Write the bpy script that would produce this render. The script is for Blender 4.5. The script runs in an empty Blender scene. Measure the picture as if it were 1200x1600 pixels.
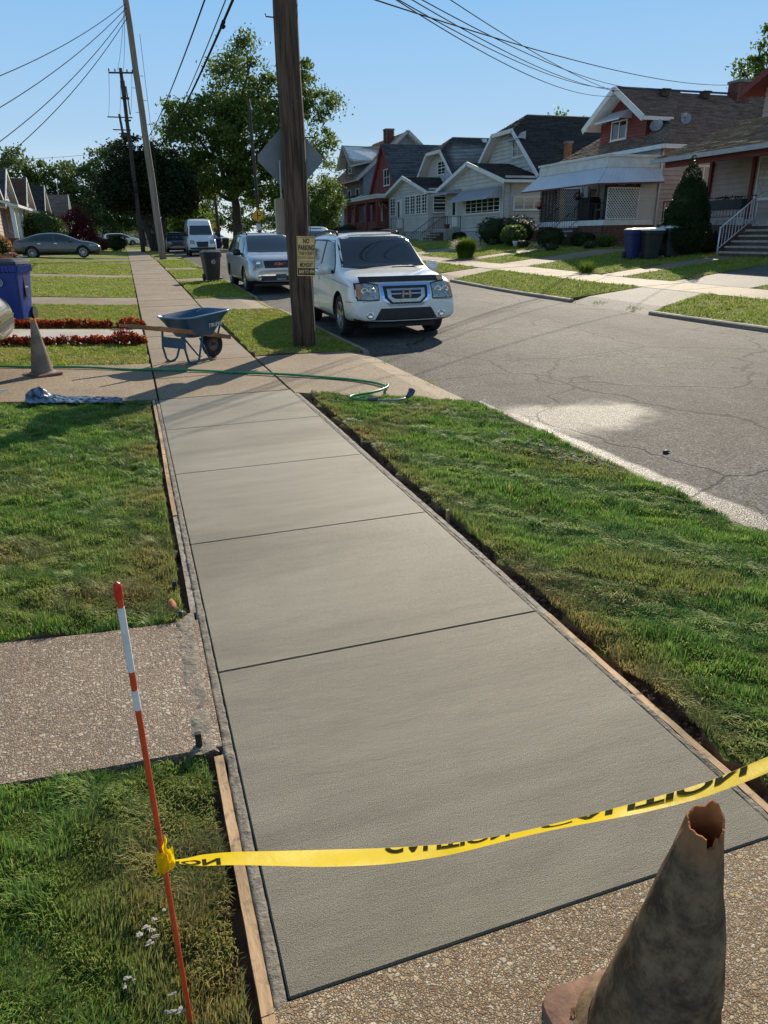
import bpy, bmesh, math, random
import numpy as np
from mathutils import Vector as V, Matrix, noise
from mathutils.bvhtree import BVHTree
R=math.radians; PI=math.pi
C=bpy.context.scene.collection
sc=bpy.context.scene
# ------------------------------------------------------------ camera
CF,CYAW,CPITCH,CROLL,CH,CX=1109.04,.3238,.3711,-.0151,1.7024,-.1345
cam=bpy.data.cameras.new('camera'); cam.sensor_fit='VERTICAL'; cam.sensor_height=36; cam.sensor_width=27
cam.lens=36*CF/1600; cam.clip_end=3000; cam.clip_start=.05
cob=bpy.data.objects.new('camera',cam); C.objects.link(cob); sc.camera=cob
fw=V((math.sin(CYAW)*math.cos(CPITCH),math.cos(CYAW)*math.cos(CPITCH),-math.sin(CPITCH)))
rr=V((math.cos(CYAW),-math.sin(CYAW),0)); uu=rr.cross(fw)
r2=rr*math.cos(CROLL)+uu*math.sin(CROLL); u2=uu*math.cos(CROLL)-rr*math.sin(CROLL)
m=Matrix((r2,u2,-fw)).transposed().to_4x4(); m.translation=V((CX,0,CH)); cob.matrix_world=m
# ------------------------------------------------------------ light
w=bpy.data.worlds.new('World'); sc.world=w; w.use_nodes=True
SUND=V((.60,.80,0)).normalized(); SEL=R(28)
nt=w.node_tree; bg=nt.nodes['Background']; sky=nt.nodes.new('ShaderNodeTexSky'); sky.sky_type='NISHITA'
sky.sun_disc=False; sky.sun_elevation=SEL; sky.sun_rotation=math.atan2(SUND.x,SUND.y)
sky.air_density=1.0; sky.dust_density=.1; sky.ozone_density=2.0; sky.altitude=0
tc=nt.nodes.new('ShaderNodeTexCoord'); sx=nt.nodes.new('ShaderNodeSeparateXYZ'); nt.links.new(tc.outputs['Generated'],sx.inputs[0])
rp=nt.nodes.new('ShaderNodeValToRGB'); e=rp.color_ramp.elements
for i,(p,c) in enumerate([(0,(6.0,6.5,6.6)),(.05,(4.9,6.0,6.8)),(.12,(3.2,4.9,6.7)),(.27,(1.95,4.1,6.8)),(.55,(1.2,2.3,4.0)),(1,(1.1,1.8,2.9))]):
    if i>1: e.new(.5)
for i,(p,c) in enumerate([(0,(6.0,6.5,6.6)),(.05,(4.9,6.0,6.8)),(.12,(3.2,4.9,6.7)),(.27,(1.95,4.1,6.8)),(.55,(1.2,2.3,4.0)),(1,(1.1,1.8,2.9))]):
    e[i].position=p; e[i].color=(c[0]/10,c[1]/10,c[2]/10,1)
nt.links.new(sx.outputs[2],rp.inputs[0]); sc_=nt.nodes.new('ShaderNodeVectorMath'); sc_.operation='SCALE'; sc_.inputs[3].default_value=10; nt.links.new(rp.outputs[0],sc_.inputs[0])
mxs=nt.nodes.new('ShaderNodeMix'); mxs.data_type='RGBA'; mxs.inputs[0].default_value=.95; nt.links.new(sky.outputs[0],mxs.inputs[6]); nt.links.new(sc_.outputs[0],mxs.inputs[7])
nt.links.new(mxs.outputs[2],bg.inputs[0]); bg.inputs[1].default_value=.10
sun=bpy.data.lights.new('sun','SUN'); sun.energy=5.0; sun.angle=R(.5); sun.color=(1,.88,.70)
so=bpy.data.objects.new('sun',sun); C.objects.link(so)
sd=V((SUND.x*math.cos(SEL),SUND.y*math.cos(SEL),math.sin(SEL))); so.rotation_euler=sd.to_track_quat('Z','Y').to_euler()
so.location=(0,0,60)
sc.view_settings.view_transform='Standard'; sc.view_settings.look='None'; sc.view_settings.exposure=0.36; sc.view_settings.gamma=1
# ------------------------------------------------------------ materials
MT={}
def ramp(nt,stops,src):
    r=nt.nodes.new('ShaderNodeValToRGB'); e=r.color_ramp.elements
    while len(e)<len(stops): e.new(.5)
    for i,(p,c) in enumerate(stops): e[i].position=p; e[i].color=(c[0],c[1],c[2],1)
    nt.links.new(src,r.inputs[0]); return r.outputs[0]
def mk(name):
    m=bpy.data.materials.new(name); m.use_nodes=True; nt=m.node_tree; b=nt.nodes['Principled BSDF']; MT[name]=m
    return m,nt,b
def coords(nt,kind='Object'):
    if kind=='World': return nt.nodes.new('ShaderNodeNewGeometry').outputs['Position']
    return nt.nodes.new('ShaderNodeTexCoord').outputs[kind]
def noi(nt,co,scale,detail=3,rough=.55,dist=0,sc3=None):
    n=nt.nodes.new('ShaderNodeTexNoise'); n.inputs['Scale'].default_value=scale; n.inputs['Detail'].default_value=detail
    n.inputs['Roughness'].default_value=rough; n.inputs['Distortion'].default_value=dist
    if sc3:
        mp=nt.nodes.new('ShaderNodeMapping'); mp.inputs['Scale'].default_value=sc3; nt.links.new(co,mp.inputs[0]); co=mp.outputs[0]
    nt.links.new(co,n.inputs['Vector']); return n.outputs['Fac']
def vor(nt,co,scale,feat='F1',out='Distance',rnd=1):
    n=nt.nodes.new('ShaderNodeTexVoronoi'); n.feature=feat; n.inputs['Scale'].default_value=scale; n.inputs['Randomness'].default_value=rnd
    nt.links.new(co,n.inputs['Vector']); return n.outputs[out]
def mth(nt,op,a,b=0.5,clamp=False):
    n=nt.nodes.new('ShaderNodeMath'); n.operation=op; n.use_clamp=clamp
    for i,x in enumerate((a,b)):
        if isinstance(x,(int,float)): n.inputs[i].default_value=x
        else: nt.links.new(x,n.inputs[i])
    return n.outputs[0]
def mix(nt,f,a,b,mode='MIX'):
    n=nt.nodes.new('ShaderNodeMix'); n.data_type='RGBA'; n.blend_type=mode
    for i,x in ((0,f),(6,a),(7,b)):
        if isinstance(x,(int,float)): n.inputs[i].default_value=x
        elif isinstance(x,(tuple,list)): n.inputs[i].default_value=(x[0],x[1],x[2],1)
        else: nt.links.new(x,n.inputs[i])
    return n.outputs[2]
def sstep(nt,x,a,b):
    n=nt.nodes.new('ShaderNodeMapRange'); n.interpolation_type='SMOOTHSTEP'
    nt.links.new(x,n.inputs[0]); n.inputs[1].default_value=a; n.inputs[2].default_value=b; return n.outputs[0]
def bump(nt,b,h,strength,dist=.01,prev=None):
    n=nt.nodes.new('ShaderNodeBump'); n.inputs['Strength'].default_value=strength; n.inputs['Distance'].default_value=dist
    nt.links.new(h,n.inputs['Height']); 
    if prev: nt.links.new(prev,n.inputs['Normal'])
    nt.links.new(n.outputs[0],b.inputs['Normal']); return n.outputs[0]
def pm(name,col,rough=.6,metal=0,var=.25,vs=3,bs=0,bsc=60,coat=0,co='Object',isl=0,spec=.5,sc3=None,trans=0,dirt=0):
    """plain painted / wood / plastic surface: two scales of colour variation and a fine relief"""
    m,nt,b=mk(name); c=coords(nt,co)
    f=noi(nt,c,vs,5,.6,.3,sc3); f=sstep(nt,f,.3,.7)
    d=tuple(x*(1-var) for x in col); l=tuple(min(1,x*(1+var)) for x in col)
    o=mix(nt,f,d,l)
    if isl:
        g=nt.nodes.new('ShaderNodeNewGeometry').outputs['Random Per Island']
        o=mix(nt,1.0,o,ramp(nt,[(0,(1-isl,)*3),(1,(1,)*3)],g),'MULTIPLY')
    if dirt:
        g=sstep(nt,noi(nt,c,vs*2.3,6,.65),.5,.75); o=mix(nt,mth(nt,'MULTIPLY',g,dirt),o,(.08,.06,.045))
    nt.links.new(o,b.inputs['Base Color']); b.inputs['Metallic'].default_value=metal
    rg=mth(nt,'ADD',mth(nt,'MULTIPLY',noi(nt,c,vs*4,4),.25),rough-.12,True); nt.links.new(rg,b.inputs['Roughness'])
    b.inputs['Coat Weight'].default_value=coat; b.inputs['Coat Roughness'].default_value=.06; b.inputs['Specular IOR Level'].default_value=spec
    if bs: bump(nt,b,noi(nt,c,bsc,5,.6,0,sc3),bs,.01)
    if trans:
        t=nt.nodes.new('ShaderNodeBsdfTranslucent'); nt.links.new(o,t.inputs[0]); ms=nt.nodes.new('ShaderNodeMixShader'); ms.inputs[0].default_value=trans
        out=nt.nodes['Material Output']; nt.links.new(b.outputs[0],ms.inputs[1]); nt.links.new(t.outputs[0],ms.inputs[2]); nt.links.new(ms.outputs[0],out.inputs[0])
    return m
def agg(name,stops,scale,spread,base,tint=(1,1,1),fine=.35,rough=.75,bs=.6,rm=0):
    m,nt,b=mk(name); c=coords(nt,'World')
    wv=nt.nodes.new('ShaderNodeTexNoise'); wv.inputs['Scale'].default_value=scale*.6; nt.links.new(c,wv.inputs[0])
    c2=mix(nt,.012,c,wv.outputs['Color'],'ADD')
    def lay(k):
        cc=vor(nt,c2,scale*k,out='Color'); s=nt.nodes.new('ShaderNodeSeparateColor'); nt.links.new(cc,s.inputs[0])
        return ramp(nt,stops,s.outputs[0]),vor(nt,c2,scale*k,'DISTANCE_TO_EDGE'),s.outputs[1]
    c_s,e_s,r_s=lay(1.45); c_b,e_b,r_b=lay(.72)
    pick=mth(nt,'MULTIPLY',sstep(nt,r_b,.58,.62),sstep(nt,e_b,.06,.10))
    col=mix(nt,pick,c_s,c_b); e=mth(nt,'ADD',mth(nt,'MULTIPLY',e_s,mth(nt,'SUBTRACT',1,pick)),mth(nt,'MULTIPLY',mth(nt,'SUBTRACT',e_b,.04),pick))
    col=mix(nt,sstep(nt,e,.03,.17),base,col)
    big=noi(nt,c,.7,5,.6); col=mix(nt,1.0,col,ramp(nt,[(.3,(.68*tint[0],.66*tint[1],.63*tint[2])),(.68,(1.1*tint[0],1.1*tint[1],1.08*tint[2]))],big),'MULTIPLY')
    sp=noi(nt,c,scale*2.2,3,.6); col=mix(nt,fine,col,ramp(nt,[(.35,(.35,.3,.26)),(.65,(1,1,1))],sp),'MULTIPLY')
    nt.links.new(col,b.inputs['Base Color']); b.inputs['Roughness'].default_value=rough
    h=mth(nt,'ADD',mth(nt,'MULTIPLY',sstep(nt,e,0,.25),.8),mth(nt,'MULTIPLY',sp,.5))
    bump(nt,b,h,bs,.006); return m
A0=[(0,(.22,.125,.06)),(.25,(.38,.24,.125)),(.5,(.45,.32,.18)),(.72,(.52,.42,.27)),(.88,(.62,.54,.42)),(1,(.24,.20,.15))]
agg('aggregate',A0,105,1,(.16,.115,.07))
agg('aggregate_left',[(0,(.24,.145,.085)),(.3,(.40,.27,.17)),(.6,(.47,.36,.25)),(.85,(.60,.52,.42)),(1,(.25,.19,.14))],84,1,(.17,.13,.10))
agg('old_concrete',[(0,(.23,.165,.105)),(.4,(.33,.25,.168)),(.8,(.41,.33,.235)),(1,(.26,.205,.15))],90,1,(.26,.195,.125),fine=.4,bs=.35)
agg('pale_concrete',[(0,(.42,.38,.33)),(1,(.55,.52,.46))],90,1,(.45,.42,.37),fine=.2,bs=.2)
agg('kerb_stone',[(0,(.32,.26,.20)),(.5,(.44,.37,.29)),(1,(.55,.48,.4))],60,1,(.22,.17,.13),fine=.45,bs=.5)
def new_conc():
    m,nt,b=mk('new_concrete'); c=coords(nt,'World')
    lo=noi(nt,c,.9,4,.6,.8,(.45,1.6,1)); md=noi(nt,c,7,5,.6,0,(.5,1.4,1)); st=noi(nt,c,3,4,.6,.2,(.35,9,1))
    f=mth(nt,'ADD',mth(nt,'MULTIPLY',lo,.6),mth(nt,'ADD',mth(nt,'MULTIPLY',md,.30),mth(nt,'MULTIPLY',st,.10)))
    col=ramp(nt,[(.36,(.145,.128,.092)),(.5,(.212,.189,.142)),(.64,(.28,.252,.195))],f)
    sp=noi(nt,c,260,3,.75); col=mix(nt,.75,col,ramp(nt,[(.34,(.25,.24,.22)),(.5,(1,1,1)),(.68,(1.7,1.66,1.58))],sp),'MULTIPLY')
    pk=vor(nt,c,120); col=mix(nt,mth(nt,'MULTIPLY',mth(nt,'SUBTRACT',1,sstep(nt,pk,.10,.22)),.35),col,(.10,.09,.07))
    nt.links.new(col,b.inputs['Base Color'])
    nt.links.new(mth(nt,'ADD',mth(nt,'MULTIPLY',md,.25),.42),b.inputs['Roughness']); b.inputs['Specular IOR Level'].default_value=.3
    h=mth(nt,'ADD',mth(nt,'MULTIPLY',sp,1.0),mth(nt,'ADD',mth(nt,'MULTIPLY',noi(nt,c,60,3,.6,0,(.25,1.2,1)),.5),mth(nt,'MULTIPLY',lo,1.2)))
    bump(nt,b,h,.85,.005)
new_conc()
def asphalt():
    m,nt,b=mk('asphalt'); c=coords(nt,'World')
    e=vor(nt,c,85,'F1','Color'); s=nt.nodes.new('ShaderNodeSeparateColor'); nt.links.new(e,s.inputs[0])
    col=ramp(nt,[(0,(.034,.031,.028)),(.35,(.084,.077,.070)),(.7,(.145,.133,.121)),(.92,(.21,.198,.185)),(1,(.32,.305,.285))],s.outputs[0])
    big=noi(nt,c,.35,5,.65,.5,(1,.35,1)); col=mix(nt,1.0,col,ramp(nt,[(.32,(.60,.585,.57)),(.5,(.98,.96,.94)),(.68,(1.28,1.25,1.2))],big),'MULTIPLY')
    md=noi(nt,c,3,6,.7); col=mix(nt,.8,col,ramp(nt,[(.35,(.7,.68,.66)),(.6,(1.1,1.09,1.07))],md),'MULTIPLY')
    # cracks: warped cell edges, in patches, and long ones
    wn=nt.nodes.new('ShaderNodeTexNoise'); wn.inputs['Scale'].default_value=1.6; wn.inputs['Detail'].default_value=5; nt.links.new(c,wn.inputs[0])
    cw=mix(nt,.55,c,wn.outputs['Color'],'ADD')
    c1=mth(nt,'SUBTRACT',1,sstep(nt,vor(nt,cw,.42,'DISTANCE_TO_EDGE'),.002,.011))
    c2=mth(nt,'SUBTRACT',1,sstep(nt,vor(nt,cw,2.6,'DISTANCE_TO_EDGE'),.004,.022)); c2=mth(nt,'MULTIPLY',c2,sstep(nt,noi(nt,c,.5,3),.52,.62))
    cr=mth(nt,'MAXIMUM',mth(nt,'MULTIPLY',c1,.85),mth(nt,'MULTIPLY',c2,.8)); col=mix(nt,cr,col,(.022,.02,.018))
    # wet patches left by the hose: an oval pool and a run along the gutter
    sx=nt.nodes.new('ShaderNodeSeparateXYZ'); nt.links.new(c,sx.inputs[0])
    X,Y=sx.outputs[0],sx.outputs[1]
    wob=mth(nt,'MULTIPLY',mth(nt,'SUBTRACT',noi(nt,c,2.2,4,.6),.5),1.1)
    def ell(cx,cy,rx,ry,ang):
        ca,sa=math.cos(ang),math.sin(ang)
        dx=mth(nt,'SUBTRACT',X,cx); dy=mth(nt,'SUBTRACT',Y,cy)
        u=mth(nt,'ADD',mth(nt,'MULTIPLY',dx,ca/rx),mth(nt,'MULTIPLY',dy,sa/rx)); v=mth(nt,'ADD',mth(nt,'MULTIPLY',dx,-sa/ry),mth(nt,'MULTIPLY',dy,ca/ry))
        d=mth(nt,'SQRT',mth(nt,'ADD',mth(nt,'MULTIPLY',u,u),mth(nt,'MULTIPLY',v,v)))
        return mth(nt,'SUBTRACT',1,sstep(nt,mth(nt,'ADD',d,wob),.55,1.15))
    w1=ell(4.22,6.1,.62,.62,0.2); w0=ell(3.7,6.15,.42,.75,0)
    gw=mth(nt,'SUBTRACT',1,sstep(nt,mth(nt,'ADD',mth(nt,'ABSOLUTE',mth(nt,'SUBTRACT',X,3.42),0),mth(nt,'SUBTRACT',mth(nt,'MULTIPLY',wob,.16),mth(nt,'MAXIMUM',0.0,mth(nt,'MULTIPLY',mth(nt,'SUBTRACT',4.8,Y),.055)))),.10,.17))
    gw=mth(nt,'MULTIPLY',gw,mth(nt,'SUBTRACT',1,sstep(nt,Y,6.3,6.9)))
    wet=mth(nt,'MAXIMUM',mth(nt,'MULTIPLY',mth(nt,'MAXIMUM',w1,w0),.62),gw)
    wet=mth(nt,'MULTIPLY',wet,mth(nt,'ADD',.35,mth(nt,'MULTIPLY',sstep(nt,vor(nt,c,60),.2,.5),.65)))
    b.inputs['Specular IOR Level'].default_value=.22
    col=mix(nt,mth(nt,'MULTIPLY',wet,.45),col,(.03,.028,.026)); nt.links.new(col,b.inputs['Base Color'])
    nt.links.new(mth(nt,'SUBTRACT',.82,mth(nt,'MULTIPLY',wet,.42)),b.inputs['Roughness'])
    h=mth(nt,'ADD',vor(nt,c,85,'F1'),mth(nt,'MULTIPLY',noi(nt,c,200,3),.6)); h=mth(nt,'SUBTRACT',h,mth(nt,'MULTIPLY',cr,1.5))
    n=bump(nt,b,h,.6,.008); 
    return m
asphalt()
agg('asphalt_drive',[(0,(.09,.085,.08)),(.5,(.15,.145,.14)),(1,(.24,.23,.22))],70,1,(.1,.095,.09),fine=.4,bs=.4)
pm('soil',(.13,.08,.05),.95,var=.5,vs=9,bs=1,bsc=40,co='World')
def lawnmat(name,a,bc,dry,dthr=.62,sc=1.0):
    m,nt,b=mk(name); c=coords(nt,'World')
    n1=noi(nt,c,9*sc,6,.7); n2=noi(nt,c,.8,4,.6,.4); n3=noi(nt,c,70*sc,4,.7)
    col=mix(nt,sstep(nt,n1,.35,.65),a,bc); col=mix(nt,.65,col,ramp(nt,[(.3,(.35,.35,.3)),(.65,(1.25,1.2,1.1))],n3),'MULTIPLY')
    col=mix(nt,mth(nt,'MULTIPLY',sstep(nt,n2,dthr-.1,dthr+.1),.7),col,dry)
    nt.links.new(col,b.inputs['Base Color']); b.inputs['Roughness'].default_value=.9; b.inputs['Specular IOR Level'].default_value=.15
    bump(nt,b,mth(nt,'ADD',n3,n1),1.0,.03)
lawnmat('turf_near',(.075,.10,.02),(.12,.155,.03),(.22,.17,.07))
lawnmat('turf_far',(.13,.19,.022),(.22,.27,.035),(.36,.29,.09),.57)
lawnmat('turf_shade',(.045,.08,.018),(.07,.12,.025),(.10,.10,.035),.7)
def blade(name,dark,mid,lite,dry):
    m,nt,b=mk(name); c=coords(nt,'World')
    g=nt.nodes.new('ShaderNodeNewGeometry').outputs['Random Per Island']
    at=nt.nodes.new('ShaderNodeAttribute'); at.attribute_name='tint'
    col=ramp(nt,[(0,dark),(.5,mid),(.9,lite),(1,tuple(x*1.5 for x in dry))],g)
    col=mix(nt,sstep(nt,noi(nt,c,1.4,4,.6),.38,.66),col,mix(nt,.5,col,lite))
    col=mix(nt,at.outputs['Fac'],col,mix(nt,g,dry,tuple(x*.55 for x in dry)))
    nt.links.new(col,b.inputs['Base Color']); b.inputs['Roughness'].default_value=.5; b.inputs['Specular IOR Level'].default_value=.22
    t=nt.nodes.new('ShaderNodeBsdfTranslucent'); nt.links.new(col,t.inputs[0]); ms=nt.nodes.new('ShaderNodeMixShader'); ms.inputs[0].default_value=.45
    nt.links.new(b.outputs[0],ms.inputs[1]); nt.links.new(t.outputs[0],ms.inputs[2]); nt.links.new(ms.outputs[0],nt.nodes['Material Output'].inputs[0])
blade('blade_near',(.055,.165,.016),(.125,.29,.034),(.27,.42,.10),(.46,.34,.14))
blade('blade_far',(.12,.19,.018),(.23,.31,.03),(.33,.38,.055),(.48,.38,.14))
def leafm(name,a,b_,tr=.35,rough=.5):
    m,nt,b=mk(name); g=nt.nodes.new('ShaderNodeNewGeometry').outputs['Random Per Island']; c=coords(nt,'Object')
    col=mix(nt,g,a,b_); col=mix(nt,sstep(nt,noi(nt,c,.5,3),.35,.65),mix(nt,.45,col,a),col)
    nt.links.new(col,b.inputs['Base Color']); b.inputs['Roughness'].default_value=rough; b.inputs['Specular IOR Level'].default_value=.15
    t=nt.nodes.new('ShaderNodeBsdfTranslucent'); nt.links.new(col,t.inputs[0]); ms=nt.nodes.new('ShaderNodeMixShader'); ms.inputs[0].default_value=tr
    nt.links.new(b.outputs[0],ms.inputs[1]); nt.links.new(t.outputs[0],ms.inputs[2]); nt.links.new(ms.outputs[0],nt.nodes['Material Output'].inputs[0])
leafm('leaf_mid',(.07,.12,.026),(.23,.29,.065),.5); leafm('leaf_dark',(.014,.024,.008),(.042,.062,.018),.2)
leafm('leaf_bright',(.10,.17,.02),(.20,.27,.04),.45); leafm('leaf_far',(.07,.115,.035),(.18,.24,.075),.4)
leafm('leaf_red',(.09,.018,.022),(.20,.04,.04),.35); leafm('leaf_conifer',(.016,.032,.010),(.045,.075,.018),.2)
leafm('leaf_begonia',(.16,.03,.015),(.32,.09,.02),.3); leafm('petal_red',(.55,.03,.02),(.75,.12,.03),.3); leafm('petal_orange',(.7,.2,.05),(.8,.35,.12),.3)
leafm('petal_yellow',(.8,.6,.02),(.9,.75,.05),.2); leafm('petal_pink',(.5,.1,.15),(.8,.5,.5),.3)
pm('bark',(.075,.055,.042),.9,var=.4,vs=6,bs=1,bsc=14,sc3=(1,1,.25))
pm('pole_wood',(.085,.048,.03),.85,var=.75,vs=22,bs=1,bsc=30,sc3=(1,1,.06),dirt=.3)
pm('pole_grey',(.25,.20,.16),.85,var=.25,vs=9,bs=.6,bsc=30,sc3=(1,1,.06)); pm('pole_dark',(.06,.045,.035),.85,var=.3,vs=9)
pm('form_wood',(.46,.30,.16),.8,var=.35,vs=11,bs=.5,bsc=40,sc3=(1,.2,1),co='World',dirt=1); pm('form_grey',(.30,.26,.21),.85,var=.4,vs=14,bs=1,bsc=35,co='World',dirt=.6)
pm('spill',(.20,.172,.132),.85,var=.35,vs=22,bs=1,bsc=60,co='World')
pm('white_paint',(.62,.62,.60),.55,var=.10,vs=2.5,bs=.1,dirt=.12); pm('white_trim',(.72,.71,.68),.5,var=.08,vs=3); pm('grey_trim',(.42,.42,.42),.5,var=.12,vs=3)
pm('siding_white',(.50,.49,.455),.6,var=.10,vs=1.2,dirt=.12); pm('siding_tan',(.42,.33,.28),.65,var=.12,vs=1.5); pm('siding_pink',(.44,.345,.30),.65,var=.12,vs=1.5)
pm('siding_red',(.20,.042,.034),.6,var=.15,vs=1.5); pm('siding_blue',(.24,.26,.30),.65,var=.12,vs=1.5); pm('siding_dark',(.16,.145,.135),.7,var=.2,vs=1.5)
pm('trim_red',(.17,.028,.024),.6,var=.15,vs=3); pm('brick_red',(.20,.065,.045),.85,var=.25,vs=4,isl=.45,bs=.4); pm('mortar',(.2,.18,.16),.9)
pm('brick_orange',(.42,.16,.07),.85,var=.25,vs=4,isl=.45,bs=.4)
for n_,c_ in (('brown',(.27,.195,.155)),('tan',(.33,.255,.19)),('slate',(.095,.09,.09)),('charcoal',(.072,.068,.067)),('blue',(.12,.122,.13)),('rust',(.16,.09,.065))):
    pm('shingle_'+n_,c_,.95,spec=.1,var=.22,vs=5,isl=.4,bs=.6,bsc=60)
pm('awning_metal',(.62,.64,.68),.38,metal=.25,var=.06,vs=2); pm('iron',(.03,.03,.032),.5,metal=.3,var=.2)
pm('awning_grey',(.36,.39,.43),.5,metal=.1,var=.08,vs=2)
pm('step_stone',(.34,.315,.285),.85,var=.25,vs=6,bs=.5); pm('step_pale',(.55,.54,.52),.7,var=.15,vs=6)
pm('blind',(.42,.39,.34),.8,var=.1); pm('curtain',(.5,.48,.44),.9,var=.2,vs=8)
def glass(name,col,rough=.08,spec=.9):
    m,nt,b=mk(name); c=coords(nt,'Object'); b.inputs['Base Color'].default_value=(*col,1)
    b.inputs['Roughness'].default_value=rough; b.inputs['Specular IOR Level'].default_value=spec
    b.inputs['Coat Weight'].default_value=.0
glass('glass_dark',(.012,.014,.017)); glass('glass_car',(.016,.024,.030),.05,.9); glass('glass_blind',(.32,.29,.24),.15)
def carpaint(name,col,metal=0,rough=.32,dirt=.0):
    m=pm(name,col,rough,metal,var=.05,vs=2,coat=.9,dirt=dirt); return m
carpaint('paint_white',(.84,.81,.75)); carpaint('paint_silver',(.30,.31,.32),.45); carpaint('paint_grey',(.085,.08,.078),.5); carpaint('paint_van',(.70,.70,.69))
carpaint('paint_dark',(.03,.032,.036),.3); carpaint('paint_bluish',(.36,.44,.5),.4); carpaint('paint_green_silver',(.50,.52,.54),.45)
pm('black_plastic',(.018,.018,.019),.55,var=.2,vs=12,bs=.1); pm('bumper_black',(.022,.022,.023),.6,var=.2); pm('rubber',(.020,.020,.020),.85,var=.3,vs=14,bs=.3)
pm('alloy',(.45,.45,.46),.3,metal=.85,var=.1,vs=12); pm('chrome',(.72,.74,.78),.12,metal=1,var=.03); pm('chrome_sky_tint',(.42,.58,.86),.18,metal=1,var=.05)  # last chrome carries a blue sky reflection in its base colour
pm('lamp_clear',(.30,.31,.29),.15,metal=.3,var=.5,vs=18,coat=.7); pm('lamp_amber',(.62,.22,.06),.15,var=.2,vs=20,coat=1); pm('lamp_red',(.45,.02,.02),.2,var=.1,coat=1); pm('lamp_lens',(.75,.76,.74),.1,metal=.8,var=.2,vs=30,coat=1)
pm('seam',(.10,.10,.10),.8); pm('plate_dark',(.05,.055,.06),.4,var=.4,vs=60); pm('bin_blue',(.006,.035,.24),.42,var=.12,vs=6,bs=.15,dirt=.1); pm('bin_black',(.02,.02,.022),.5,var=.2,vs=6)
pm('bin_blue_dark',(.010,.022,.12),.45,var=.15,vs=6); pm('emblem_pale',(.42,.44,.46),.7)
pm('barrow_blue',(.018,.082,.15),.38,var=.18,vs=9,bs=.1,dirt=.3); pm('barrow_rim',(.16,.27,.38),.3,var=.15,vs=9); pm('handle_wood',(.36,.15,.06),.5,var=.35,vs=12,sc3=(.15,1,1),dirt=.35)
pm('letter_pale',(.62,.68,.72),.6,var=.2,vs=60); pm('hub_steel',(.14,.13,.12),.5,metal=.6,var=.3,vs=20)
pm('cone_old',(.155,.115,.085),.85,var=.4,vs=5,bs=.4,bsc=30,dirt=.9,trans=0); pm('cone_inner',(.48,.16,.045),.8,var=.3,vs=12,bs=.3); pm('cone_base',(.21,.115,.075),.85,var=.3,vs=8,bs=.5,bsc=25,dirt=.9)
def conem():
    m,nt,b=mk('cone_near'); c=coords(nt,'Object'); sx=nt.nodes.new('ShaderNodeSeparateXYZ'); nt.links.new(c,sx.inputs[0]); Z=sx.outputs[2]
    a=noi(nt,c,9,8,.75,.0); d=noi(nt,c,30,6,.75,.0); col=mix(nt,sstep(nt,a,.36,.66),(.062,.042,.025),(.24,.165,.098))
    col=mix(nt,mth(nt,'MULTIPLY',sstep(nt,d,.55,.7),.55),col,(.34,.17,.085)); col=mix(nt,mth(nt,'MULTIPLY',sstep(nt,noi(nt,c,3.2,4,.6),.5,.62),.65),col,(.045,.05,.035))
    top=sstep(nt,mth(nt,'ADD',Z,mth(nt,'MULTIPLY',a,.05)),.60,.66); col=mix(nt,mth(nt,'MULTIPLY',top,.7),col,(.36,.17,.07))
    nt.links.new(col,b.inputs['Base Color']); b.inputs['Specular IOR Level'].default_value=.12; nt.links.new(mth(nt,'ADD',.6,mth(nt,'MULTIPLY',d,.35)),b.inputs['Roughness']); bump(nt,b,mth(nt,'ADD',a,mth(nt,'MULTIPLY',d,.5)),.45,.008)
conem()
pm('cone_mid',(.22,.17,.13),.85,var=.35,vs=6,bs=.4,dirt=.7)
pm('stake_red',(.62,.07,.02),.4,var=.15,vs=30,dirt=.25); pm('stake_cap',(.62,.025,.015),.35,var=.1,vs=30); pm('stake_white',(.72,.72,.70),.4,var=.08,vs=30,dirt=.15)
pm('tape_yellow',(.92,.68,.006),.4,var=.05,vs=6,bs=.15,bsc=20,trans=.45,spec=.3); pm('tape_ink',(.02,.022,.008),.95,spec=.05,var=.2,vs=30)
pm('hose_green',(.03,.26,.09),.35,var=.25,vs=12,dirt=.2); pm('hose_wet',(.14,.20,.22),.3,var=.3,vs=30); pm('nozzle',(.05,.07,.10),.45,var=.3)
pm('tarp_blue',(.10,.14,.20),.3,var=.95,vs=16,bs=.6,bsc=25); pm('sign_grey',(.20,.215,.235),.55,metal=.1,var=.1,vs=5); pm('sign_tan',(.80,.52,.20),.55,var=.15,vs=14,dirt=.2); pm('sign_ink',(.035,.022,.02),.6)
pm('sign_yellow',(.85,.42,.01),.45,var=.06); pm('sign_pale',(.6,.6,.62),.5); pm('box_tan',(.36,.29,.20),.6,var=.12); pm('wire',(.03,.03,.032),.95,spec=.05); pm('wire_light',(.16,.16,.17),.5,metal=.5)
pm('flag_red',(.55,.04,.06),.8); pm('flag_white',(.7,.68,.68),.8); pm('flag_blue',(.03,.05,.2),.8)
pm('pot',(.62,.60,.58),.6); pm('dish',(.30,.31,.33),.4,metal=.2); pm('pebble_wet',(.035,.032,.03),.5); pm('chunk',(.34,.31,.26),.9,var=.3,vs=30,bs=.8)
pm('leaf_litter',(.16,.09,.03),.8,var=.5,vs=40); pm('door_brown',(.10,.06,.04),.6)
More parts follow.
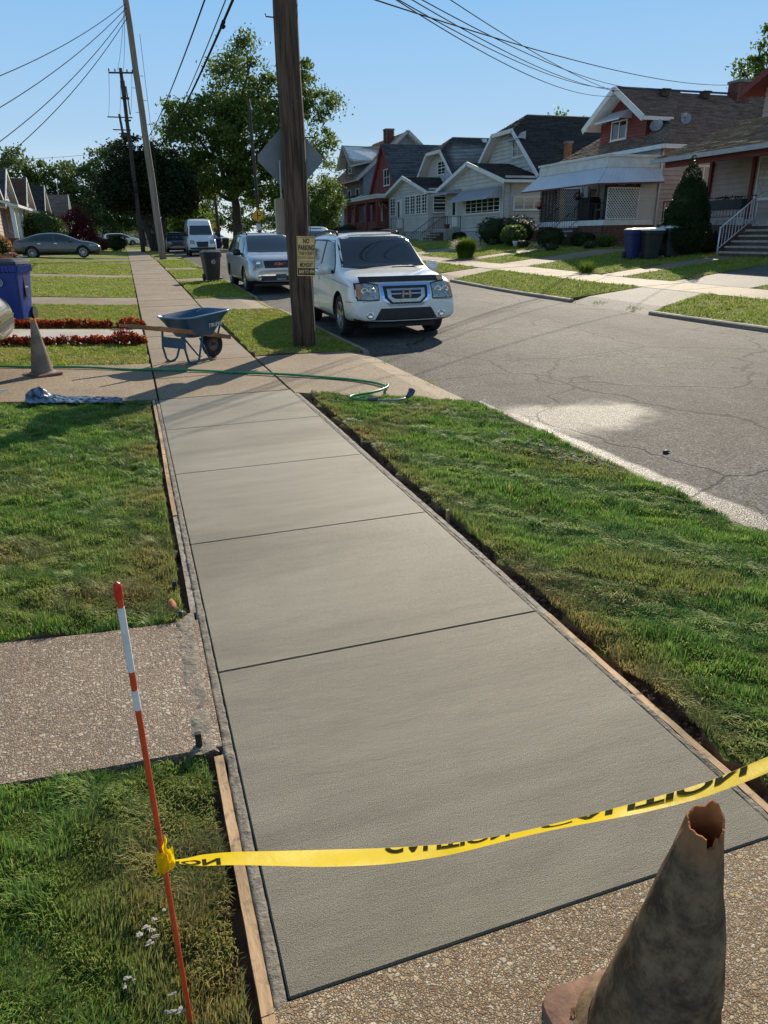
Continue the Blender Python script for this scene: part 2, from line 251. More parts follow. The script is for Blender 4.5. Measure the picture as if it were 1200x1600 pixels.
# ------------------------------------------------------------ terrain
def lerp(x,xs,ys):
    if x<=xs[0]: return ys[0]
    for i in range(1,len(xs)):
        if x<=xs[i]: return ys[i-1]+(ys[i]-ys[i-1])*(x-xs[i-1])/(xs[i]-xs[i-1])
    return ys[-1]
def T(x,y):
    s=lerp(y,[12,20,26,45,60],[0,.06,.19,.5,.6])
    if x<-.3: return s+.05*min(-.3-x,6)
    if x<3.32: return s
    if x<10.95: return s-.07+.06*(1-((x-7.1)/3.8)**2)
    return s+lerp(x,[10.95,11.6,13.4,14.9,19.5,60],[.0,.08,.26,.30,.78,.95])
def T2(x,y): return V((x,y,T(x,y)))
# ------------------------------------------------------------ mesh builder
class MB:
    def __init__(s): s.v=[]; s.f=[]; s.m=[]; s.cur=0
    def add(s,vs,fs,mi=None):
        n=len(s.v); s.v+=[tuple(p) for p in vs]; s.f+=[tuple(i+n for i in f) for f in fs]; s.m+=[s.cur if mi is None else mi]*len(fs)
    def box(s,c,h,ax=None,taper=0):
        c=V(c); X,Y,Z=(V((1,0,0)),V((0,1,0)),V((0,0,1))) if ax is None else [V(a).normalized() for a in ax]
        P=[]
        for k in (-1,1):
            t=1-taper if k>0 else 1
            for j in (-1,1):
                for i in (-1,1): P.append(c+X*(i*h[0]*t)+Y*(j*h[1]*t)+Z*(k*h[2]))
        s.add(P,[(0,2,3,1),(4,5,7,6),(0,1,5,4),(2,6,7,3),(0,4,6,2),(1,3,7,5)])
    def bb(s,x0,x1,y0,y1,z0,z1): s.box(((x0+x1)/2,(y0+y1)/2,(z0+z1)/2),(abs(x1-x0)/2,abs(y1-y0)/2,abs(z1-z0)/2))
    def bar(s,a,b,wd,ht=None,up=V((0,0,1))):
        a=V(a); b=V(b); d=b-a; L=d.length; d.normalize(); sd=d.cross(up)
        if sd.length<1e-4: sd=d.cross(V((0,1,0)))
        sd.normalize(); u=sd.cross(d); s.box((a+b)/2,(L/2,wd/2,(ht or wd)/2),(d,sd,u))
    def tube(s,pts,rad,n=8,cap=True):
        pts=[V(p) for p in pts]; rad=rad if isinstance(rad,(list,tuple)) else [rad]*len(pts)
        base=len(s.v); ref=V((0,0,1)) if abs((pts[1]-pts[0]).normalized().z)<.9 else V((0,1,0)); prev=None; vs=[]; fs=[]
        for i,p in enumerate(pts):
            d=(pts[min(i+1,len(pts)-1)]-pts[max(i-1,0)]).normalized()
            if prev is None: u=d.cross(ref).normalized()
            else: u=(prev-d*prev.dot(d)).normalized()
            prev=u; q=d.cross(u)
            for k in range(n): a=2*PI*k/n; vs.append(p+(u*math.cos(a)+q*math.sin(a))*rad[i])
        for i in range(len(pts)-1):
            for k in range(n): fs.append((i*n+k,i*n+(k+1)%n,(i+1)*n+(k+1)%n,(i+1)*n+k))
        if cap: fs.append(tuple(range(n))[::-1]); fs.append(tuple((len(pts)-1)*n+k for k in range(n)))
        s.add(vs,fs)
    def lathe(s,prof,c=(0,0,0),ax=V((0,0,1)),n=24,close=False,jit=None):
        ax=V(ax).normalized(); u=ax.orthogonal().normalized(); q=ax.cross(u); c=V(c); vs=[]; fs=[]
        for i,(r,h) in enumerate(prof):
            for k in range(n):
                a=2*PI*k/n; rr_=r if jit is None else r*jit(i,k); vs.append(c+ax*h+(u*math.cos(a)+q*math.sin(a))*rr_)
        L=len(prof)
        for i in range(L if close else L-1):
            j=(i+1)%L
            for k in range(n): fs.append((i*n+k,i*n+(k+1)%n,j*n+(k+1)%n,j*n+k))
        s.add(vs,fs)
    def prism(s,poly,d):
        poly=[V(p) for p in poly]; d=V(d); n=len(poly)
        s.add(poly+[p+d for p in poly],[tuple(range(n))[::-1],tuple(range(n,2*n))]+[(i,(i+1)%n,n+(i+1)%n,n+i) for i in range(n)])
    def sheet(s,fn,nu,nv):
        s.add([fn(i/nu,j/nv) for j in range(nv+1) for i in range(nu+1)],[(j*(nu+1)+i,j*(nu+1)+i+1,(j+1)*(nu+1)+i+1,(j+1)*(nu+1)+i) for j in range(nv) for i in range(nu)])
    def blob(s,c,r,seed=0,n=2,amp=.25):
        bm=bmesh.new(); bmesh.ops.create_icosphere(bm,subdivisions=n,radius=1); bm.verts.ensure_lookup_table()
        vs=[]
        for v_ in bm.verts:
            k=1+amp*noise.noise(v_.co*1.6+V((seed*3.1,seed,0))); vs.append(V((v_.co.x*r[0]*k+c[0],v_.co.y*r[1]*k+c[1],v_.co.z*r[2]*k+c[2])))
        s.add(vs,[tuple(v_.index for v_ in f.verts) for f in bm.faces]); bm.free()
    def build(s,name,mat,parent=None,org=None,smooth=False,bev=0,kind=None,weld=0):
        me=bpy.data.meshes.new(name); org=V(org) if org is not None else V((0,0,0))
        me.from_pydata([(p[0]-org.x,p[1]-org.y,p[2]-org.z) for p in s.v],[],s.f)
        for mm in (mat if isinstance(mat,(list,tuple)) else [mat]): me.materials.append(MT[mm])
        if isinstance(mat,(list,tuple)): me.polygons.foreach_set('material_index',s.m)
        bm=bmesh.new(); bm.from_mesh(me)
        if weld: bmesh.ops.remove_doubles(bm,verts=bm.verts,dist=weld)
        if bev:
            es=[e for e in bm.edges if len(e.link_faces)==2 and e.calc_face_angle(0)>.6]
            if es: bmesh.ops.bevel(bm,geom=es,offset=bev,segments=2,affect='EDGES',clamp_overlap=True)
        bmesh.ops.recalc_face_normals(bm,faces=bm.faces); bm.to_mesh(me); bm.free()
        if smooth: me.polygons.foreach_set('use_smooth',[True]*len(me.polygons)); 
        if smooth=='auto':
            try: me.set_sharp_from_angle(angle=R(38))
            except Exception: pass
        me.update(); o=bpy.data.objects.new(name,me); C.objects.link(o)
        if parent is not None: o.parent=parent
        else: o.location=org
        if kind: o['kind']=kind
        return o
def thing(name,label,cat,loc=(0,0,0),rz=0,group=None):
    o=bpy.data.objects.new(name,None); o.empty_display_size=.2; C.objects.link(o); o.location=loc; o.rotation_euler=(0,0,rz)
    o['label']=label; o['category']=cat
    if group: o['group']=group
    return o
def tag(o,label,cat,group=None,kind=None):
    o['label']=label; o['category']=cat
    if group: o['group']=group
    if kind: o['kind']=kind
    return o
def struct(o,label=None,cat=None):
    o['kind']='structure'
    if label: o['label']=label
    if cat: o['category']=cat
    return o
def dup(root,loc,rz=None,label=None):
    kids={}
    r=root.copy(); C.objects.link(r); r.location=loc
    if rz is not None: r.rotation_euler=(0,0,rz)
    if label: r['label']=label
    for ch in list(root.children):
        c=ch.copy(); C.objects.link(c); c.parent=r
        for g in list(ch.children):
            d=g.copy(); C.objects.link(d); d.parent=c
    return r
def clip(poly,p,n):
    """keep the side of the plane the normal points to"""
    out=[]; L=len(poly)
    for i in range(L):
        a,b=poly[i],poly[(i+1)%L]; da=(a-p).dot(n); db=(b-p).dot(n)
        if da>=-1e-7: out.append(a)
        if (da>1e-7 and db<-1e-7) or (da<-1e-7 and db>1e-7): out.append(a+(b-a)*(da/(da-db)))
    return out
def area(poly):
    s=V((0,0,0))
    for i in range(1,len(poly)-1): s+=(poly[i]-poly[0]).cross(poly[i+1]-poly[0])
    return s.length/2
def courses(mb,poly,n,up,step,lift,tab=0,seed=0):
    """overlapping courses (lap siding, shingles) covering a polygon"""
    rg=random.Random(seed); poly=[V(p) for p in poly]; n=V(n).normalized(); up=V(up).normalized(); sd=n.cross(up)
    ts=[p.dot(up) for p in poly]; t=min(ts)
    while t<max(ts)-1e-4:
        t1=t+step; band=clip(clip(poly,up*t,up),up*t1,-up)
        if len(band)>=3 and area(band)>1e-4:
            pcs=[band]
            if tab:
                us=[p.dot(sd) for p in band]; u=min(us)-rg.random()*tab; pcs=[]
                while u<max(us):
                    wd=tab*rg.uniform(.6,1.5); q=clip(clip(band,sd*u,sd),sd*(u+wd),-sd); u+=wd
                    if len(q)>=3 and area(q)>1e-4: pcs.append(q)
            for q in pcs:
                lf=lift*(rg.uniform(.7,1.3) if tab else 1)
                top=[p+n*(.004+lf*max(0,1-(p.dot(up)-t)/step)) for p in q]
                k=len(q); fs=[tuple(range(k))]; vs=list(top)
                for i in range(k):
                    a,b=q[i],q[(i+1)%k]
                    if abs(a.dot(up)-t)<1e-4 and abs(b.dot(up)-t)<1e-4: m0=len(vs); vs+=[a,b]; fs.append((i,m0,m0+1,(i+1)%k))
                mb.add(vs,fs)
        t=t1
_txt={}
def textmesh(s,size=1.0,bold=.0,sx=1.0,font=None):
    """triangulated lettering lying in x/y"""
    cu=bpy.data.curves.new('t','FONT'); cu.body=s; cu.size=size; cu.align_x='CENTER'; cu.align_y='CENTER'; cu.offset=bold; cu.resolution_u=5
    o=bpy.data.objects.new('t',cu); C.objects.link(o); dg=bpy.context.evaluated_depsgraph_get(); me=bpy.data.meshes.new_from_object(o.evaluated_get(dg))
    vs=[V((v_.co.x*sx,v_.co.y,0)) for v_ in me.vertices]; fs=[tuple(p.vertices) for p in me.polygons]
    bpy.data.objects.remove(o); bpy.data.curves.remove(cu); bpy.data.meshes.remove(me); return vs,fs
def put_text(mb,s,c,X,Y,height,width=None,bold=.0,off=V((0,0,0))):
    vs,fs=textmesh(s,1.0,bold); x0=min(v_.x for v_ in vs); x1=max(v_.x for v_ in vs); y0=min(v_.y for v_ in vs); y1=max(v_.y for v_ in vs)
    ky=height/(y1-y0); kx=(width/(x1-x0)) if width else ky; X=V(X).normalized(); Y=V(Y).normalized(); c=V(c)+off
    mb.add([c+X*((v_.x-(x0+x1)/2)*kx)+Y*((v_.y-(y0+y1)/2)*ky) for v_ in vs],fs)
# ------------------------------------------------------------ ground, road, lawns, paving
rng=np.random.default_rng(7); rnd=random.Random(11)
def Tn(x,y):
    s=np.interp(y,[12,20,26,45,60],[0,.06,.19,.5,.6])
    z=np.where(x<-.3,s+.05*np.minimum(-.3-x,6),s)
    z=np.where((x>=3.32)&(x<10.95),s-.07+.06*(1-((x-7.1)/3.8)**2),z)
    return np.where(x>=10.95,s+np.interp(x,[10.95,11.6,13.4,14.9,19.5,60],[.0,.08,.26,.30,.78,.95]),z)
def bz(x,y,amp=1.0):
    s=np.sin
    return amp*(.010*s(x*9.1+1.3*s(y*5.2))*s(y*7.7+1.1*s(x*4.1))+.008*s(x*23+2*s(y*13))*s(y*19+x*5)+.012*s(x*2.3+y*1.7)*s(y*2.9-x*1.1))
def axis(breaks):
    o=[]
    for a,b,st in breaks:
        n=max(1,int(round((b-a)/st))); o+=[a+(b-a)*i/n for i in range(n)]
    return o+[breaks[-1][1]]
def ground():
    xs=axis([(-900,-60,120),(-60,-8,8),(-8,-1,.5),(-1,4,.25),(4,11,1),(11,20,.5),(20,62,6),(62,900,120)])
    ys=axis([(-300,-6,50),(-6,13,.5),(13,62,1.5),(62,200,15),(200,1600,200)])
    mb=MB(); nx=len(xs)
    for y in ys:
        for x in xs:
            near=-6<y<13 and x<3.6; road=3.3<x<11.05
            mb.v.append((x,y,T(x,y)-(.085 if near else (.22 if road else .05))))
    for j in range(len(ys)-1):
        for i in range(nx-1):
            mb.f.append((j*nx+i,j*nx+i+1,(j+1)*nx+i+1,(j+1)*nx+i)); mb.m.append(0 if (ys[j]<12.9 and -3<xs[i]<4) else 1)
    struct(mb.build('ground',['soil','turf_far'],smooth=True))
ground()
mb=MB(); rx=axis([(3.32,10.95,.5)]); ry=axis([(-30,0,3),(0,60,1.5),(60,420,20)])
for y in ry:
    for i,x in enumerate(rx): mb.v.append((x,y,T(min(x,10.949),y)+.003*math.sin(x*3+y*1.7)))
for j in range(len(ry)-1):
    for i in range(len(rx)-1): a=j*len(rx)+i; mb.f.append((a,a+1,a+len(rx)+1,a+len(rx))); mb.m.append(0)
struct(mb.build('road','asphalt',smooth=True))
def quadP(q,u,v):
    A,B,Cc,D=q; a=(1-u)*(1-v); b=u*(1-v); c=u*v; d=(1-u)*v
    return A[0]*a+B[0]*b+Cc[0]*c+D[0]*d, A[1]*a+B[1]*b+Cc[1]*c+D[1]*d
def patch(name,q,mat,lift=.0,res=.3,edge=0,skirt=.14,bamp=0,jt=0):
    A,B,Cc,D=[V((p[0],p[1],0)) for p in q]
    nu=max(2,int(((B-A).length+(Cc-D).length)/2/res)); nv=max(2,int(((D-A).length+(Cc-B).length)/2/res)); mb=MB()
    for j in range(nv+1):
        for i in range(nu+1):
            x,y=quadP(q,i/nu,j/nv)
            onx=i in(0,nu); ony=j in(0,nv)
            if edge:
                if onx: x+=edge*(.9*math.sin(y*7.3+i)+.6*math.sin(y*19.1)+.4*math.sin(y*41))*.5
                if ony: y+=edge*(.9*math.sin(x*7.9+j)+.6*math.sin(x*17.1))*.5
            z=T(x,y)+lift+(float(bz(x,y,bamp)) if bamp else 0)-(.012 if (bamp and (onx or ony)) else 0)
            mb.v.append((x,y,z))
    W=nu+1
    for j in range(nv):
        for i in range(nu): a=j*W+i; mb.f.append((a,a+1,a+W+1,a+W)); mb.m.append(0)
    ring=[i for i in range(W)]+[j*W+nu for j in range(1,nv+1)]+[nv*W+i for i in range(nu-1,-1,-1)]+[j*W for j in range(nv-1,0,-1)]
    n0=len(mb.v)
    for r_ in ring: p=mb.v[r_]; mb.v.append((p[0],p[1],p[2]-skirt))
    L=len(ring)
    for k in range(L): mb.f.append((ring[k],ring[(k+1)%L],n0+(k+1)%L,n0+k)); mb.m.append(1)
    return struct(mb.build(name,[mat,'soil' if bamp else mat],smooth=False if not bamp else 'auto'))
def R4(x0,x1,y0,y1,sk=0): return [(x0,y0),(x1,y0+sk),(x1,y1+sk),(x0,y1)]
# --- near paving
patch('front_paving',[(-6,-4),(3.2,-4),(3.2,1.179),(-.03,1.179)],'aggregate',-.005,.5,jt=1)
patch('left_path',[(-5,2.36),(-.037,2.16),(-.037,3.12),(-5,3.35)],'aggregate_left',.0,.4)
patch('left_driveway',[(-9,9.6),(-.012,8.42),(-.012,11.06),(-9,11.6)],'aggregate',.0,.5)
patch('driveway_apron',[(1.535,8.2),(3.34,6.9),(3.34,11.0),(1.535,11.1)],'aggregate',.0,.4)
# --- left strips beyond the driveway: lawns, paths (front edge y, back edge y)
patch('lawn',R4(-9,-.02,11.09,13.2,.0),'turf_far',.01,.25,.03,bamp=.6)
patch('garden_path',[(-9,13.45),(-.03,13.25),(-.03,15.35),(-9,15.7)],'pale_concrete',.012,.5)
patch('lawn',R4(-9,-.03,15.95,20.6,.2),'turf_far',.012,.3,.03,bamp=.7)
patch('garden_path',R4(-9,-.02,20.7,22.8),'old_concrete',.0,.5)
patch('lawn',R4(-9,-.03,22.9,31.4),'turf_far',.015,.4,.03,bamp=.8)
patch('garden_path',R4(-9,-.02,31.5,33.1),'old_concrete',.0,.6)
patch('lawn',R4(-9,-.03,33.2,37.6),'turf_far',.015,.4,.03,bamp=.8)
patch('garden_path',R4(-9,-.02,37.7,38.6),'old_concrete',.0,.6)
patch('lawn',R4(-9,-.03,38.7,43.4),'turf_far',.015,.5,.03,bamp=.8)
patch('garden_path',R4(-9,-.02,43.5,44.4),'old_concrete',.0,.6)
patch('lawn',R4(-9,-.03,44.5,48.6),'turf_far',.015,.5,.03,bamp=.8)
patch('left_driveway',R4(-14,-.02,48.7,51.6),'asphalt_drive',.0,.8)
patch('lawn',R4(-9,-.03,51.7,66),'turf_far',.015,.8,.03,bamp=.8)
patch('garden_path',R4(-9,-.02,66.1,67.4),'old_concrete',.0,.8)
patch('lawn',R4(-9,-.03,67.5,84),'turf_far',.015,1,.03,bamp=.8)
patch('lawn',R4(-9,1.6,93,130),'turf_far',.02,2,.03,bamp=.8)
# --- near lawns
patch('lawn',[(-3.4,-2.5),(-.115,-2.5),(-.115,2.12),(-3.4,2.24)],'turf_near',-.012,.05,.045,bamp=1.3)
patch('lawn',[(-3.4,3.30),(-.12,3.15),(-.12,8.38),(-3.4,8.8)],'turf_near',.0,.06,.05,bamp=1.3)
VERGE=[(1.665,.9),(3.24,.9),(3.24,6.93),(1.68,8.12)]
patch('verge_lawn',VERGE,'turf_near',.005,.055,.09,bamp=1.3)
# --- verge on this side of the road
V2=[[(1.58,11.15),(3.24,11.05),(3.24,18.1),(1.60,18.6)],[(1.58,21.9),(3.24,21.6),(3.24,28.3),(1.58,28.6)],[(1.58,30.1),(3.24,29.9),(3.24,35.9),(1.58,36.1)],[(1.58,37.9),(3.24,37.7),(3.24,47.5),(1.58,47.5)],[(1.58,50.5),(3.24,50.5),(3.24,64),(1.58,64)],[(1.58,67),(3.24,67),(3.24,92),(1.58,92)]]
for q in V2: patch('verge_lawn',q,'turf_far',.012,.3,.05,bamp=.8)
for y0,y1 in ((18.55,21.75),(28.5,30.0),(36.1,37.8),(47.6,50.4),(64.1,66.9)): patch('driveway_apron',[(1.54,y0),(3.33,y0-.45),(3.33,y1+.1),(1.54,y1)],'old_concrete',.0,.5)
# --- kerbs
def kerb(y0,y1,x0,x1,top):
    mb=MB(); n=max(1,int((y1-y0)/1.5)); 
    vs=[];fs=[]
    for j in range(n+1):
        y=y0+(y1-y0)*j/n; s=T(1,y); wob=.006*math.sin(y*3.1)
        a=x0 if x0<5 else x0; prof=[(x0,s-.15),(x0,s+top+wob),(x0+.02,s+top+.012+wob),(x1-.03,s+top+.012+wob),(x1,s+top-.01+wob),(x1,s-.15)]
        if x0>5: prof=[(x0,s-.15),(x0,s+top-.01+wob),(x0+.03,s+top+.012+wob),(x1,s+top+.012+wob),(x1,s-.15),(x1-.01,s-.15)]
        vs+=[(p[0],y,p[1]) for p in prof]
    for j in range(n):
        for k in range(5): a=j*6+k; fs.append((a,a+1,a+7,a+6))
    fs+=[tuple(range(6)),tuple(n*6+k for k in range(6))]; mb.add(vs,fs); return struct(mb.build('kerb','kerb_stone'))
for y0,y1 in ((-8,6.9),(11.0,18.1),(21.6,28.3),(29.9,35.9),(37.8,47.5),(50.5,64),(67,120)): kerb(y0,y1,3.245,3.345,-.004)
for y0,y1 in ((-8,13.85),(17.1,25.0),(27.3,37),(39,49),(51.5,60),(62,140)): kerb(y0,y1,10.93,11.06,.004)
# --- far side: verge, pavement, lawns, drives
FX=[10.95,13.25,14.85]
for a,b in ((0,13.8),(17.15,24.9),(27.4,36.9),(39.1,48.9),(51.6,60),(62,90)): patch('far_verge',[(11.06,a+.1),(13.22,a-.0),(13.22,b+1.0),(11.06,b)],'turf_far',.02,.35,.08,bamp=.9)
for a,b in ((13.85,17.1),(25,27.3),(37,39),(49,51.5),(60,62)): patch('driveway_apron',[(10.93,a),(13.22,a+.9),(13.22,b),(10.93,b-.05)],'asphalt_drive' if a<20 else 'old_concrete',-.0,.5)
FL=[(2,14.9,'turf_far'),(15.0,17.9,'asphalt_drive'),(18.0,20.3,'turf_far'),(20.35,21.4,'old_concrete'),(21.45,26.4,'turf_far'),(26.45,28.6,'old_concrete'),(28.65,31.6,'turf_far'),(31.65,32.8,'old_concrete'),(32.85,38.2,'turf_far'),(38.25,40.4,'old_concrete'),(40.45,45,'turf_far'),(45.05,46.2,'old_concrete'),(46.25,52,'turf_far'),(52.05,54,'old_concrete'),(54.05,66,'turf_far'),(66,90,'turf_far')]
for a,b,mt in FL:
    t=mt=='turf_far'; patch('front_lawn' if t else 'garden_path',[(14.87,a),(24,a-.2 if t else a),(24,b),(14.87,b)],mt,.02 if t else .0,.4,.06 if t else 0,bamp=.9 if t else 0)
# --- pavements: every slab a piece
def slab(parent,x0,x1,y0,y1,mat,g=.006,th=.11,dz=0,bev=.008,nm='slab'):
    mb=MB(); z=[T(x,y)+dz for x,y in ((x0,y0),(x1,y0),(x1,y1),(x0,y1))]
    c=[(x0+g,y0+g),(x1-g,y0+g),(x1-g,y1-g),(x0+g,y1-g)]
    vs=[(p[0],p[1],zz) for p,zz in zip(c,z)]+[(p[0],p[1],zz-th) for p,zz in zip(c,z)]
    mb.add(vs,[(0,1,2,3),(4,7,6,5),(0,4,5,1),(1,5,6,2),(2,6,7,3),(3,7,4,0)]); return mb.build(nm,mat,parent,smooth='auto',bev=bev)
def root(name,loc=(0,0,0)): o=bpy.data.objects.new(name,None); C.objects.link(o); o.location=loc; o['kind']='structure'; return o
ns=root('new_sidewalk'); NY=[1.18,2.635,4.053,5.486,6.933,8.385]
for i in range(5): slab(ns,0,1.52,NY[i],NY[i+1],'new_concrete',g=.0035,bev=.0035)
b=MB(); b.bb(.01,1.51,1.2,8.37,-.11,-.013); b.build('joint_bed','new_concrete',ns)
os_=root('sidewalk'); y=8.40; k=0
while y<45:
    st=1.36 if y<11 else rnd.choice((1.45,1.5,1.55)); y2=11.1 if 10.9<y+st<11.6 else y+st
    slab(os_,0,1.52,y,y2,'aggregate' if y<11 else 'old_concrete',g=.007,dz=rnd.uniform(-.005,.003)); y=y2; k+=1
b=MB(); b.bb(.01,1.51,8.41,12,-.1,-.03); 
for j in range(22): ya=12+j*1.5; za=T(1,ya); zb=T(1,ya+1.5); b.add([(.01,ya,za-.03),(1.51,ya,za-.03),(1.51,ya+1.5,zb-.03),(.01,ya+1.5,zb-.03)],[(0,1,2,3)])
b.build('joint_bed','soil',os_)
patch('sidewalk_far',R4(0,1.52,45.01,125),'old_concrete',0,1.5)
fs_=root('far_sidewalk'); y=2
while y<46: y2=y+rnd.choice((1.5,1.55)); slab(fs_,13.25,14.85,y,y2,'old_concrete',g=.01,dz=rnd.uniform(-.004,.006)); y=y2
b=MB()
for j in range(30): ya=2+j*1.5; b.add([(x,yy,T(x,yy)-.03) for x,yy in ((13.26,ya),(14.84,ya),(14.84,ya+1.5),(13.26,ya+1.5))],[(0,1,2,3)])
b.build('joint_bed','soil',fs_)
patch('far_sidewalk_end',R4(13.25,14.85,y+.01,125),'old_concrete',0,2)
# --- form boards, spilled concrete, pegs
def board(name,x0,x1,segs,label):
    t=thing(name,label,'form board',((x0+x1)/2,segs[0][0],0))
    for a,b_,mt,dz in segs:
        mb=MB(); n=max(2,int((b_-a)/.06)); vs=[];fs=[]
        for j in range(n+1):
            yy=a+(b_-a)*j/n; o=.003*math.sin(yy*2.1)+.0006*math.sin(yy*37); zt=dz+.0012*math.sin(yy*23)
            vs+=[(x0+o,yy,-.12),(x0+o,yy,zt),(x1+o,yy,zt+.001),(x1+o,yy,-.12)]
        for j in range(n):
            for k in range(3): q=j*4+k; fs.append((q,q+1,q+5,q+4))
        fs+=[(0,1,2,3),tuple(n*4+k for k in range(4))]; mb.add(vs,fs)
        mb.build('board',mt,t,org=((x0+x1)/2,segs[0][0],0))
    return t
board('form_board',-.068,-.037,[(.2,1.16,'form_wood',-.004),(1.165,2.12,'form_wood',-.006)],'orange timber form board on the near left concrete edge by the red marker stake')
board('form_board',-.066,-.038,[(3.22,4.6,'form_grey',-.012),(4.605,6.1,'form_wood',-.006),(6.105,8.42,'form_wood',-.004)],'weathered form board left of the new concrete between lawn path and driveway')
board('form_board',1.546,1.574,[(.2,2.6,'form_wood',-.004),(2.605,4.9,'form_grey',-.006),(4.905,8.2,'form_grey',-.005)],'long timber form board on the right edge of the new concrete beside the grass verge')
def spill(name,x0,x1,y0,y1,label,z=-.004,amp=.006):
    mb=MB(); n=int((y1-y0)/.018); m_=6; W=m_+1
    for j in range(n+1):
        for i in range(W):
            yy=y0+(y1-y0)*j/n; xx=x0+(x1-x0)*i/m_
            if i==0: xx+=.012*noise.noise(V((yy*9,1,x0)))
            mb.v.append((xx,yy,z+amp*noise.noise(V((xx*30,yy*25,0)))+amp*.8*noise.noise(V((xx*9,yy*8,3)))-(.0 if 0<i<m_ else .012)))
    for j in range(n):
        for i in range(m_): a=j*W+i; mb.f.append((a,a+1,a+W+1,a+W)); mb.m.append(0)
    for e in (0,m_):
        n0=len(mb.v)
        for j in range(n+1): p=mb.v[j*W+e]; mb.v.append((p[0],p[1],-.12))
        for j in range(n): mb.f.append((j*W+e,(j+1)*W+e,n0+j+1,n0+j)); mb.m.append(0)
    o=mb.build(name,'spill',smooth=True); tag(o,label,'concrete spill',kind='stuff'); return o
spill('spilled_concrete',-.038,.004,.95,8.38,'rough spilled concrete strip between left form board and smooth slab')
spill('spilled_concrete',1.517,1.546,1.16,8.2,'thin rough concrete ridge between smooth slab and right form board',amp=.008)
spill('spilled_concrete',-.15,-.05,2.14,3.2,'pale smear of concrete on the end of the left aggregate path',z=.002,amp=.008)
def peg(x,y,h,mt,label):
    mb=MB(); mb.box((x,y,h/2-.05),(.011,.011,h/2+.05),taper=.0); o=mb.build('form_peg',mt,org=(x,y,0),bev=.002); tag(o,label,'peg')
peg(-.115,2.19,.055,'black_plastic','black steel form peg at the corner of the left path and front lawn')
peg(-.12,3.52,.03,'black_plastic','short dark peg in the gap left of the form board past the path'); peg(1.63,3.95,.035,'form_wood','short wooden peg in the soil right of the long form board')
mb=MB(); mb.blob((-.115,3.2,-.0),(.03,.026,.022),3,2,.4); tag(mb.build('stone','pebble_wet',smooth=True),'dark stone at the far corner of the left path beside the form','stone')
mb=MB(); mb.blob((-.145,3.3,.005),(.022,.05,.025),5,2,.4); tag(mb.build('brick_chip','brick_orange',smooth=True),'pinkish brick chip behind the dark stone at the lawn corner','brick chip')
# clods in the trench
mb=MB()
for i in range(900):
    yy=rng.uniform(1.2,8.1); xx=1.615+abs(rng.normal(0,.035)); r_=rng.uniform(.004,.013); mb.blob((xx,yy,-.075+rng.uniform(0,.03)),(r_*1.3,r_,r_*.7),i*5+2,1,1.3)
for i in range(120):
    yy=rng.choice([rng.uniform(.9,2.1),rng.uniform(3.2,8.2)]); xx=-.12+rng.normal(0,.015); r_=rng.uniform(.005,.014); mb.blob((xx,yy,-.06+rng.uniform(0,.025)),(r_,r_,r_*.8),i,1,.5)
tag(mb.build('soil_clods','soil'),'loose brown soil clods in the trenches beside the form boards','soil',kind='stuff')
mb=MB()
for i in range(60):
    t_=rng.uniform(0,1); mb.blob((min(3.22,3.12-.25*t_+rng.normal(0,.06)),4.3+1.3*t_+rng.normal(0,.12),.035),(.010+.010*rng.random(),.008+.008*rng.random(),.007),i,1,1.0)
mb2=MB()
for cx,cy,k in ((-.29,1.45,7),(-.30,1.45,2),(-.36,1.33,3),(-.27,1.22,4),(-.05,1.02,8)):
    for i in range(k): mb2.blob((cx+rng.normal(0,.016),cy+rng.normal(0,.02),.045+rng.uniform(-.02,.012)),(rng.uniform(.003,.011),rng.uniform(.002,.008),.002),i*7+3,2,1.3)
tag(mb2.build('concrete_crumbs','chunk'),'pale concrete crumbs scattered in the front left grass by the stake','crumbs',kind='stuff')
tag(mb.build('gravel','chunk'),'grey gravel scattered on the verge grass near the kerb','gravel',kind='stuff')
for x,y,r_ in ((3.98,4.72,.022),):
    mb=MB(); mb.blob((x,y,T(x,y)+.012),(r_*1.5,r_,.016),4,2,.4); tag(mb.build('stone','pebble_wet',smooth=True),'small dark stone lying alone on the asphalt beyond the wet gutter','stone')
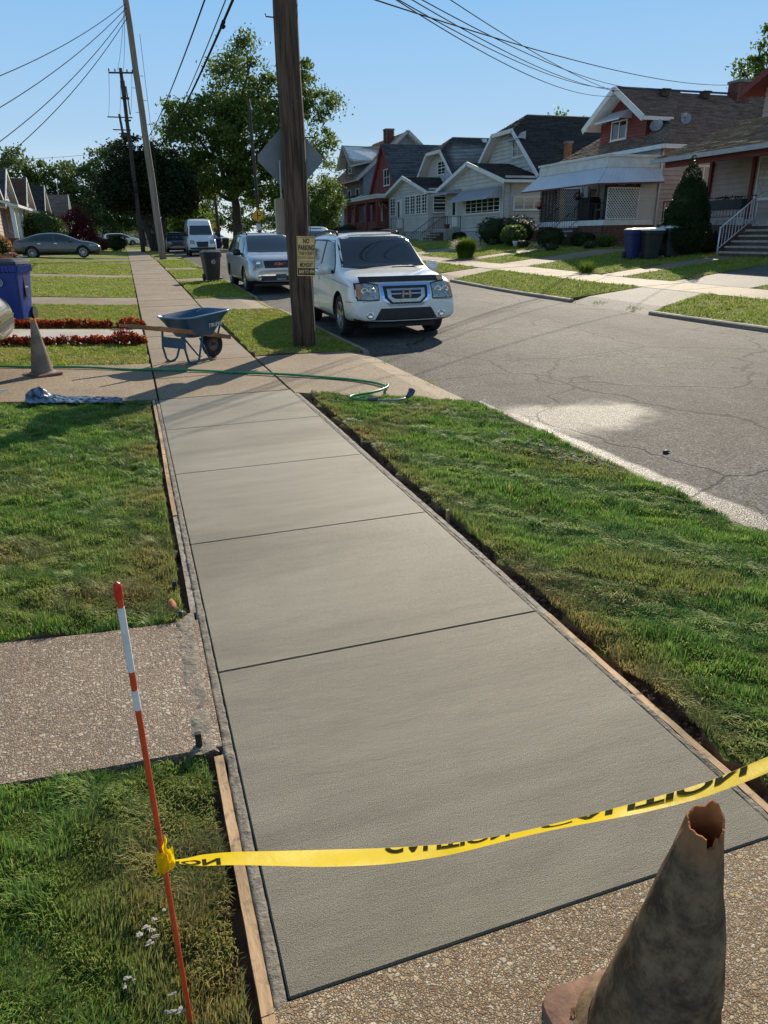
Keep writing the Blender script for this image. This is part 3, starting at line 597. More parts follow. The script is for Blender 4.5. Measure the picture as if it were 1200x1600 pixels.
# --- grass blades
def blades(name,label,quads,dens,h,wd,mat,lift,bamp,seed,dryf=None,kind='stuff',mask=None):
    r=np.random.default_rng(seed); P=[]; 
    for q in quads:
        A,B,Cc,D=[np.array(p,float) for p in q]; ar=abs(np.cross(Cc-A,D-B))/2; n=int(ar*dens); u=r.random(n); v=r.random(n)
        x,y=quadP(q,u,v); P.append(np.stack([x,y],1))
    P=np.concatenate(P); x,y=P[:,0],P[:,1]
    if mask is not None: k=mask(x,y,r); x=x[k]; y=y[k]
    N=len(x); z=Tn(x,y)+lift+bz(x,y,bamp)-.01; s=np.sin
    fld=s(x*11+2*s(y*7))+s(y*13+2*s(x*6.1))+.7*s(x*29+y*17); cl=.5+.5*s(x*17+1.7*s(y*11))*s(y*15+1.3*s(x*9.3))
    hh=h*(.45+.75*cl*r.uniform(.6,1.15,N))*r.uniform(.7,1.25,N); a=fld*1.6+r.normal(0,.75,N); ln=np.clip(.55+.25*s(x*7+y*5)+r.normal(0,.22,N),.05,1.2)
    dx,dy=np.cos(a),np.sin(a); px,py=-dy,dx; w2=wd*r.uniform(.6,1.3,N)/2
    root=np.stack([x,y,z],1); pd=np.stack([px,py,np.zeros(N)],1)*w2[:,None]; dr=np.stack([dx,dy,np.zeros(N)],1); up=np.array([0,0,1.])
    mid=root+dr*(hh*ln*.38)[:,None]+up*(hh*.6)[:,None]; tip=root+dr*(hh*ln)[:,None]+up*(hh*(1-.38*ln))[:,None]
    co=np.empty((N,5,3)); co[:,0]=root-pd; co[:,1]=root+pd; co[:,2]=mid+pd*.8; co[:,3]=mid-pd*.8; co[:,4]=tip
    me=bpy.data.meshes.new(name); me.vertices.add(N*5); me.vertices.foreach_set('co',co.ravel().astype(np.float32))
    base=np.arange(N)*5; loops=np.stack([base,base+1,base+2,base+3,base+3,base+2,base+4],1).ravel(); me.loops.add(N*7); me.loops.foreach_set('vertex_index',loops.astype(np.int32))
    me.polygons.add(N*2); st=np.stack([np.arange(N)*7,np.arange(N)*7+4],1).ravel(); me.polygons.foreach_set('loop_start',st.astype(np.int32))
    me.update(calc_edges=True); tint=np.zeros(N) if dryf is None else np.clip(dryf(x,y,r,N),0,1)
    at=me.attributes.new('tint','FLOAT','POINT'); at.data.foreach_set('value',np.repeat(tint,5).astype(np.float32))
    me.materials.append(MT[mat]); o=bpy.data.objects.new(name,me); C.objects.link(o); tag(o,label,'grass',kind='stuff'); return o
def n2(x,y,f): s=np.sin; return .5+.25*(s(x*f+1.9*s(y*f*.7+1))+s(y*f*1.1+2.1*s(x*f*.6)))
def dryR(x,y,r,N): return np.clip((1.90-x)/.22,0,1)*r.uniform(.35,1,N)*(.4+.8*n2(x,y,2.2))+ .55*(n2(x,y,3.1)>.74)*r.uniform(.2,1,N)+.12*r.random(N)
def dryL(x,y,r,N):
    d=np.zeros(N)
    for cx,cy,rx,ry in ((-.2,7.9,.28,.25),(-.18,6.2,.25,.3),(-.2,5.0,.22,.3),(-.22,3.9,.2,.5),(-1.0,4.2,.4,.3),(-.25,1.7,.25,.35),(-.15,1.2,.16,.4),(-.5,3.5,.4,.2)):
        d+=np.exp(-(((x-cx)/rx)**2+((y-cy)/ry)**2))*r.uniform(.3,1,N)
    return d+.1*r.random(N)+.5*(n2(x,y,2.6)>.8)*r.uniform(0,1,N)
blades('grass','dense green grass of the small front left lawn around the marker stake',[[(-1.25,.55),(-.095,.55),(-.095,2.14),(-1.25,2.19)]],28000,.044,.0034,'blade_near',-.012,1.3,1,dryL)
blades('grass','green grass of the left lawn between the aggregate path and driveway',[[(-1.5,3.21),(-.10,3.14),(-.10,5.2),(-1.7,5.2)]],17000,.045,.0044,'blade_near',0,1.3,2,dryL)
blades('grass','grass at the far end of the left lawn before the driveway',[[(-2.2,5.2),(-.10,5.2),(-.10,8.39),(-2.2,8.7)]],9000,.048,.006,'blade_near',0,1.3,3,dryL)
blades('grass','green grass of the near verge strip right of the form board',[[(1.63,.95),(3.26,.95),(3.26,4.0),(1.64,4.0)]],19000,.050,.0044,'blade_near',.005,1.3,4,dryR)
blades('grass','green grass of the verge strip towards the garden hose',[[(1.64,4.0),(3.26,4.0),(3.26,6.95),(1.70,8.16)]],10000,.052,.006,'blade_near',.005,1.3,5,dryR)
blades('grass','mown sunlit grass of the left lawns beyond the driveway',[R4(-3.2,-.03,11.1,13.2),R4(-3.4,-.04,15.95,20.7)],1900,.05,.010,'blade_far',.01,.6,6,lambda x,y,r,N:.9*(n2(x,y,1.7)>.62)*r.random(N)+.15*r.random(N))
blades('grass','sunlit grass of the more distant left lawns',[R4(-7,-.04,22.9,31.4),R4(-8,-.04,33.2,43.4)],330,.055,.02,'blade_far',.015,.8,7,lambda x,y,r,N:.8*(n2(x,y,1.1)>.62)*r.random(N))
blades('grass','grass around the foot of the wooden utility pole on the verge',[V2[0]],2400,.05,.009,'blade_far',.012,.8,8,lambda x,y,r,N:.8*(n2(x,y,2.1)>.66)*r.random(N)+.2*r.random(N))
blades('grass','grass of the verge squares beside the parked grey car',[V2[1],V2[2],V2[3]],500,.055,.018,'blade_far',.012,.8,9)
blades('grass','grass of the far verge between kerb and pavement',[[(11.08,8),(13.2,8),(13.2,14.6),(11.08,13.8)],[(11.08,17.2),(13.2,17.2),(13.2,25.6),(11.08,24.9)],[(11.08,27.5),(13.2,27.5),(13.2,37.5),(11.08,36.9)]],520,.075,.017,'blade_far',.02,.9,10)
blades('grass','grass of the front lawns of the houses across the road',[[(14.9,a),(21,a),(21,b),(14.9,b)] for a,b,mt in FL if mt=='turf_far' and b<47],260,.07,.022,'blade_far',.02,.9,11)
# tufts and weeds growing at edges and cracks
def wm(x,y,r): return r.random(len(x))<.9
blades('weeds','low green weeds growing in the joint where the apron meets the road',[[(3.28,7.1),(3.45,7.0),(3.42,8.2),(3.25,8.4)],[(3.22,9.9),(3.4,9.8),(3.5,11.2),(3.2,11.3)],[(11.0,13.9),(11.35,13.9),(11.3,17),(10.95,17)]],700,.05,.009,'blade_far',-.03,.3,12,mask=lambda x,y,r:n2(x,y,5)>.55)
# ------------------------------------------------------------ houses
EX,EY,EZ=V((1,0,0)),V((0,1,0)),V((0,0,1))
def win(root,org,c,u,n,w_,h,pane='glass_dark',trim='white_trim',mul=1,rail=True,name='window',fr=.07,sill=True):
    u=V(u).normalized(); n=V(n).normalized(); c=V(c); f=MB(); d=.05
    for s in (-1,1):
        f.box(c+u*(s*(w_/2))+n*d*.5,(fr/2,h/2+fr/2,d/2+.01),(u,EZ,n)); f.box(c+EZ*(s*h/2)+n*d*.5,(w_/2-fr/2,fr/2,d/2+.008),(u,EZ,n))
    for k in range(1,mul): f.box(c+u*(w_*(k/mul-.5))+n*d*.45,(fr*.45,h/2-fr/2,d/2),(u,EZ,n))
    o=f.build(name,trim,root,org=org)
    if rail:
        m_=MB(); 
        for k in range(mul):
            cc=c+u*(w_*((k+.5)/mul-.5))+n*d*.35; m_.box(cc,(w_/mul/2-fr*.45,.02,.012),(u,EZ,n))
        m_.build('sash',trim,o,org=org)
    g=MB(); g.box(c+n*.012,(w_/2-fr*.3,h/2-fr*.3,.008),(u,EZ,n)); g.build('pane',pane,o,org=org)
    if sill: s_=MB(); s_.box(c-EZ*(h/2+fr*.7)+n*.05,(w_/2+fr,.02,.06),(u,EZ,n)); s_.build('sill',trim,o,org=org)
    return o
def wallp(root,org,polys,mat,step=.13,lift=.03,name='wall',sid=True):
    """polys: list of (polygon, outward normal)"""
    a=MB(); b=MB()
    for P,n in polys:
        P=[V(p) for p in P]; a.add([p-V(n)*.0 for p in P],[tuple(range(len(P)))])
        if sid: courses(b,P,n,EZ,step,lift)
    w_=a.build(name,mat,root,org=org)
    if sid: b.build('siding',mat,root,org=org,kind='stuff')
    return w_
def roof(root,org,planes,mat,fascia='white_trim',step=.15,tab=.5,th=.14,name='roof',fh=.16,seed=1,fas=True,lift=.034):
    a=MB(); b=MB(); f=MB()
    for i,(P,up) in enumerate(planes):
        P=[V(p) for p in P]; up=V(up); n=(P[1]-P[0]).cross(P[2]-P[0]).normalized()
        if n.z<0: n=-n
        up=(up-n*up.dot(n)).normalized(); a.prism([p-n*.002 for p in P],-n*th)
        courses(b,P,n,up,step,lift,tab,seed+i)
    r=a.build(name,fascia,root,org=org); b.build('shingles',mat,r,org=org,kind='stuff'); return r
def rakes(root,org,segs,mat='white_trim',h=.2,t=.05,name='fascia'):
    for a,b in segs:
        m_=MB(); m_.bar(a,b,t,h); m_.build(name,mat,root,org=org)
def chimney(root,org,x,y,z0,z1,w_=.35,mat='brick_red',d=None):
    m_=MB(); z=z0; d=d or w_; k=0
    while z<z1:
        for i in range(-1,2):
            for (cx,cy,hx,hy) in ((x+i*w_*.66,y-d,w_*.31,.03),(x-w_,y+i*d*.66,.03,d*.31)): m_.box((cx+(w_*.2*(k%2) if hx>.05 else 0),cy,z+.045),(hx,hy,.036))
        z+=.09; k+=1
    c=MB(); c.bb(x-w_,x+w_,y-d,y+d,z0,z1-.02); o=c.build('chimney','mortar',root,org=org); m_.build('brickwork',mat,o,org=org,kind='stuff')
    c=MB(); c.bb(x-w_-.06,x+w_+.06,y-d-.06,y+d+.06,z1-.02,z1+.10); c.build('chimney_cap','mortar',o,org=org)
def bricks(root,org,x0,x1,y,z0,z1,axis='x',mat='brick_red',name='foundation',sg=-1):
    """running-bond courses on a wall face: at y (axis x) facing -y, or at x (axis y) facing -x"""
    c=MB(); m_=MB()
    if axis=='x': c.bb(x0,x1,y,y+.2,z0,z1)
    else: c.bb(y,y+.2,x0,x1,z0,z1)
    z=z0; k=0
    while z<z1-.03:
        u=x0-(.11 if k%2 else 0)
        while u<x1:
            a=max(u,x0); b=min(u+.205,x1); u+=.215
            if b-a<.03: continue
            if axis=='x': m_.bb(a,b,y-.012,y+.01,z+.005,min(z+.062,z1))
            else: m_.bb(y-.012,y+.01,a,b,z+.005,min(z+.062,z1))
        z+=.075; k+=1
    o=c.build(name,'mortar',root,org=org); m_.build('brickwork',mat,o,org=org,kind='stuff')
def awning(root,org,x,y0,y1,z0,z1,out,mat='awning_grey',label=None,ribs=True):
    """sloping metal awning on a wall facing -x, with side gores and raised ribs"""
    m_=MB(); A=(x,y0,z1);B=(x,y1,z1);Cc=(x-out,y1,z0);D=(x-out,y0,z0)
    m_.add([A,B,Cc,D,(x,y0,z0),(x,y1,z0)],[(0,1,2,3),(0,3,4),(1,5,2)]); m_.bb(x-out-.01,x-out+.01,y0,y1,z0-.06,z0)
    n=int((y1-y0)/.22)
    for i in range(n+1):
        y=y0+(y1-y0)*i/n; m_.bar((x,y,z1+.012),(x-out,y,z0+.012),.03,.02)
    o=m_.build('awning',mat,root,org=org)
    if label: o['label']=label
    return o
def rail(root,org,a,b,h=.85,n=None,mat='iron',name='railing',r=.012,part='baluster',sep=True):
    a=V(a);b=V(b); m_=MB(); m_.tube([a+EZ*h,b+EZ*h],r*1.6,6); m_.tube([a+EZ*.1,b+EZ*.1],r,6)
    L=(b-a).length; n=n or max(2,int(L/.13))
    for e in (a,b): m_.tube([e,e+EZ*(h+.03)],r*1.8,6)
    o=m_.build(name,mat,root,org=org,smooth=True); bm_=MB()
    for i in range(1,n):
        p=a+(b-a)*i/n
        if sep: q=MB(); q.tube([p+EZ*.1,p+EZ*h],r*.7,5); q.build(part,mat,o,org=org)
        else: bm_.tube([p+EZ*.1,p+EZ*h],r*.7,5)
    if not sep: bm_.build('balusters',mat,o,org=org,kind='stuff')
    return o
def steps(root,org,x0,y0,y1,z0,z1,n,run=.28,mat='step_stone',dirx=-1,riser='door_brown'):
    """treads from a landing edge at x0 down toward -x"""
    for i in range(n):
        m_=MB(); zt=z1-(z1-z0)*(i+1)/(n+1); xa=x0+dirx*run*(i+1); m_.bb(xa-.05,xa+run-.004,y0-.02,y1+.02,zt-.07,zt); s_=m_.build('step',mat,root,org=org,bev=.012); m_=MB(); m_.bb(min(xa,x0+dirx*run*i),max(xa,x0+dirx*run*i)-.002,y0,y1,z0-.3,zt-.072); m_.build('riser',riser,s_,org=org)
def lattice(root,org,P,u,v,W,H,mat,sp=.15,w_=.035):
    P=V(P);u=V(u);v=V(v); n=u.cross(v); m_=MB(); k=-H
    while k<W:
        for s in (1,-1):
            a=max(k,0); b=min(k+H,W)
            if b-a>.05:
                if s==1: p=P+u*a+v*(a-k); q=P+u*b+v*(b-k)
                else: p=P+u*a+v*(H-(a-k)); q=P+u*b+v*(H-(b-k))
                m_.bar(p+n*.006*s,q+n*.006*s,w_,.008,up=n)
        k+=sp
    for a,b in ((P,P+u*W),(P+v*H,P+u*W+v*H),(P,P+v*H),(P+u*W,P+u*W+v*H)): m_.bar(a+n*.012,b+n*.012,.05,.03,up=n)
    return m_.build('lattice',mat,root,org=org)
def basket(x,y,z,leaf,flow,label,s=.28,grp=None):
    t=thing('hanging_basket',label,'hanging basket',(x,y,z),0,grp); m_=MB(); m_.lathe([(.001,-.16),(s*.5,-.15),(s*.62,0)],(0,0,0),EZ,12); m_.build('pot','bin_black',t,smooth=True)
    m_=MB(); 
    for k in range(3): m_.tube([(s*.55*math.cos(k*2.1),s*.55*math.sin(k*2.1),0),(0,0,.5)],.004,4)
    m_.build('hanger','iron',t)
    leafobj('foliage',[((0,0,.05),(s,s,s*.7))],260,.05,leaf,t,seed=int(x*7)); leafobj('blossom',[((0,0,.05),(s*1.05,s*1.05,s*.75))],60,.045,flow,t,seed=int(x*9)+1)
def leafpts(lobes,n,size,seed,clump=.0,shell=.5):
    r=np.random.default_rng(seed); vol=np.array([l[1][0]*l[1][1]*l[1][2] for l in lobes])**.8; pk=r.choice(len(lobes),n,p=vol/vol.sum())
    cen=np.array([l[0] for l in lobes],float); rad=np.array([l[1] for l in lobes],float)
    if clump:
        nc=max(6,int(n/70)); ck=r.choice(len(lobes),nc,p=vol/vol.sum()); d=r.normal(size=(nc,3)); d/=np.linalg.norm(d,axis=1)[:,None]; cc=cen[ck]+d*rad[ck]*(shell+(1-shell)*r.random(nc)**.6)[:,None]
        k=r.integers(0,nc,n); cs=clump*r.uniform(.5,1.3,nc); off=r.normal(size=(n,3))*cs[k][:,None]*.5; off[:,2]*=.62; return cc[k]+off,r
    d=r.normal(size=(n,3)); d/=np.linalg.norm(d,axis=1)[:,None]
    return cen[pk]+d*rad[pk]*(shell+(1-shell)*r.random(n)**.5)[:,None],r
def leafobj(name,lobes,n,size,mat,parent=None,seed=1,clump=0,shell=.5,loc=(0,0,0),up=.0,aspect=.6,floor=None):
    p,r=leafpts(lobes,n,size,seed,clump,shell)
    if floor is not None: p=p[p[:,2]>floor]; n=len(p)
    a=r.normal(size=(n,3)); a[:,2]+=up; a/=np.linalg.norm(a,axis=1)[:,None]; b=np.cross(a,r.normal(size=(n,3))); b/=np.linalg.norm(b,axis=1)[:,None]; s=(size*r.uniform(.6,1.4,n)/2)[:,None]; c=np.cross(a,b)
    co=np.empty((n,4,3)); co[:,0]=p-a*s; co[:,1]=p+b*s*aspect+c*s*.15; co[:,2]=p+a*s; co[:,3]=p-b*s*aspect+c*s*.15
    me=bpy.data.meshes.new(name); me.vertices.add(n*4); me.vertices.foreach_set('co',co.ravel().astype(np.float32)); me.loops.add(n*4); me.loops.foreach_set('vertex_index',np.arange(n*4,dtype=np.int32))
    me.polygons.add(n); me.polygons.foreach_set('loop_start',(np.arange(n)*4).astype(np.int32)); me.update(calc_edges=True); me.materials.append(MT[mat])
    o=bpy.data.objects.new(name,me); C.objects.link(o); o.location=loc
    if parent is not None: o.parent=parent
    return o
def satdish(x,y,z,label,root=None,org=None,s=.26):
    m_=MB(); c=V((x,y,z))-V(org); ax=V((-.75,-.6,.35)).normalized()
    m_.lathe([(.001,0),(s*.5,.02),(s*.85,.055),(s,.09),(s*.98,.10),(s*.5,.03),(.001,.012)],c,ax,18); m_.tube([c,c-ax*.12,c+V((0,.05,-.45))],.018,6); m_.tube([c-EZ*s*.8,c+ax*.35],.01,5); m_.box(c+ax*.36,(.04,.03,.03))
    return m_.build('satellite_dish','dish',root,smooth='auto')
def A(m_,ps): m_.add([V(p) for p in ps],[tuple(range(len(ps)))])
# ===== red gabled house with brown shingle roof (D)
org=V((28,35,1.0)); h=thing('house','house with red front gable, brown shingle roof and white metal porch awning','house',org)
wallp(h,org,[([(24.3,31,.8),(36,31,.8),(36,31,5.75),(24.3,31,5.75)],(0,-1,0))],'siding_pink',.2,.04)
wallp(h,org,[([(24.3,31,.8),(24.3,39,.8),(24.3,39,5.5),(24.3,31,5.5)],(-1,0,0)),([(24.3,39,.8),(36,39,.8),(36,39,5.7),(24.3,39,5.7)],(0,1,0)),([(36,31,.8),(36,39,.8),(36,39,5.6),(36,35,8.2),(36,31,5.6)],(1,0,0))],'siding_white',.2,.04)
roof(h,org,[([(24,30.5,5.45),(36.4,30.5,5.45),(36.4,35,8.4),(28.1,35,8.4)],(0,1,.6)),([(24,39.5,5.45),(28.1,35,8.4),(36.4,35,8.4),(36.4,39.5,5.45)],(0,-1,.6)),([(24,39.5,5.45),(24,30.5,5.45),(28.1,35,8.4)],(1,0,.6))],'shingle_brown',seed=3)
roof(h,org,[([(24.2,32.6,6.88),(26.08,32.6,6.88),(28.2,35,8.45),(24.2,35,8.45)],(0,1,.6)),([(24.2,35,8.45),(28.2,35,8.45),(26.08,37.4,6.88),(24.2,37.4,6.88)],(0,-1,.6))],'shingle_brown',name='dormer_roof',seed=13)
wallp(h,org,[([(24.9,33.1,5.9),(24.9,36.9,5.9),(24.9,36.9,7.12),(24.9,35,8.3),(24.9,33.1,7.12)],(-1,0,0)),([(24.9,33.1,5.9),(27,33.1,5.9),(27,33.1,7.1),(24.9,33.1,7.1)],(0,-1,0))],'siding_red',.15,name='gable_wall')
rakes(h,org,[((24.14,32.45,6.80),(24.14,35,8.42)),((24.14,37.55,6.80),(24.14,35,8.42))],h=.28); rakes(h,org,[((24.2,32.57,6.82),(26.0,32.57,6.82))],'white_trim',.16,.08,'gutter')
rakes(h,org,[((23.93,30.4,5.38),(23.93,39.6,5.38)),((24,30.44,5.38),(36.4,30.44,5.38))],'white_trim',.18,.12,'gutter')
m_=MB(); m_.bar((24.2,35,8.5),(36.4,35,8.5),.16,.07); m_.build('ridge_cap','bin_blue_dark',h,org=org)
win(h,org,(24.88,35.25,6.62),EY,-EX,1.25,.85,mul=2,rail=False); awning(h,org,24.86,34.3,36.4,7.05,7.5,.75,'awning_metal','white metal awning over the gable window')
win(h,org,(26.85,30.98,4.2),EX,-EY,.95,.85,'blind',mul=2,rail=False); win(h,org,(28.6,30.98,4.1),EX,-EY,.7,.9,'glass_dark')
for x in (26.75,29.3): 
    m_=MB(); m_.box((x,34.45,8.25),(.20,.17,.14)); m_.box((x,34.42,8.41),(.24,.22,.02)); m_.build('roof_vent','pole_dark',h,org=org)
m_=MB(); m_.tube([(26.4,32.4,6.5),(26.4,32.4,6.95)],.05,8); m_.box((26.4,32.3,6.95),(.07,.12,.09)); m_.build('vent_pipe','grey_trim',h,org=org,smooth='auto')
satdish(25.1,32.6,6.5,'',h,org,.3); satdish(26.5,32.2,6.75,'',h,org,.24)
chimney(h,org,31.7,34.7,7.6,8.95,.38)
# porch
m_=MB(); m_.bb(21.45,24.28,31,37,2.02,2.26); m_.build('porch_floor','white_trim',h,org=org)
bricks(h,org,21.5,24.3,31.04,.7,2.02,'x'); bricks(h,org,31.04,37,21.5,.7,2.02,'y')
m_=MB(); m_.bb(21.4,24.3,31.0,37.1,4.52,5.0); m_.bb(21.34,24.3,30.94,37.16,4.96,5.06); m_.build('porch_fascia','white_paint',h,org=org)
m_=MB(); m_.bb(21.45,24.28,31.05,37.05,4.40,4.52); m_.build('porch_ceiling','white_paint',h,org=org)
# mitred wrap-around awning
m_=MB(); z1,z0=4.5,3.80; o_=.75
Pf=[(21.38,37.1,z1),(21.38,30.98,z1),(21.38-o_,30.98-o_*.6,z0),(21.38-o_,37.6,z0)]; Ps=[(21.38,30.98,z1),(24.3,30.98,z1),(24.3,30.98-o_*.6,z0+.1),(21.38-o_,30.98-o_*.6,z0)]
A(m_,Pf);A(m_,Ps); A(m_,[(21.38,37.1,z1),(21.38-o_,37.6,z0),(21.38,37.6,z0)])
for i in range(31): t_=i/30; a=V(Pf[1]).lerp(V(Pf[0]),t_); b=V(Pf[2]).lerp(V(Pf[3]),t_); m_.bar(a+EZ*.01,b+EZ*.01,.025,.02)
for i in range(15): t_=i/14; a=V(Ps[0]).lerp(V(Ps[1]),t_); b=V(Ps[3]).lerp(V(Ps[2]),t_); m_.bar(a+EZ*.01,b+EZ*.01,.025,.02)
m_.build('awning','awning_metal',h,org=org)['label']='large white ribbed metal awning round the porch'
m_=MB(); m_.bar((21.38-o_,30.98-o_*.6,z0-.03),(21.38-o_,37.6,z0-.03),.02,.07); m_.bar((21.38-o_,30.98-o_*.6,z0-.03),(24.3,30.98-o_*.6,z0+.07),.02,.07); m_.build('awning_trim','trim_red',h,org=org)
wallp(h,org,[([(23.35,31.02,2.26),(24.32,31.02,2.26),(24.32,31.02,4.5),(23.35,31.02,4.5)],(0,-1,0))],'siding_white',.14,name='porch_wall')
lattice(h,org,(21.55,31.0,2.3),EX,EZ,1.75,1.35,'white_trim'); lattice(h,org,(23.9,36.95,2.3),-EX,EZ,2.35,1.6,'iron',.13)  # far lattice coloured dark, painted as a silhouette against the bright background
m_=MB(); m_.bb(21.55,23.35,31.10,31.12,2.3,3.75); m_.build('porch_infill','black_plastic',h,org=org)  # added black panel, stands in for the shade inside the porch
lattice(h,org,(21.52,36.9,2.3),-EY,EZ,1.5,1.5,'iron',.13)  # front lattice likewise dark for its backlit look
m_=MB(); m_.box((22.9,34.4,2.85),(.35,.6,.55),taper=.1); q=m_.build('covered_grill','black_plastic',org=(22.9,34.4,2.3),bev=.08); tag(q,'bulky black covered grill on the porch of the white awning','grill')
for x,y in ((21.5,31.1),(21.5,33.0),(21.5,35.2),(21.5,36.95)):
    m_=MB()
    for dx in (-.07,.07): m_.tube([(x,y+dx,2.26),(x,y+dx,4.45)],.014,5)
    for k in range(9): zz=2.4+k*.24; m_.tube([(x,y-.07,zz),(x,y,zz+.1),(x,y+.07,zz)],.008,4)
    m_.build('iron_post','iron',h,org=org)
rail(h,org,(21.5,31.15,2.26),(21.5,32.9,2.26),.75,sep=False)
win(h,org,(24.26,32.6,3.5),EY,-EX,1.7,1.2,mul=2); m_=MB(); m_.bb(24.2,24.28,34.1,35.1,2.26,4.3); m_.build('door','door_brown',h,org=org); win(h,org,(24.26,36.2,3.5),EY,-EX,.9,1.2)
for y0,y1 in ((31.5,32.9),): 
    m_=MB(); m_.bb(22.2,22.8,y0,y1,2.7,2.8); m_.bb(22.75,22.85,y0,y1,2.8,3.3); m_.bb(22.2,22.3,y0,y0+.08,2.26,3.0); m_.bb(22.2,22.3,y1-.08,y1,2.26,3.0); q=m_.build('porch_bench','door_brown',org=(22.5,32.2,2.26)); tag(q,'dark wooden bench on the porch behind the white lattice','bench')
steps(h,org,21.45,33.1,34.9,1.0,2.22,5,.3,'step_pale')
for y in (33.1,34.9): 
    m_=MB(); a=V((21.45,y,2.2));b=V((20.0,y,1.1)); m_.tube([a+EZ*.8,b+EZ*.8],.018,6); m_.tube([a+EZ*.15,b+EZ*.15],.012,6)
    for k in range(12): p=a.lerp(b,k/11); m_.tube([p,p+EZ*.8],.010,5)
    m_.build('handrail','iron',h,org=org)
m_=MB(); m_.tube([(24.36,30.93,5.3),(24.36,30.93,4.9),(24.36,30.93,1.0)],.045,8); m_.build('downpipe','white_trim',h,org=org,smooth=True)
basket(21.2,36.5,3.05,'leaf_red','petal_pink','dark red hanging basket at the left end of the white awning',.26,'hanging baskets on the awning porch'); basket(21.2,32.9,3.35,'leaf_red','petal_red','reddish hanging basket in the middle of the white awning porch',.26,'hanging baskets on the awning porch')
# ===== white house with clipped gable (C)
org=V((29,47,1.0)); h=thing('house','white sided house with big dark clipped gable roof, grey awnings and small brick chimney','house',org)
wallp(h,org,[([(22.2,42.5,1.9),(36,42.5,1.9),(36,42.5,5.0),(22.2,42.5,5.0)],(0,-1,0)),([(22.2,42.5,1.9),(22.2,51.5,1.9),(22.2,51.5,4.9),(22.2,47.1,5.9),(22.2,42.5,4.9)],(-1,0,0)),([(22.2,51.5,1.9),(36,51.5,1.9),(36,51.5,5),(22.2,51.5,5)],(0,1,0)),([(36,42.5,1.9),(36,51.5,1.9),(36,51.5,5.3),(36,47.2,8.8),(36,42.5,5.3)],(1,0,0)),
  ([(24.9,43.1,5.0),(24.9,51.4,5.0),(24.9,48.8,7.9),(24.9,46,7.9)],(-1,0,0))],'siding_white',.24,.045)
bricks(h,org,22.25,36,42.53,.6,1.9,'x'); m_=MB(); m_.bb(22.23,22.4,42.6,51.4,.6,1.88); m_.build('foundation','grey_trim',h,org=org)
roof(h,org,[([(24.35,42.4,5.1),(36.4,42.4,5.1),(36.4,47.3,9.05),(26.2,47.3,9.05),(24.35,45.9,7.92)],(0,1,.8)),([(24.35,52.2,5.1),(24.35,48.7,7.92),(26.2,47.3,9.05),(36.4,47.3,9.05),(36.4,52.2,5.1)],(0,-1,.8)),([(24.35,48.7,7.92),(24.35,45.9,7.92),(26.2,47.3,9.05)],(1,0,.6))],'shingle_charcoal',seed=33)
roof(h,org,[([(21.8,41.9,4.72),(25.6,41.9,4.72),(25.6,47.1,6.05),(21.8,47.1,6.05)],(0,1,.3)),([(21.8,47.1,6.05),(25.6,47.1,6.05),(25.6,52.1,4.72),(21.8,52.1,4.72)],(0,-1,.3))],'shingle_slate',name='porch_roof',seed=37)
rakes(h,org,[((21.75,41.75,4.63),(21.75,47.1,6.03)),((21.75,52.25,4.63),(21.75,47.1,6.03)),((24.3,42.3,4.98),(24.3,45.9,7.88)),((24.3,52.3,4.98),(24.3,48.7,7.88)),((24.3,45.85,7.88),(24.3,48.75,7.88))],h=.24); rakes(h,org,[((21.8,41.82,4.66),(36,41.82,4.66))],'white_trim',.15,.1,'gutter')
win(h,org,(22.18,45.45,3.42),EY,-EX,5.0,.85,'glass_dark',mul=6,rail=False); awning(h,org,22.14,42.8,48.6,3.78,4.45,1.0,'awning_grey','wide grey metal awning over the porch windows'); awning(h,org,22.14,48.8,52.4,4.35,4.62,1.0,'awning_grey','small metal awning over the front door')
m_=MB(); m_.bb(22.10,22.19,49.2,50.1,2.2,4.2); m_.build('door','white_trim',h,org=org); win(h,org,(22.08,49.65,3.5),EY,-EX,.6,1.1,rail=False,sill=False,name='door_window')
win(h,org,(23.9,42.48,3.45),EX,-EY,2.1,.72,'glass_blind',mul=3,rail=False); win(h,org,(24.88,45.9,6.85),EY,-EX,1.5,.95,mul=2); awning(h,org,24.84,45.0,46.9,7.35,7.75,.6,'awning_grey')
chimney(h,org,25.75,41.4,4.8,6.7,.16,'brick_orange',.14)
m_=MB(); m_.tube([(22.6,42.44,4.6),(22.6,42.44,2.0)],.04,6); m_.build('downpipe','grey_trim',h,org=org,smooth=True)
m_=MB(); m_.bb(21.0,22.18,48.7,51.0,.8,2.1); m_.build('landing','step_stone',h,org=org); steps(h,org,21.0,49.0,50.8,.9,2.1,6,.28)
rail(h,org,(21.0,48.75,2.1),(22.15,48.75,2.1),.8,7); rail(h,org,(21.0,50.95,2.1),(22.15,50.95,2.1),.8,7)
for y in (48.95,50.85):
    m_=MB(); a=V((21.0,y,2.1));b=V((19.3,y,1.0)); m_.tube([a+EZ*.8,b+EZ*.8],.018,6)
    for k in range(13): p=a.lerp(b,k/12); m_.tube([p,p+EZ*.8],.010,5)
    m_.build('handrail','iron',h,org=org)
m_=MB(); m_.lathe([(.001,0),(.16,0),(.2,.3),(.001,.3)],(0,0,0),EZ,14); q=m_.build('planter','trim_red',org=(0,0,0)); q.location=(21.3,49.1,2.1); tag(q,'dark red planter on the landing of the white clipped gable house','planter')
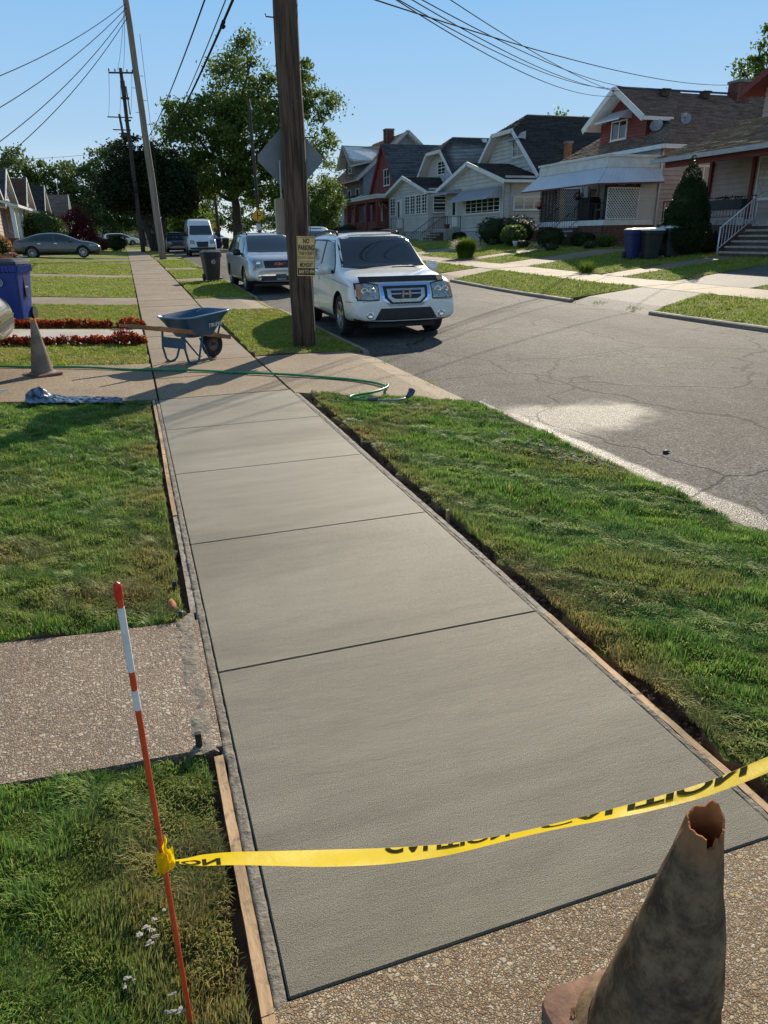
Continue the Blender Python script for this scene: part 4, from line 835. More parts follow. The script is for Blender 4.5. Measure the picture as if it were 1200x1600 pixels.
# ===== small white house (B)
org=V((28,58.7,1.1)); h=thing('house','small white house with sun porch of many narrow windows and slate grey roof','house',org)
wallp(h,org,[([(22,54.2,2.0),(36,54.2,2.0),(36,54.2,5.0),(22,54.2,5.0)],(0,-1,0)),([(22,54.2,2.0),(22,63.3,2.0),(22,63.3,4.9),(22,58.8,5.9),(22,54.2,4.9)],(-1,0,0)),([(22,63.3,2),(36,63.3,2),(36,63.3,5),(22,63.3,5)],(0,1,0)),([(24.8,54.9,5),(24.8,62.6,5),(24.8,60.1,7.8),(24.8,57.4,7.8)],(-1,0,0))],'siding_white',.24,.045)
m_=MB(); m_.bb(22.05,36,54.25,63.2,.6,2.0); m_.build('foundation','grey_trim',h,org=org)
roof(h,org,[([(24.2,53.9,5.1),(36.4,53.9,5.1),(36.4,58.75,9.0),(25.9,58.75,9.0),(24.2,57.35,7.85)],(0,1,.8)),([(24.2,63.6,5.1),(24.2,60.15,7.85),(25.9,58.75,9.0),(36.4,58.75,9.0),(36.4,63.6,5.1)],(0,-1,.8)),([(24.2,60.15,7.85),(24.2,57.35,7.85),(25.9,58.75,9.0)],(1,0,.6))],'shingle_slate',seed=43,step=.18,tab=.7)
roof(h,org,[([(21.6,53.8,4.75),(25.4,53.8,4.75),(25.4,58.8,6.05),(21.6,58.8,6.05)],(0,1,.3)),([(21.6,58.8,6.05),(25.4,58.8,6.05),(25.4,63.8,4.75),(21.6,63.8,4.75)],(0,-1,.3))],'shingle_slate',name='porch_roof',seed=47,step=.18,tab=.7)
rakes(h,org,[((21.55,53.65,4.68),(21.55,58.8,6.03)),((21.55,63.95,4.68),(21.55,58.8,6.03)),((24.15,53.8,4.98),(24.15,57.35,7.82)),((24.15,63.7,4.98),(24.15,60.15,7.82)),((24.15,57.3,7.82),(24.15,60.2,7.82))],h=.24); rakes(h,org,[((21.6,53.72,4.7),(36,53.72,4.7))],'white_trim',.15,.1,'gutter')
for k in range(4): win(h,org,(21.98,54.95+k*1.25,3.95),EY,-EX,1.0,1.35,mul=2,sill=False)
m_=MB(); m_.bb(21.92,21.99,60.0,61.0,2.3,4.5); m_.build('door','white_trim',h,org=org); win(h,org,(21.90,60.5,3.7),EY,-EX,.6,1.3,rail=False,sill=False,name='door_window'); win(h,org,(21.98,62.2,3.95),EY,-EX,1.2,1.35,mul=2,sill=False)
win(h,org,(23.0,54.18,4.0),EX,-EY,1.3,1.35); win(h,org,(24.5,54.18,4.0),EX,-EY,1.0,1.35,'glass_blind'); win(h,org,(24.78,58.3,6.75),EY,-EX,1.5,1.0,mul=2)
satdish(23.6,54.6,5.75,'',h,org,.4); m_=MB(); m_.bb(20.9,21.98,59.6,61.4,.8,2.2); m_.build('landing','step_stone',h,org=org); steps(h,org,20.9,59.7,61.3,1.0,2.2,5,.28); rail(h,org,(20.9,59.65,2.2),(21.95,59.65,2.2),.8,6,sep=False)
m_=MB(); m_.box((28.5,58.4,8.75),(.18,.15,.14)); m_.build('roof_vent','white_trim',h,org=org)
# ===== red steep gable (A2)
org=V((29,67.5,1.1)); h=thing('house','house with steep red gable and open red porch beside the small white house','house',org)
wallp(h,org,[([(23,63.9,2),(23,71.1,2),(23,71.1,5.4),(23,67.4,9.2),(23,64.0,5.4)],(-1,0,0)),([(23,64,2),(35,64,2),(35,64,5.4),(23,64,5.4)],(0,-1,0)),([(23,71,2),(35,71,2),(35,71,5.4),(23,71,5.4)],(0,1,0))],'siding_red',.2)
roof(h,org,[([(22.8,63.5,5.0),(35.4,63.5,5.0),(35.4,67.5,9.4),(22.8,67.5,9.4)],(0,1,1)),([(22.8,67.5,9.4),(35.4,67.5,9.4),(35.4,71.5,5.0),(22.8,71.5,5.0)],(0,-1,1))],'shingle_blue',fascia='trim_red',seed=53,step=.2,tab=.8)
rakes(h,org,[((22.75,63.45,4.95),(22.75,67.5,9.38)),((22.75,71.55,4.95),(22.75,67.5,9.38))],'siding_red',.16); win(h,org,(22.98,66.6,6.6),EY,-EX,1.5,1.3,mul=2,trim='white_trim')
m_=MB(); m_.bb(20.9,23,63.3,73.2,4.75,4.95); m_.bb(20.8,23,63.2,73.3,4.95,5.06); m_.build('porch_roof','white_trim',h,org=org); m_=MB(); m_.bb(21.0,22.98,63.4,73.1,4.5,4.74); m_.build('porch_beam','trim_red',h,org=org)
for y in (63.6,66.6,70.2,72.8): m_=MB(); m_.box((21.1,y,3.3),(.18,.18,1.2)); m_.build('post','trim_red',h,org=org)
m_=MB(); m_.bb(21.0,22.98,63.4,73.1,.8,2.9); m_.build('porch_wall','brick_red',h,org=org); win(h,org,(22.95,68.6,3.7),EY,-EX,1.6,1.4,'curtain'); win(h,org,(22.95,65.4,3.7),EY,-EX,.9,1.5)
# ===== grey two storey house with dormer (A1)
org=V((28,80,1.2)); h=thing('house','tall grey house with gabled front dormer and brick chimney behind the red gable','house',org)
wallp(h,org,[([(23.4,75.2,2),(23.4,84.8,2),(23.4,84.8,7.4),(23.4,75.2,7.4)],(-1,0,0))],'siding_dark',.25)
wallp(h,org,[([(23.4,75.2,2),(32.6,75.2,2),(32.6,75.2,7.4),(28,75.2,11.2),(23.4,75.2,7.4)],(0,-1,0)),([(23.4,84.8,2),(32.6,84.8,2),(32.6,84.8,7.4),(28,84.8,11.2),(23.4,84.8,7.4)],(0,1,0))],'siding_blue',.25,name='side_wall')
roof(h,org,[([(22.6,74.6,7.0),(22.6,85.6,7.0),(28,85.6,11.4),(28,74.6,11.4)],(1,0,.8)),([(28,74.6,11.4),(28,85.6,11.4),(33.4,85.6,7.0),(33.4,74.6,7.0)],(-1,0,.8))],'shingle_tan',seed=63,step=.25,tab=1)
rakes(h,org,[((22.5,74.5,6.92),(28,74.5,11.4)),((33.4,74.5,6.92),(28,74.5,11.4))],'grey_trim',.3)
wallp(h,org,[([(23.2,77,7.6),(23.2,80.6,7.6),(23.2,80.6,8.7),(23.2,78.8,10.1),(23.2,77,8.7)],(-1,0,0)),([(23.2,77,7.3),(26,77,8.5),(26,77,9),(23.2,77,8.7)],(0,-1,0))],'siding_dark',.25,name='dormer_wall')
roof(h,org,[([(22.4,76.3,8.35),(25,76.3,8.9),(27.6,78.8,10.4),(22.4,78.8,10.4)],(0,1,.8)),([(22.4,78.8,10.4),(27.6,78.8,10.4),(25,81.3,8.9),(22.4,81.3,8.35)],(0,-1,.8))],'shingle_tan',name='dormer_roof',seed=67,step=.25,tab=1); win(h,org,(23.17,78.8,8.3),EY,-EX,1.0,.9)
rakes(h,org,[((22.35,76.2,8.3),(22.35,78.8,10.38)),((22.35,81.4,8.3),(22.35,78.8,10.38))],'grey_trim',.2)
chimney(h,org,27.0,77.5,10.0,11.8,.42)
for y in (77,80,83): win(h,org,(23.37,y,5.6),EY,-EX,1.1,1.3)
roof(h,org,[([(20.6,75,4.4),(20.6,85,4.4),(23.4,84.5,5.7),(23.4,75.5,5.7)],(1,0,.4))],'shingle_slate',name='porch_roof',seed=69,step=.25,tab=1); m_=MB(); m_.bb(20.9,23.4,75.4,84.6,.8,2.6); m_.build('porch_wall','brick_red',h,org=org)
for y in (75.6,80,84.3): m_=MB(); m_.box((21.1,y,3.5),(.25,.25,.9)); m_.build('post','white_trim',h,org=org)
win(h,org,(23.37,78,3.6),EY,-EX,1.6,1.3); 
# flag on the small white house's corner
t=thing('flag','small red and white striped flag hanging from an angled pole beside the sun porch','flag',(21.9,63.6,3.9)); m_=MB(); m_.tube([(0,0,0),(-.9,-.1,1.0)],.015,6); m_.build('flag_pole','white_trim',t)
for k in range(7):
    m_=MB(); m_.sheet(lambda u,v,k=k:(-.85+.25*u*0+.9*(1-v)*.0-.05+.8*v*.35+.03*math.sin(v*9),-.1-.28*((k+u)/7-.5)*1.2*1.5-.1*v,.95-1.1*v-.03*k),1,8); m_.build('stripe','flag_red' if k%2==0 else 'flag_white',t)
# ===== tan house with shingle roof at the right edge (E)
org=V((25,22,1.0)); h=thing('house','tan house with red trim, brown porch roof and stone steps at the right edge','house',org)
wallp(h,org,[([(23.8,14,1.9),(23.8,26.85,1.9),(23.8,26.85,4.6),(23.8,14,4.6)],(-1,0,0)),([(23.8,26.85,1.9),(34,26.85,1.9),(34,26.85,5),(23.8,26.85,5)],(0,1,0)),([(25.3,14,5),(25.3,26.2,5.0),(25.3,26.2,7.1),(25.3,23,8.5),(25.3,14,8.8)],(-1,0,0)),([(25.3,26.2,5),(34,26.2,5),(34,26.2,7.1),(25.3,26.2,7.1)],(0,1,0))],'siding_tan',.2,.04)
roof(h,org,[([(21.1,13,4.46),(21.1,27.5,4.46),(25.4,27.5,6.02),(25.4,13,6.02)],(1,0,.36))],'shingle_tan',seed=73,fascia='trim_red'); rakes(h,org,[((21.05,13,4.40),(21.05,27.5,4.40))],'grey_trim',.16,.12,'gutter')
roof(h,org,[([(24.6,26.75,6.95),(34,26.75,6.95),(34,21.5,9.4),(24.6,21.5,9.4)],(0,-1,.5)),([(24.6,21.5,9.4),(34,21.5,9.4),(34,16,6.95),(24.6,16,6.95)],(0,1,.5))],'shingle_brown',name='upper_roof',fascia='trim_red',seed=77); rakes(h,org,[((24.55,26.85,6.88),(24.55,21.5,9.4))],'trim_red',.24)
m_=MB(); m_.bar((21.4,13,4.25),(21.4,26.9,4.25),.16,.22); m_.build('porch_beam','trim_red',h,org=org); m_=MB(); m_.bar((23.72,26.9,1.9),(23.72,26.9,4.4),.14,.14,up=EX); m_.build('corner_board','trim_red',h,org=org)
for y in (24.6,): m_=MB(); m_.bar((23.74,y,1.9),(23.74,y,4.4),.14,.14,up=EX); m_.build('corner_board','trim_red',h,org=org)
m_=MB(); m_.bb(21.35,23.8,14,26.9,1.9,2.08); m_.build('porch_floor','step_stone',h,org=org); bricks(h,org,21.6,26.85,21.4,.5,1.9,'y')
win(h,org,(23.78,23.4,3.6),EY,-EX,1.9,1.5,'curtain',mul=2); win(h,org,(23.78,20.9,3.6),EY,-EX,1.4,1.5,'glass_dark',trim='trim_red')
rail(h,org,(21.4,21.9,2.08),(21.4,26.8,2.08),.78,30); rail(h,org,(21.4,26.8,2.08),(23.7,26.8,2.08),.78,14)
steps(h,org,21.35,17.2,21.5,.85,2.08,6,.27,'step_stone')
m_=MB(); a=V((21.35,21.6,2.08));b=V((19.75,21.6,.95)); m_.tube([a+EZ*.85,b+EZ*.85],.022,8); m_.tube([a+EZ*.15,b+EZ*.15],.016,6); m_.tube([b-EZ*.1,b+EZ*.88],.028,8)
hr=m_.build('handrail','awning_metal',h,org=org,smooth=True)
for k in range(1,12): p=a.lerp(b,k/12); m_=MB(); m_.tube([p+EZ*.15,p+EZ*.85],.010,5); m_.build('baluster','awning_metal',hr,org=org)
m_=MB(); m_.box((20.5,21.52,2.0),(.12,.015,.13)); q=m_.build('notice','blind',org=(20.5,21.52,2.0)); tag(q,'small white notice board hung on the white stair handrail','notice')
m_=MB(); m_.bb(20.7,21.34,21.75,23.2,1.9,2.5); 
t=thing('planter_box','long black planter box on the porch railing above the steps','planter box',(21.3,23.1,2.45)); m_=MB(); m_.bb(-.14,.1,-.85,.85,-.02,.32); m_.build('box','black_plastic',t,bev=.02); leafobj('foliage',[((0,0,.35),(.14,.8,.12))],250,.06,'leaf_dark',t,seed=5)
# ===== left row
def lefthouse(x,y,z,wd,label,rf,wall,porch='white',pk=5.6,seed=1,dp=11,grp='houses in the left row'):
    org=V((x-5,y,z)); h=thing('house',label,'house',org,0,grp); y0,y1=y-wd/2,y+wd/2; s=2.6
    wallp(h,org,[([(x-1.8,y0,z),(x-1.8,y1,z),(x-1.8,y1,z+3.4),(x-1.8,y,z+pk+.6),(x-1.8,y0,z+3.4)],(1,0,0)),([(x-dp,y0,z),(x-1.8,y0,z),(x-1.8,y0,z+3.4),(x-dp,y0,z+3.4)],(0,-1,0)),([(x-dp,y0,z),(x-dp,y1,z),(x-dp,y1,z+3.4),(x-dp,y,z+pk+.6),(x-dp,y0,z+3.4)],(-1,0,0)),([(x-dp,y1,z),(x-1.8,y1,z),(x-1.8,y1,z+3.4),(x-dp,y1,z+3.4)],(0,1,0))],wall,.25)
    roof(h,org,[([(x-1.4,y0-.4,z+3.1),(x-dp-.4,y0-.4,z+3.1),(x-dp-.4,y,z+pk+.8),(x-1.4,y,z+pk+.8)],(0,1,.8)),([(x-1.4,y,z+pk+.8),(x-dp-.4,y,z+pk+.8),(x-dp-.4,y1+.4,z+3.1),(x-1.4,y1+.4,z+3.1)],(0,-1,.8))],rf,seed=seed,step=.22,tab=.9)
    rakes(h,org,[((x-1.35,y0-.5,z+3.0),(x-1.35,y,z+pk+.78)),((x-1.35,y1+.5,z+3.0),(x-1.35,y,z+pk+.78))],h=.24,t=.06)
    roof(h,org,[([(x+.5,y0-.3,z+2.75),(x-1.9,y0-.3,z+3.5),(x-1.9,y1+.3,z+3.5),(x+.5,y1+.3,z+2.75)],(-1,0,.3))],rf,name='porch_roof',seed=seed+5,step=.22,tab=.9); rakes(h,org,[((x+.52,y0-.3,z+2.7),(x+.52,y1+.3,z+2.7))],h=.16,t=.08,name='gutter')
    m_=MB(); m_.bb(x-1.8,x+.2,y0,y1,z-.2,z+.75); m_.build('porch_base','brick_red',h,org=org)
    for k in range(5): m_=MB(); yy=y0+.15+(wd-.3)*k/4; m_.box((x+.1,yy,z+1.7),(.12,.12,.98)); m_.build('post','white_trim',h,org=org)
    rail(h,org,(x+.1,y0+.3,z+.75),(x+.1,y1-2.2,z+.75),.7,14,'white_trim',sep=False,r=.02); win(h,org,(x-1.76,y-1.4,z+1.9),EY,EX,1.3,1.3); win(h,org,(x-1.76,y+.1,z+4.3),EY,EX,1.0,1.0); win(h,org,(x-4.5,y0-.03,z+2.0),EX,-EY,1.2,1.3)
    steps(h,org,x+.2,y1-2.0,y1-.5,z-.1,z+.75,3,.3,'step_stone',1); return h,org
h,og=lefthouse(-6.9,59.5,1.15,8.6,'nearest left row house with pink walls, white porch posts and rusty roof','shingle_rust','siding_pink',seed=80,pk=5.1)
m_=MB(); a=V((-6.7,63.6,1.9));b=V((-4.6,63.6,1.0)); m_.bar(a+EZ*2.2,b+EZ*1.9,.05,.14)
for k in range(9): p=a.lerp(b,k/8); m_.bar(p,p+EZ*2.1,.06,.06,up=EX)
m_.build('porch_infill','white_trim',h,org=og)
chimney(h,og,-9.3,62.0,4.8,7.0,.5)
lefthouse(-7.4,72.5,1.2,8.4,'second left row house with dark roof and white gable trim','shingle_slate','siding_tan',seed=90,pk=5.3)
lefthouse(-7.3,86,1.2,8.4,'third left row house, brown roof partly behind the round hedge','shingle_rust','siding_white',seed=100,pk=5.6)
lefthouse(-7.0,101,1.2,8.6,'fourth left row house with white gable rising behind the red maple','shingle_charcoal','siding_tan',seed=110,pk=5.8)
h,og=lefthouse(-5.6,120,1.0,8.6,'farthest left row house with brown roof, white gable and roof aerial','shingle_brown','siding_white',seed=120,pk=6.0)
m_=MB(); m_.tube([(-8.2,120,7.5),(-8.2,120,9.3)],.05,6); m_.bar((-8.2,119.2,9.3),(-8.2,120.8,9.3),.06,.06); m_.bar((-8.2,119.5,9.0),(-8.2,120.5,9.0),.06,.06); m_.build('aerial','grey_trim',h,org=og)
# ------------------------------------------------------------ vehicles (local axes: X forward, Y left, Z up)
def loft_body(st,arches,levels=2):
    """st: stations (x,zbottom,halfwidth,zbelt,halfbelt,ztop,halftop) from tail to nose"""
    vs=[];fs=[]; NR=16
    for x,zb,w_,zl,wl,zt,wt in st:
        d=zt-zl
        h=[(0,zb),(.78*w_,zb),(.985*w_,zb+.09),(w_,zb+(zl-zb)*.55),(wl,zl),(wl-min(.045,.3*(wl-wt)+.01),zl+min(.05,.3*d)),(wt,zt-min(.075,.3*d)),(wt*.8,zt-min(.012,.06*d)),(0,zt)]
        ring=h+[(-a,b) for a,b in h[-2:0:-1]]
        vs+=[(x,a,b) for a,b in ring]
    n=len(st)
    for i in range(n-1):
        for k in range(NR): fs.append((i*NR+k,(i+1)*NR+k,(i+1)*NR+(k+1)%NR,i*NR+(k+1)%NR))
    for i,o in ((0,1),(n-1,-1)):
        b=i*NR
        for k in range(7): q=(b+k,b+k+1,b+15-k,b+(16-k)%16); fs.append(q if o>0 else q[::-1])
        q=(b+7,b+8,b+9); 
        fs[-1]=(b+6,b+7,b+9,b+10) if o>0 else (b+10,b+9,b+7,b+6); fs.append((b+7,b+8,b+9) if o>0 else (b+9,b+8,b+7))
        # first quad of the fan is a triangle
    fs=[tuple(dict.fromkeys(f)) for f in fs]
    me=bpy.data.meshes.new('b'); me.from_pydata(vs,[],fs); bm=bmesh.new(); bm.from_mesh(me); bmesh.ops.recalc_face_normals(bm,faces=bm.faces); bm.to_mesh(me); bm.free()
    cr=me.attributes.new('crease_edge','FLOAT','EDGE'); NV=n*NR
    for e in me.edges:
        a,b=e.vertices
        if a//NR!=b//NR and a%NR==b%NR: cr.data[e.index].value={4:.35,12:.35,2:.35,14:.35,6:.3,10:.3}.get(a%NR,0)
        elif a//NR==b//NR and a//NR in (n-1,): cr.data[e.index].value=.3
    o=bpy.data.objects.new('b',me); C.objects.link(o); s=o.modifiers.new('s','SUBSURF'); s.levels=levels; s.render_levels=levels
    if arches:
        cm=MB()
        for ax,az,ar,wo in arches:
            for sg in (-1,1):
                cm.lathe([(0.001,0),(ar,0),(ar,.6),(.001,.6)],(ax,sg*(wo-.30),az),(0,sg,0),40)
        cme=bpy.data.meshes.new('c'); cme.from_pydata(cm.v,[],cm.f); bm=bmesh.new(); bm.from_mesh(cme); bmesh.ops.remove_doubles(bm,verts=bm.verts,dist=.002); bmesh.ops.recalc_face_normals(bm,faces=bm.faces); bm.to_mesh(cme); bm.free()
        co=bpy.data.objects.new('c',cme); C.objects.link(co); bo=o.modifiers.new('x','BOOLEAN'); bo.object=co; bo.operation='DIFFERENCE'; bo.solver='EXACT'
    dg=bpy.context.evaluated_depsgraph_get(); out=bpy.data.meshes.new_from_object(o.evaluated_get(dg))
    bpy.data.objects.remove(o)
    if arches: bpy.data.objects.remove(co)
    return out
def clip2(poly,x0,x1,y0,y1):
    P=[V((a,b,0)) for a,b in poly]
    for p,n in ((V((x0,0,0)),V((1,0,0))),(V((x1,0,0)),V((-1,0,0))),(V((0,y0,0)),V((0,1,0))),(V((0,y1,0)),V((0,-1,0)))):
        P=clip(P,p,n)
        if len(P)<3: return None
    return P
def decal(mb,bvh,poly,mode,off=.004,step=.09,sg=1):
    """drape an outlined panel over a body surface, standing off it by a few millimetres"""
    xs=[p[0] for p in poly]; ys=[p[1] for p in poly]; x=min(xs)
    def shoot(a,b):
        if mode=='side': o=V((a,3*sg,b)); d=V((0,-sg,0))
        elif mode=='front': o=V((5,a,b)); d=V((-1,0,0))
        elif mode=='rear': o=V((-5,a,b)); d=V((1,0,0))
        else: o=V((a,b,4)); d=V((0,0,-1))
        h=bvh.ray_cast(o,d)
        return None if h[0] is None else h[0]-d*off
    while x<max(xs)-1e-6:
        y=min(ys)
        while y<max(ys)-1e-6:
            q=clip2(poly,x,x+step,y,y+step); y+=step
            if not q or area(q)<1e-6: continue
            pts=[shoot(p.x,p.y) for p in q]
            if any(p is None for p in pts): continue
            mb.add(pts,[tuple(range(len(pts)))])
        x+=step
def wheel_parts(root,x,y,r,w_,sg,spokes=5,rim='alloy',rr_=.66,name='wheel',hid=False):
    c=V((x,y,r)); ax=V((0,sg,0)); mb=MB(); h=w_/2
    mb.lathe([(r*rr_,-h*.9),(r*.80,-h),(r*.95,-h*.92),(r,-h*.6),(r*1.0,0),(r,h*.6),(r*.95,h*.92),(r*.80,h),(r*rr_,h*.86)],c,ax,28)
    t=mb.build('wheel','rubber',root,smooth=True)
    mb=MB(); q=r*rr_; mb.lathe([(q*1.0,-h*.8),(q,h*.88),(q*.93,h*.86),(q*.90,h*.5),(q*.90,-h*.8)],c,ax,28)
    mb.lathe([(.001,h*.25),(q*.9,h*.2)],c,ax,20)
    o=mb.build('wheel_well_disc','black_plastic',t,smooth=False) if False else None
    mb2=MB(); mb2.lathe([(q*1.0,-h*.6),(q,h*.88),(q*.93,h*.88),(q*.88,h*.45),(q*.88,-h*.6)],c,ax,28)
    for k in range(spokes):
        a=2*PI*k/spokes+.3; d=V((math.cos(a),0,math.sin(a))); p0=c+ax*h*.62+d*q*.12; p1=c+ax*h*.74+d*q*.93
        mb2.bar(p0,p1,q*(.30 if spokes<7 else .13),h*.22,up=ax)
    mb2.lathe([(.001,h*.78),(q*.16,h*.76),(q*.22,h*.5)],c,ax,14)
    mb2.build('rim',rim,t,smooth='auto')
    mb3=MB(); mb3.lathe([(.001,h*.1),(q*.88,h*.1),(q*.88,-h*.5)],c,ax,20); mb3.build('brake_shadow_disc' if False else 'brake_shade_disc','rubber',t)  # black disc stands in for the shade behind the spokes
    return t
def car(label,cat,loc,rz,st,paint,L,name='parked_car',wheels=(),wr=.36,ww=.24,arch=.44,wo=.98,side=(),screens=(),lamps=(),extra=None,group=None,spokes=5,roof_paint=None,rim='alloy'):
    t=thing(name,label,cat,loc,rz,group)
    me=loft_body(st,[(x,wr,arch,wo) for x in wheels]); me.name='body'
    bmv=bmesh.new(); bmv.from_mesh(me); bvh=BVHTree.FromBMesh(bmv); bmv.free()
    me.materials.clear(); me.materials.append(MT[paint]); me.materials.append(MT['bumper_black'])
    for p in me.polygons:
        p.use_smooth=True; c=p.center
        inner=False
        for x in wheels:
            d=math.hypot(c.x-x,c.z-wr)
            if d<arch+.012:
                rad=V(((c.x-x)/max(d,.01),0,(c.z-wr)/max(d,.01)))
                if p.normal.dot(rad)<-.8 or (abs(p.normal.y)>.9 and d<arch-.003 and abs(c.y)<wo-.22): inner=True
        if inner: p.material_index=1
        if p.normal.z<-.75 and c.z<.45: p.material_index=1
    try: me.set_sharp_from_angle(angle=R(42))
    except Exception: pass
    b=bpy.data.objects.new('body',me); C.objects.link(b); b.parent=t
    for x in wheels:
        for sg in (-1,1): wheel_parts(t,x,sg*(wo-ww/2-.02),wr,ww,sg,spokes,rim)
    for nm,mat,mode,poly,kw in list(side)+list(screens)+list(lamps):
        sgs=kw.pop('sgs',(1,)) if isinstance(kw,dict) else (1,)
        for sg in sgs:
            mb=MB(); P=poly if mode=='side' or sg==1 else [(-a,b_) if mode!='top' else (a,-b_) for a,b_ in poly]
            decal(mb,bvh,P,mode,sg=sg,**{k:v_ for k,v_ in kw.items() if k in('off','step')}); 
            if mb.f:
                bm_=mb
                o=bm_.build(nm,mat,t,smooth=True,weld=.0006)
    if extra: extra(t,bvh,b)
    return t
def seam(t,bvh,pts,mode='side',sgs=(1,-1),w_=.008,mat='seam',off=.002,name='panel_gap'):
    for sg in sgs:
        mb=MB()
        for (a,b_),(c,d) in zip(pts,pts[1:]):
            L_=math.hypot(c-a,d-b_); nx,ny=-(d-b_)/L_*w_/2,(c-a)/L_*w_/2
            decal(mb,bvh,[(a+nx,b_+ny),(c+nx,d+ny),(c-nx,d-ny),(a-nx,b_-ny)],mode,off,.12,sg)
        if mb.f: mb.build(name,mat,t)
def mirror(t,x,y,z,sg,mat,s=1):
    mb=MB(); mb.box((x,sg*(y+.10*s),z),(.06*s,.11*s,.085*s),taper=.15); a=mb.build('mirror',mat,t,bev=.025,smooth=True)
    mb=MB(); mb.box((x-.02,sg*(y-.0),z-.05),(.035,.05,.03)); mb.build('mirror_arm','black_plastic',a)
    mb=MB(); mb.box((x-.06*s,sg*(y+.10*s),z),(.006,.09*s,.065*s)); mb.build('mirror_glass','glass_car',a)
# --- white SUV
S_=[(-2.40,.42,.80,.66,.78,.70,.70),(-2.42,.30,.93,.80,.93,1.00,.86),(-2.38,.27,.97,1.08,.955,1.22,.80),(-2.22,.26,.985,1.10,.965,1.68,.76),(-2.0,.25,.99,1.10,.97,1.775,.745),(-1.2,.24,.995,1.09,.975,1.80,.75),(-.2,.24,.995,1.07,.975,1.80,.755),(.35,.24,.995,1.06,.975,1.765,.745),(.55,.24,.995,1.055,.97,1.70,.735),(1.12,.24,.995,1.04,.965,1.25,.84),(1.28,.24,.995,1.03,.96,1.165,.85),(1.8,.25,.99,1.01,.945,1.125,.80),(2.12,.26,.975,.97,.92,1.06,.74),(2.24,.28,.955,.90,.89,.99,.72),(2.36,.29,.94,.74,.90,.90,.76),(2.42,.33,.90,.64,.87,.74,.74),(2.42,.38,.84,.55,.82,.60,.70)]
SIDE=[('window_trim','black_plastic','side',[(-2.10,1.14),(1.02,1.075),(.84,1.26),(.38,1.655),(-.2,1.675),(-1.9,1.675),(-2.05,1.6)],dict(sgs=(1,-1),off=.002)),('side_window','glass_car','side',[(-.12,1.12),(.92,1.11),(.78,1.26),(.36,1.62),(-.12,1.64)],dict(sgs=(1,-1))),('side_window','glass_car','side',[(-1.18,1.13),(-.24,1.12),(-.24,1.64),(-1.18,1.65)],dict(sgs=(1,-1))),('side_window','glass_car','side',[(-2.06,1.17),(-1.30,1.14),(-1.30,1.65),(-1.98,1.62)],dict(sgs=(1,-1)))]
SCR=[('windscreen_trim','black_plastic','front',[(-.83,1.19),(-.815,1.235),(-.71,1.715),(-.62,1.74),(.62,1.74),(.71,1.715),(.815,1.235),(.83,1.19),(.5,1.165),(-.5,1.165)],dict(step=.05,off=.003)),('windscreen','glass_car','front',[(-.80,1.20),(-.78,1.235),(-.68,1.70),(-.60,1.72),(.60,1.72),(.68,1.70),(.78,1.235),(.80,1.20),(.5,1.175),(-.5,1.175)],dict(step=.05,off=.012)),('rear_window','glass_car','rear',[(-.66,1.22),(.66,1.22),(.58,1.62),(-.58,1.62)],{})]
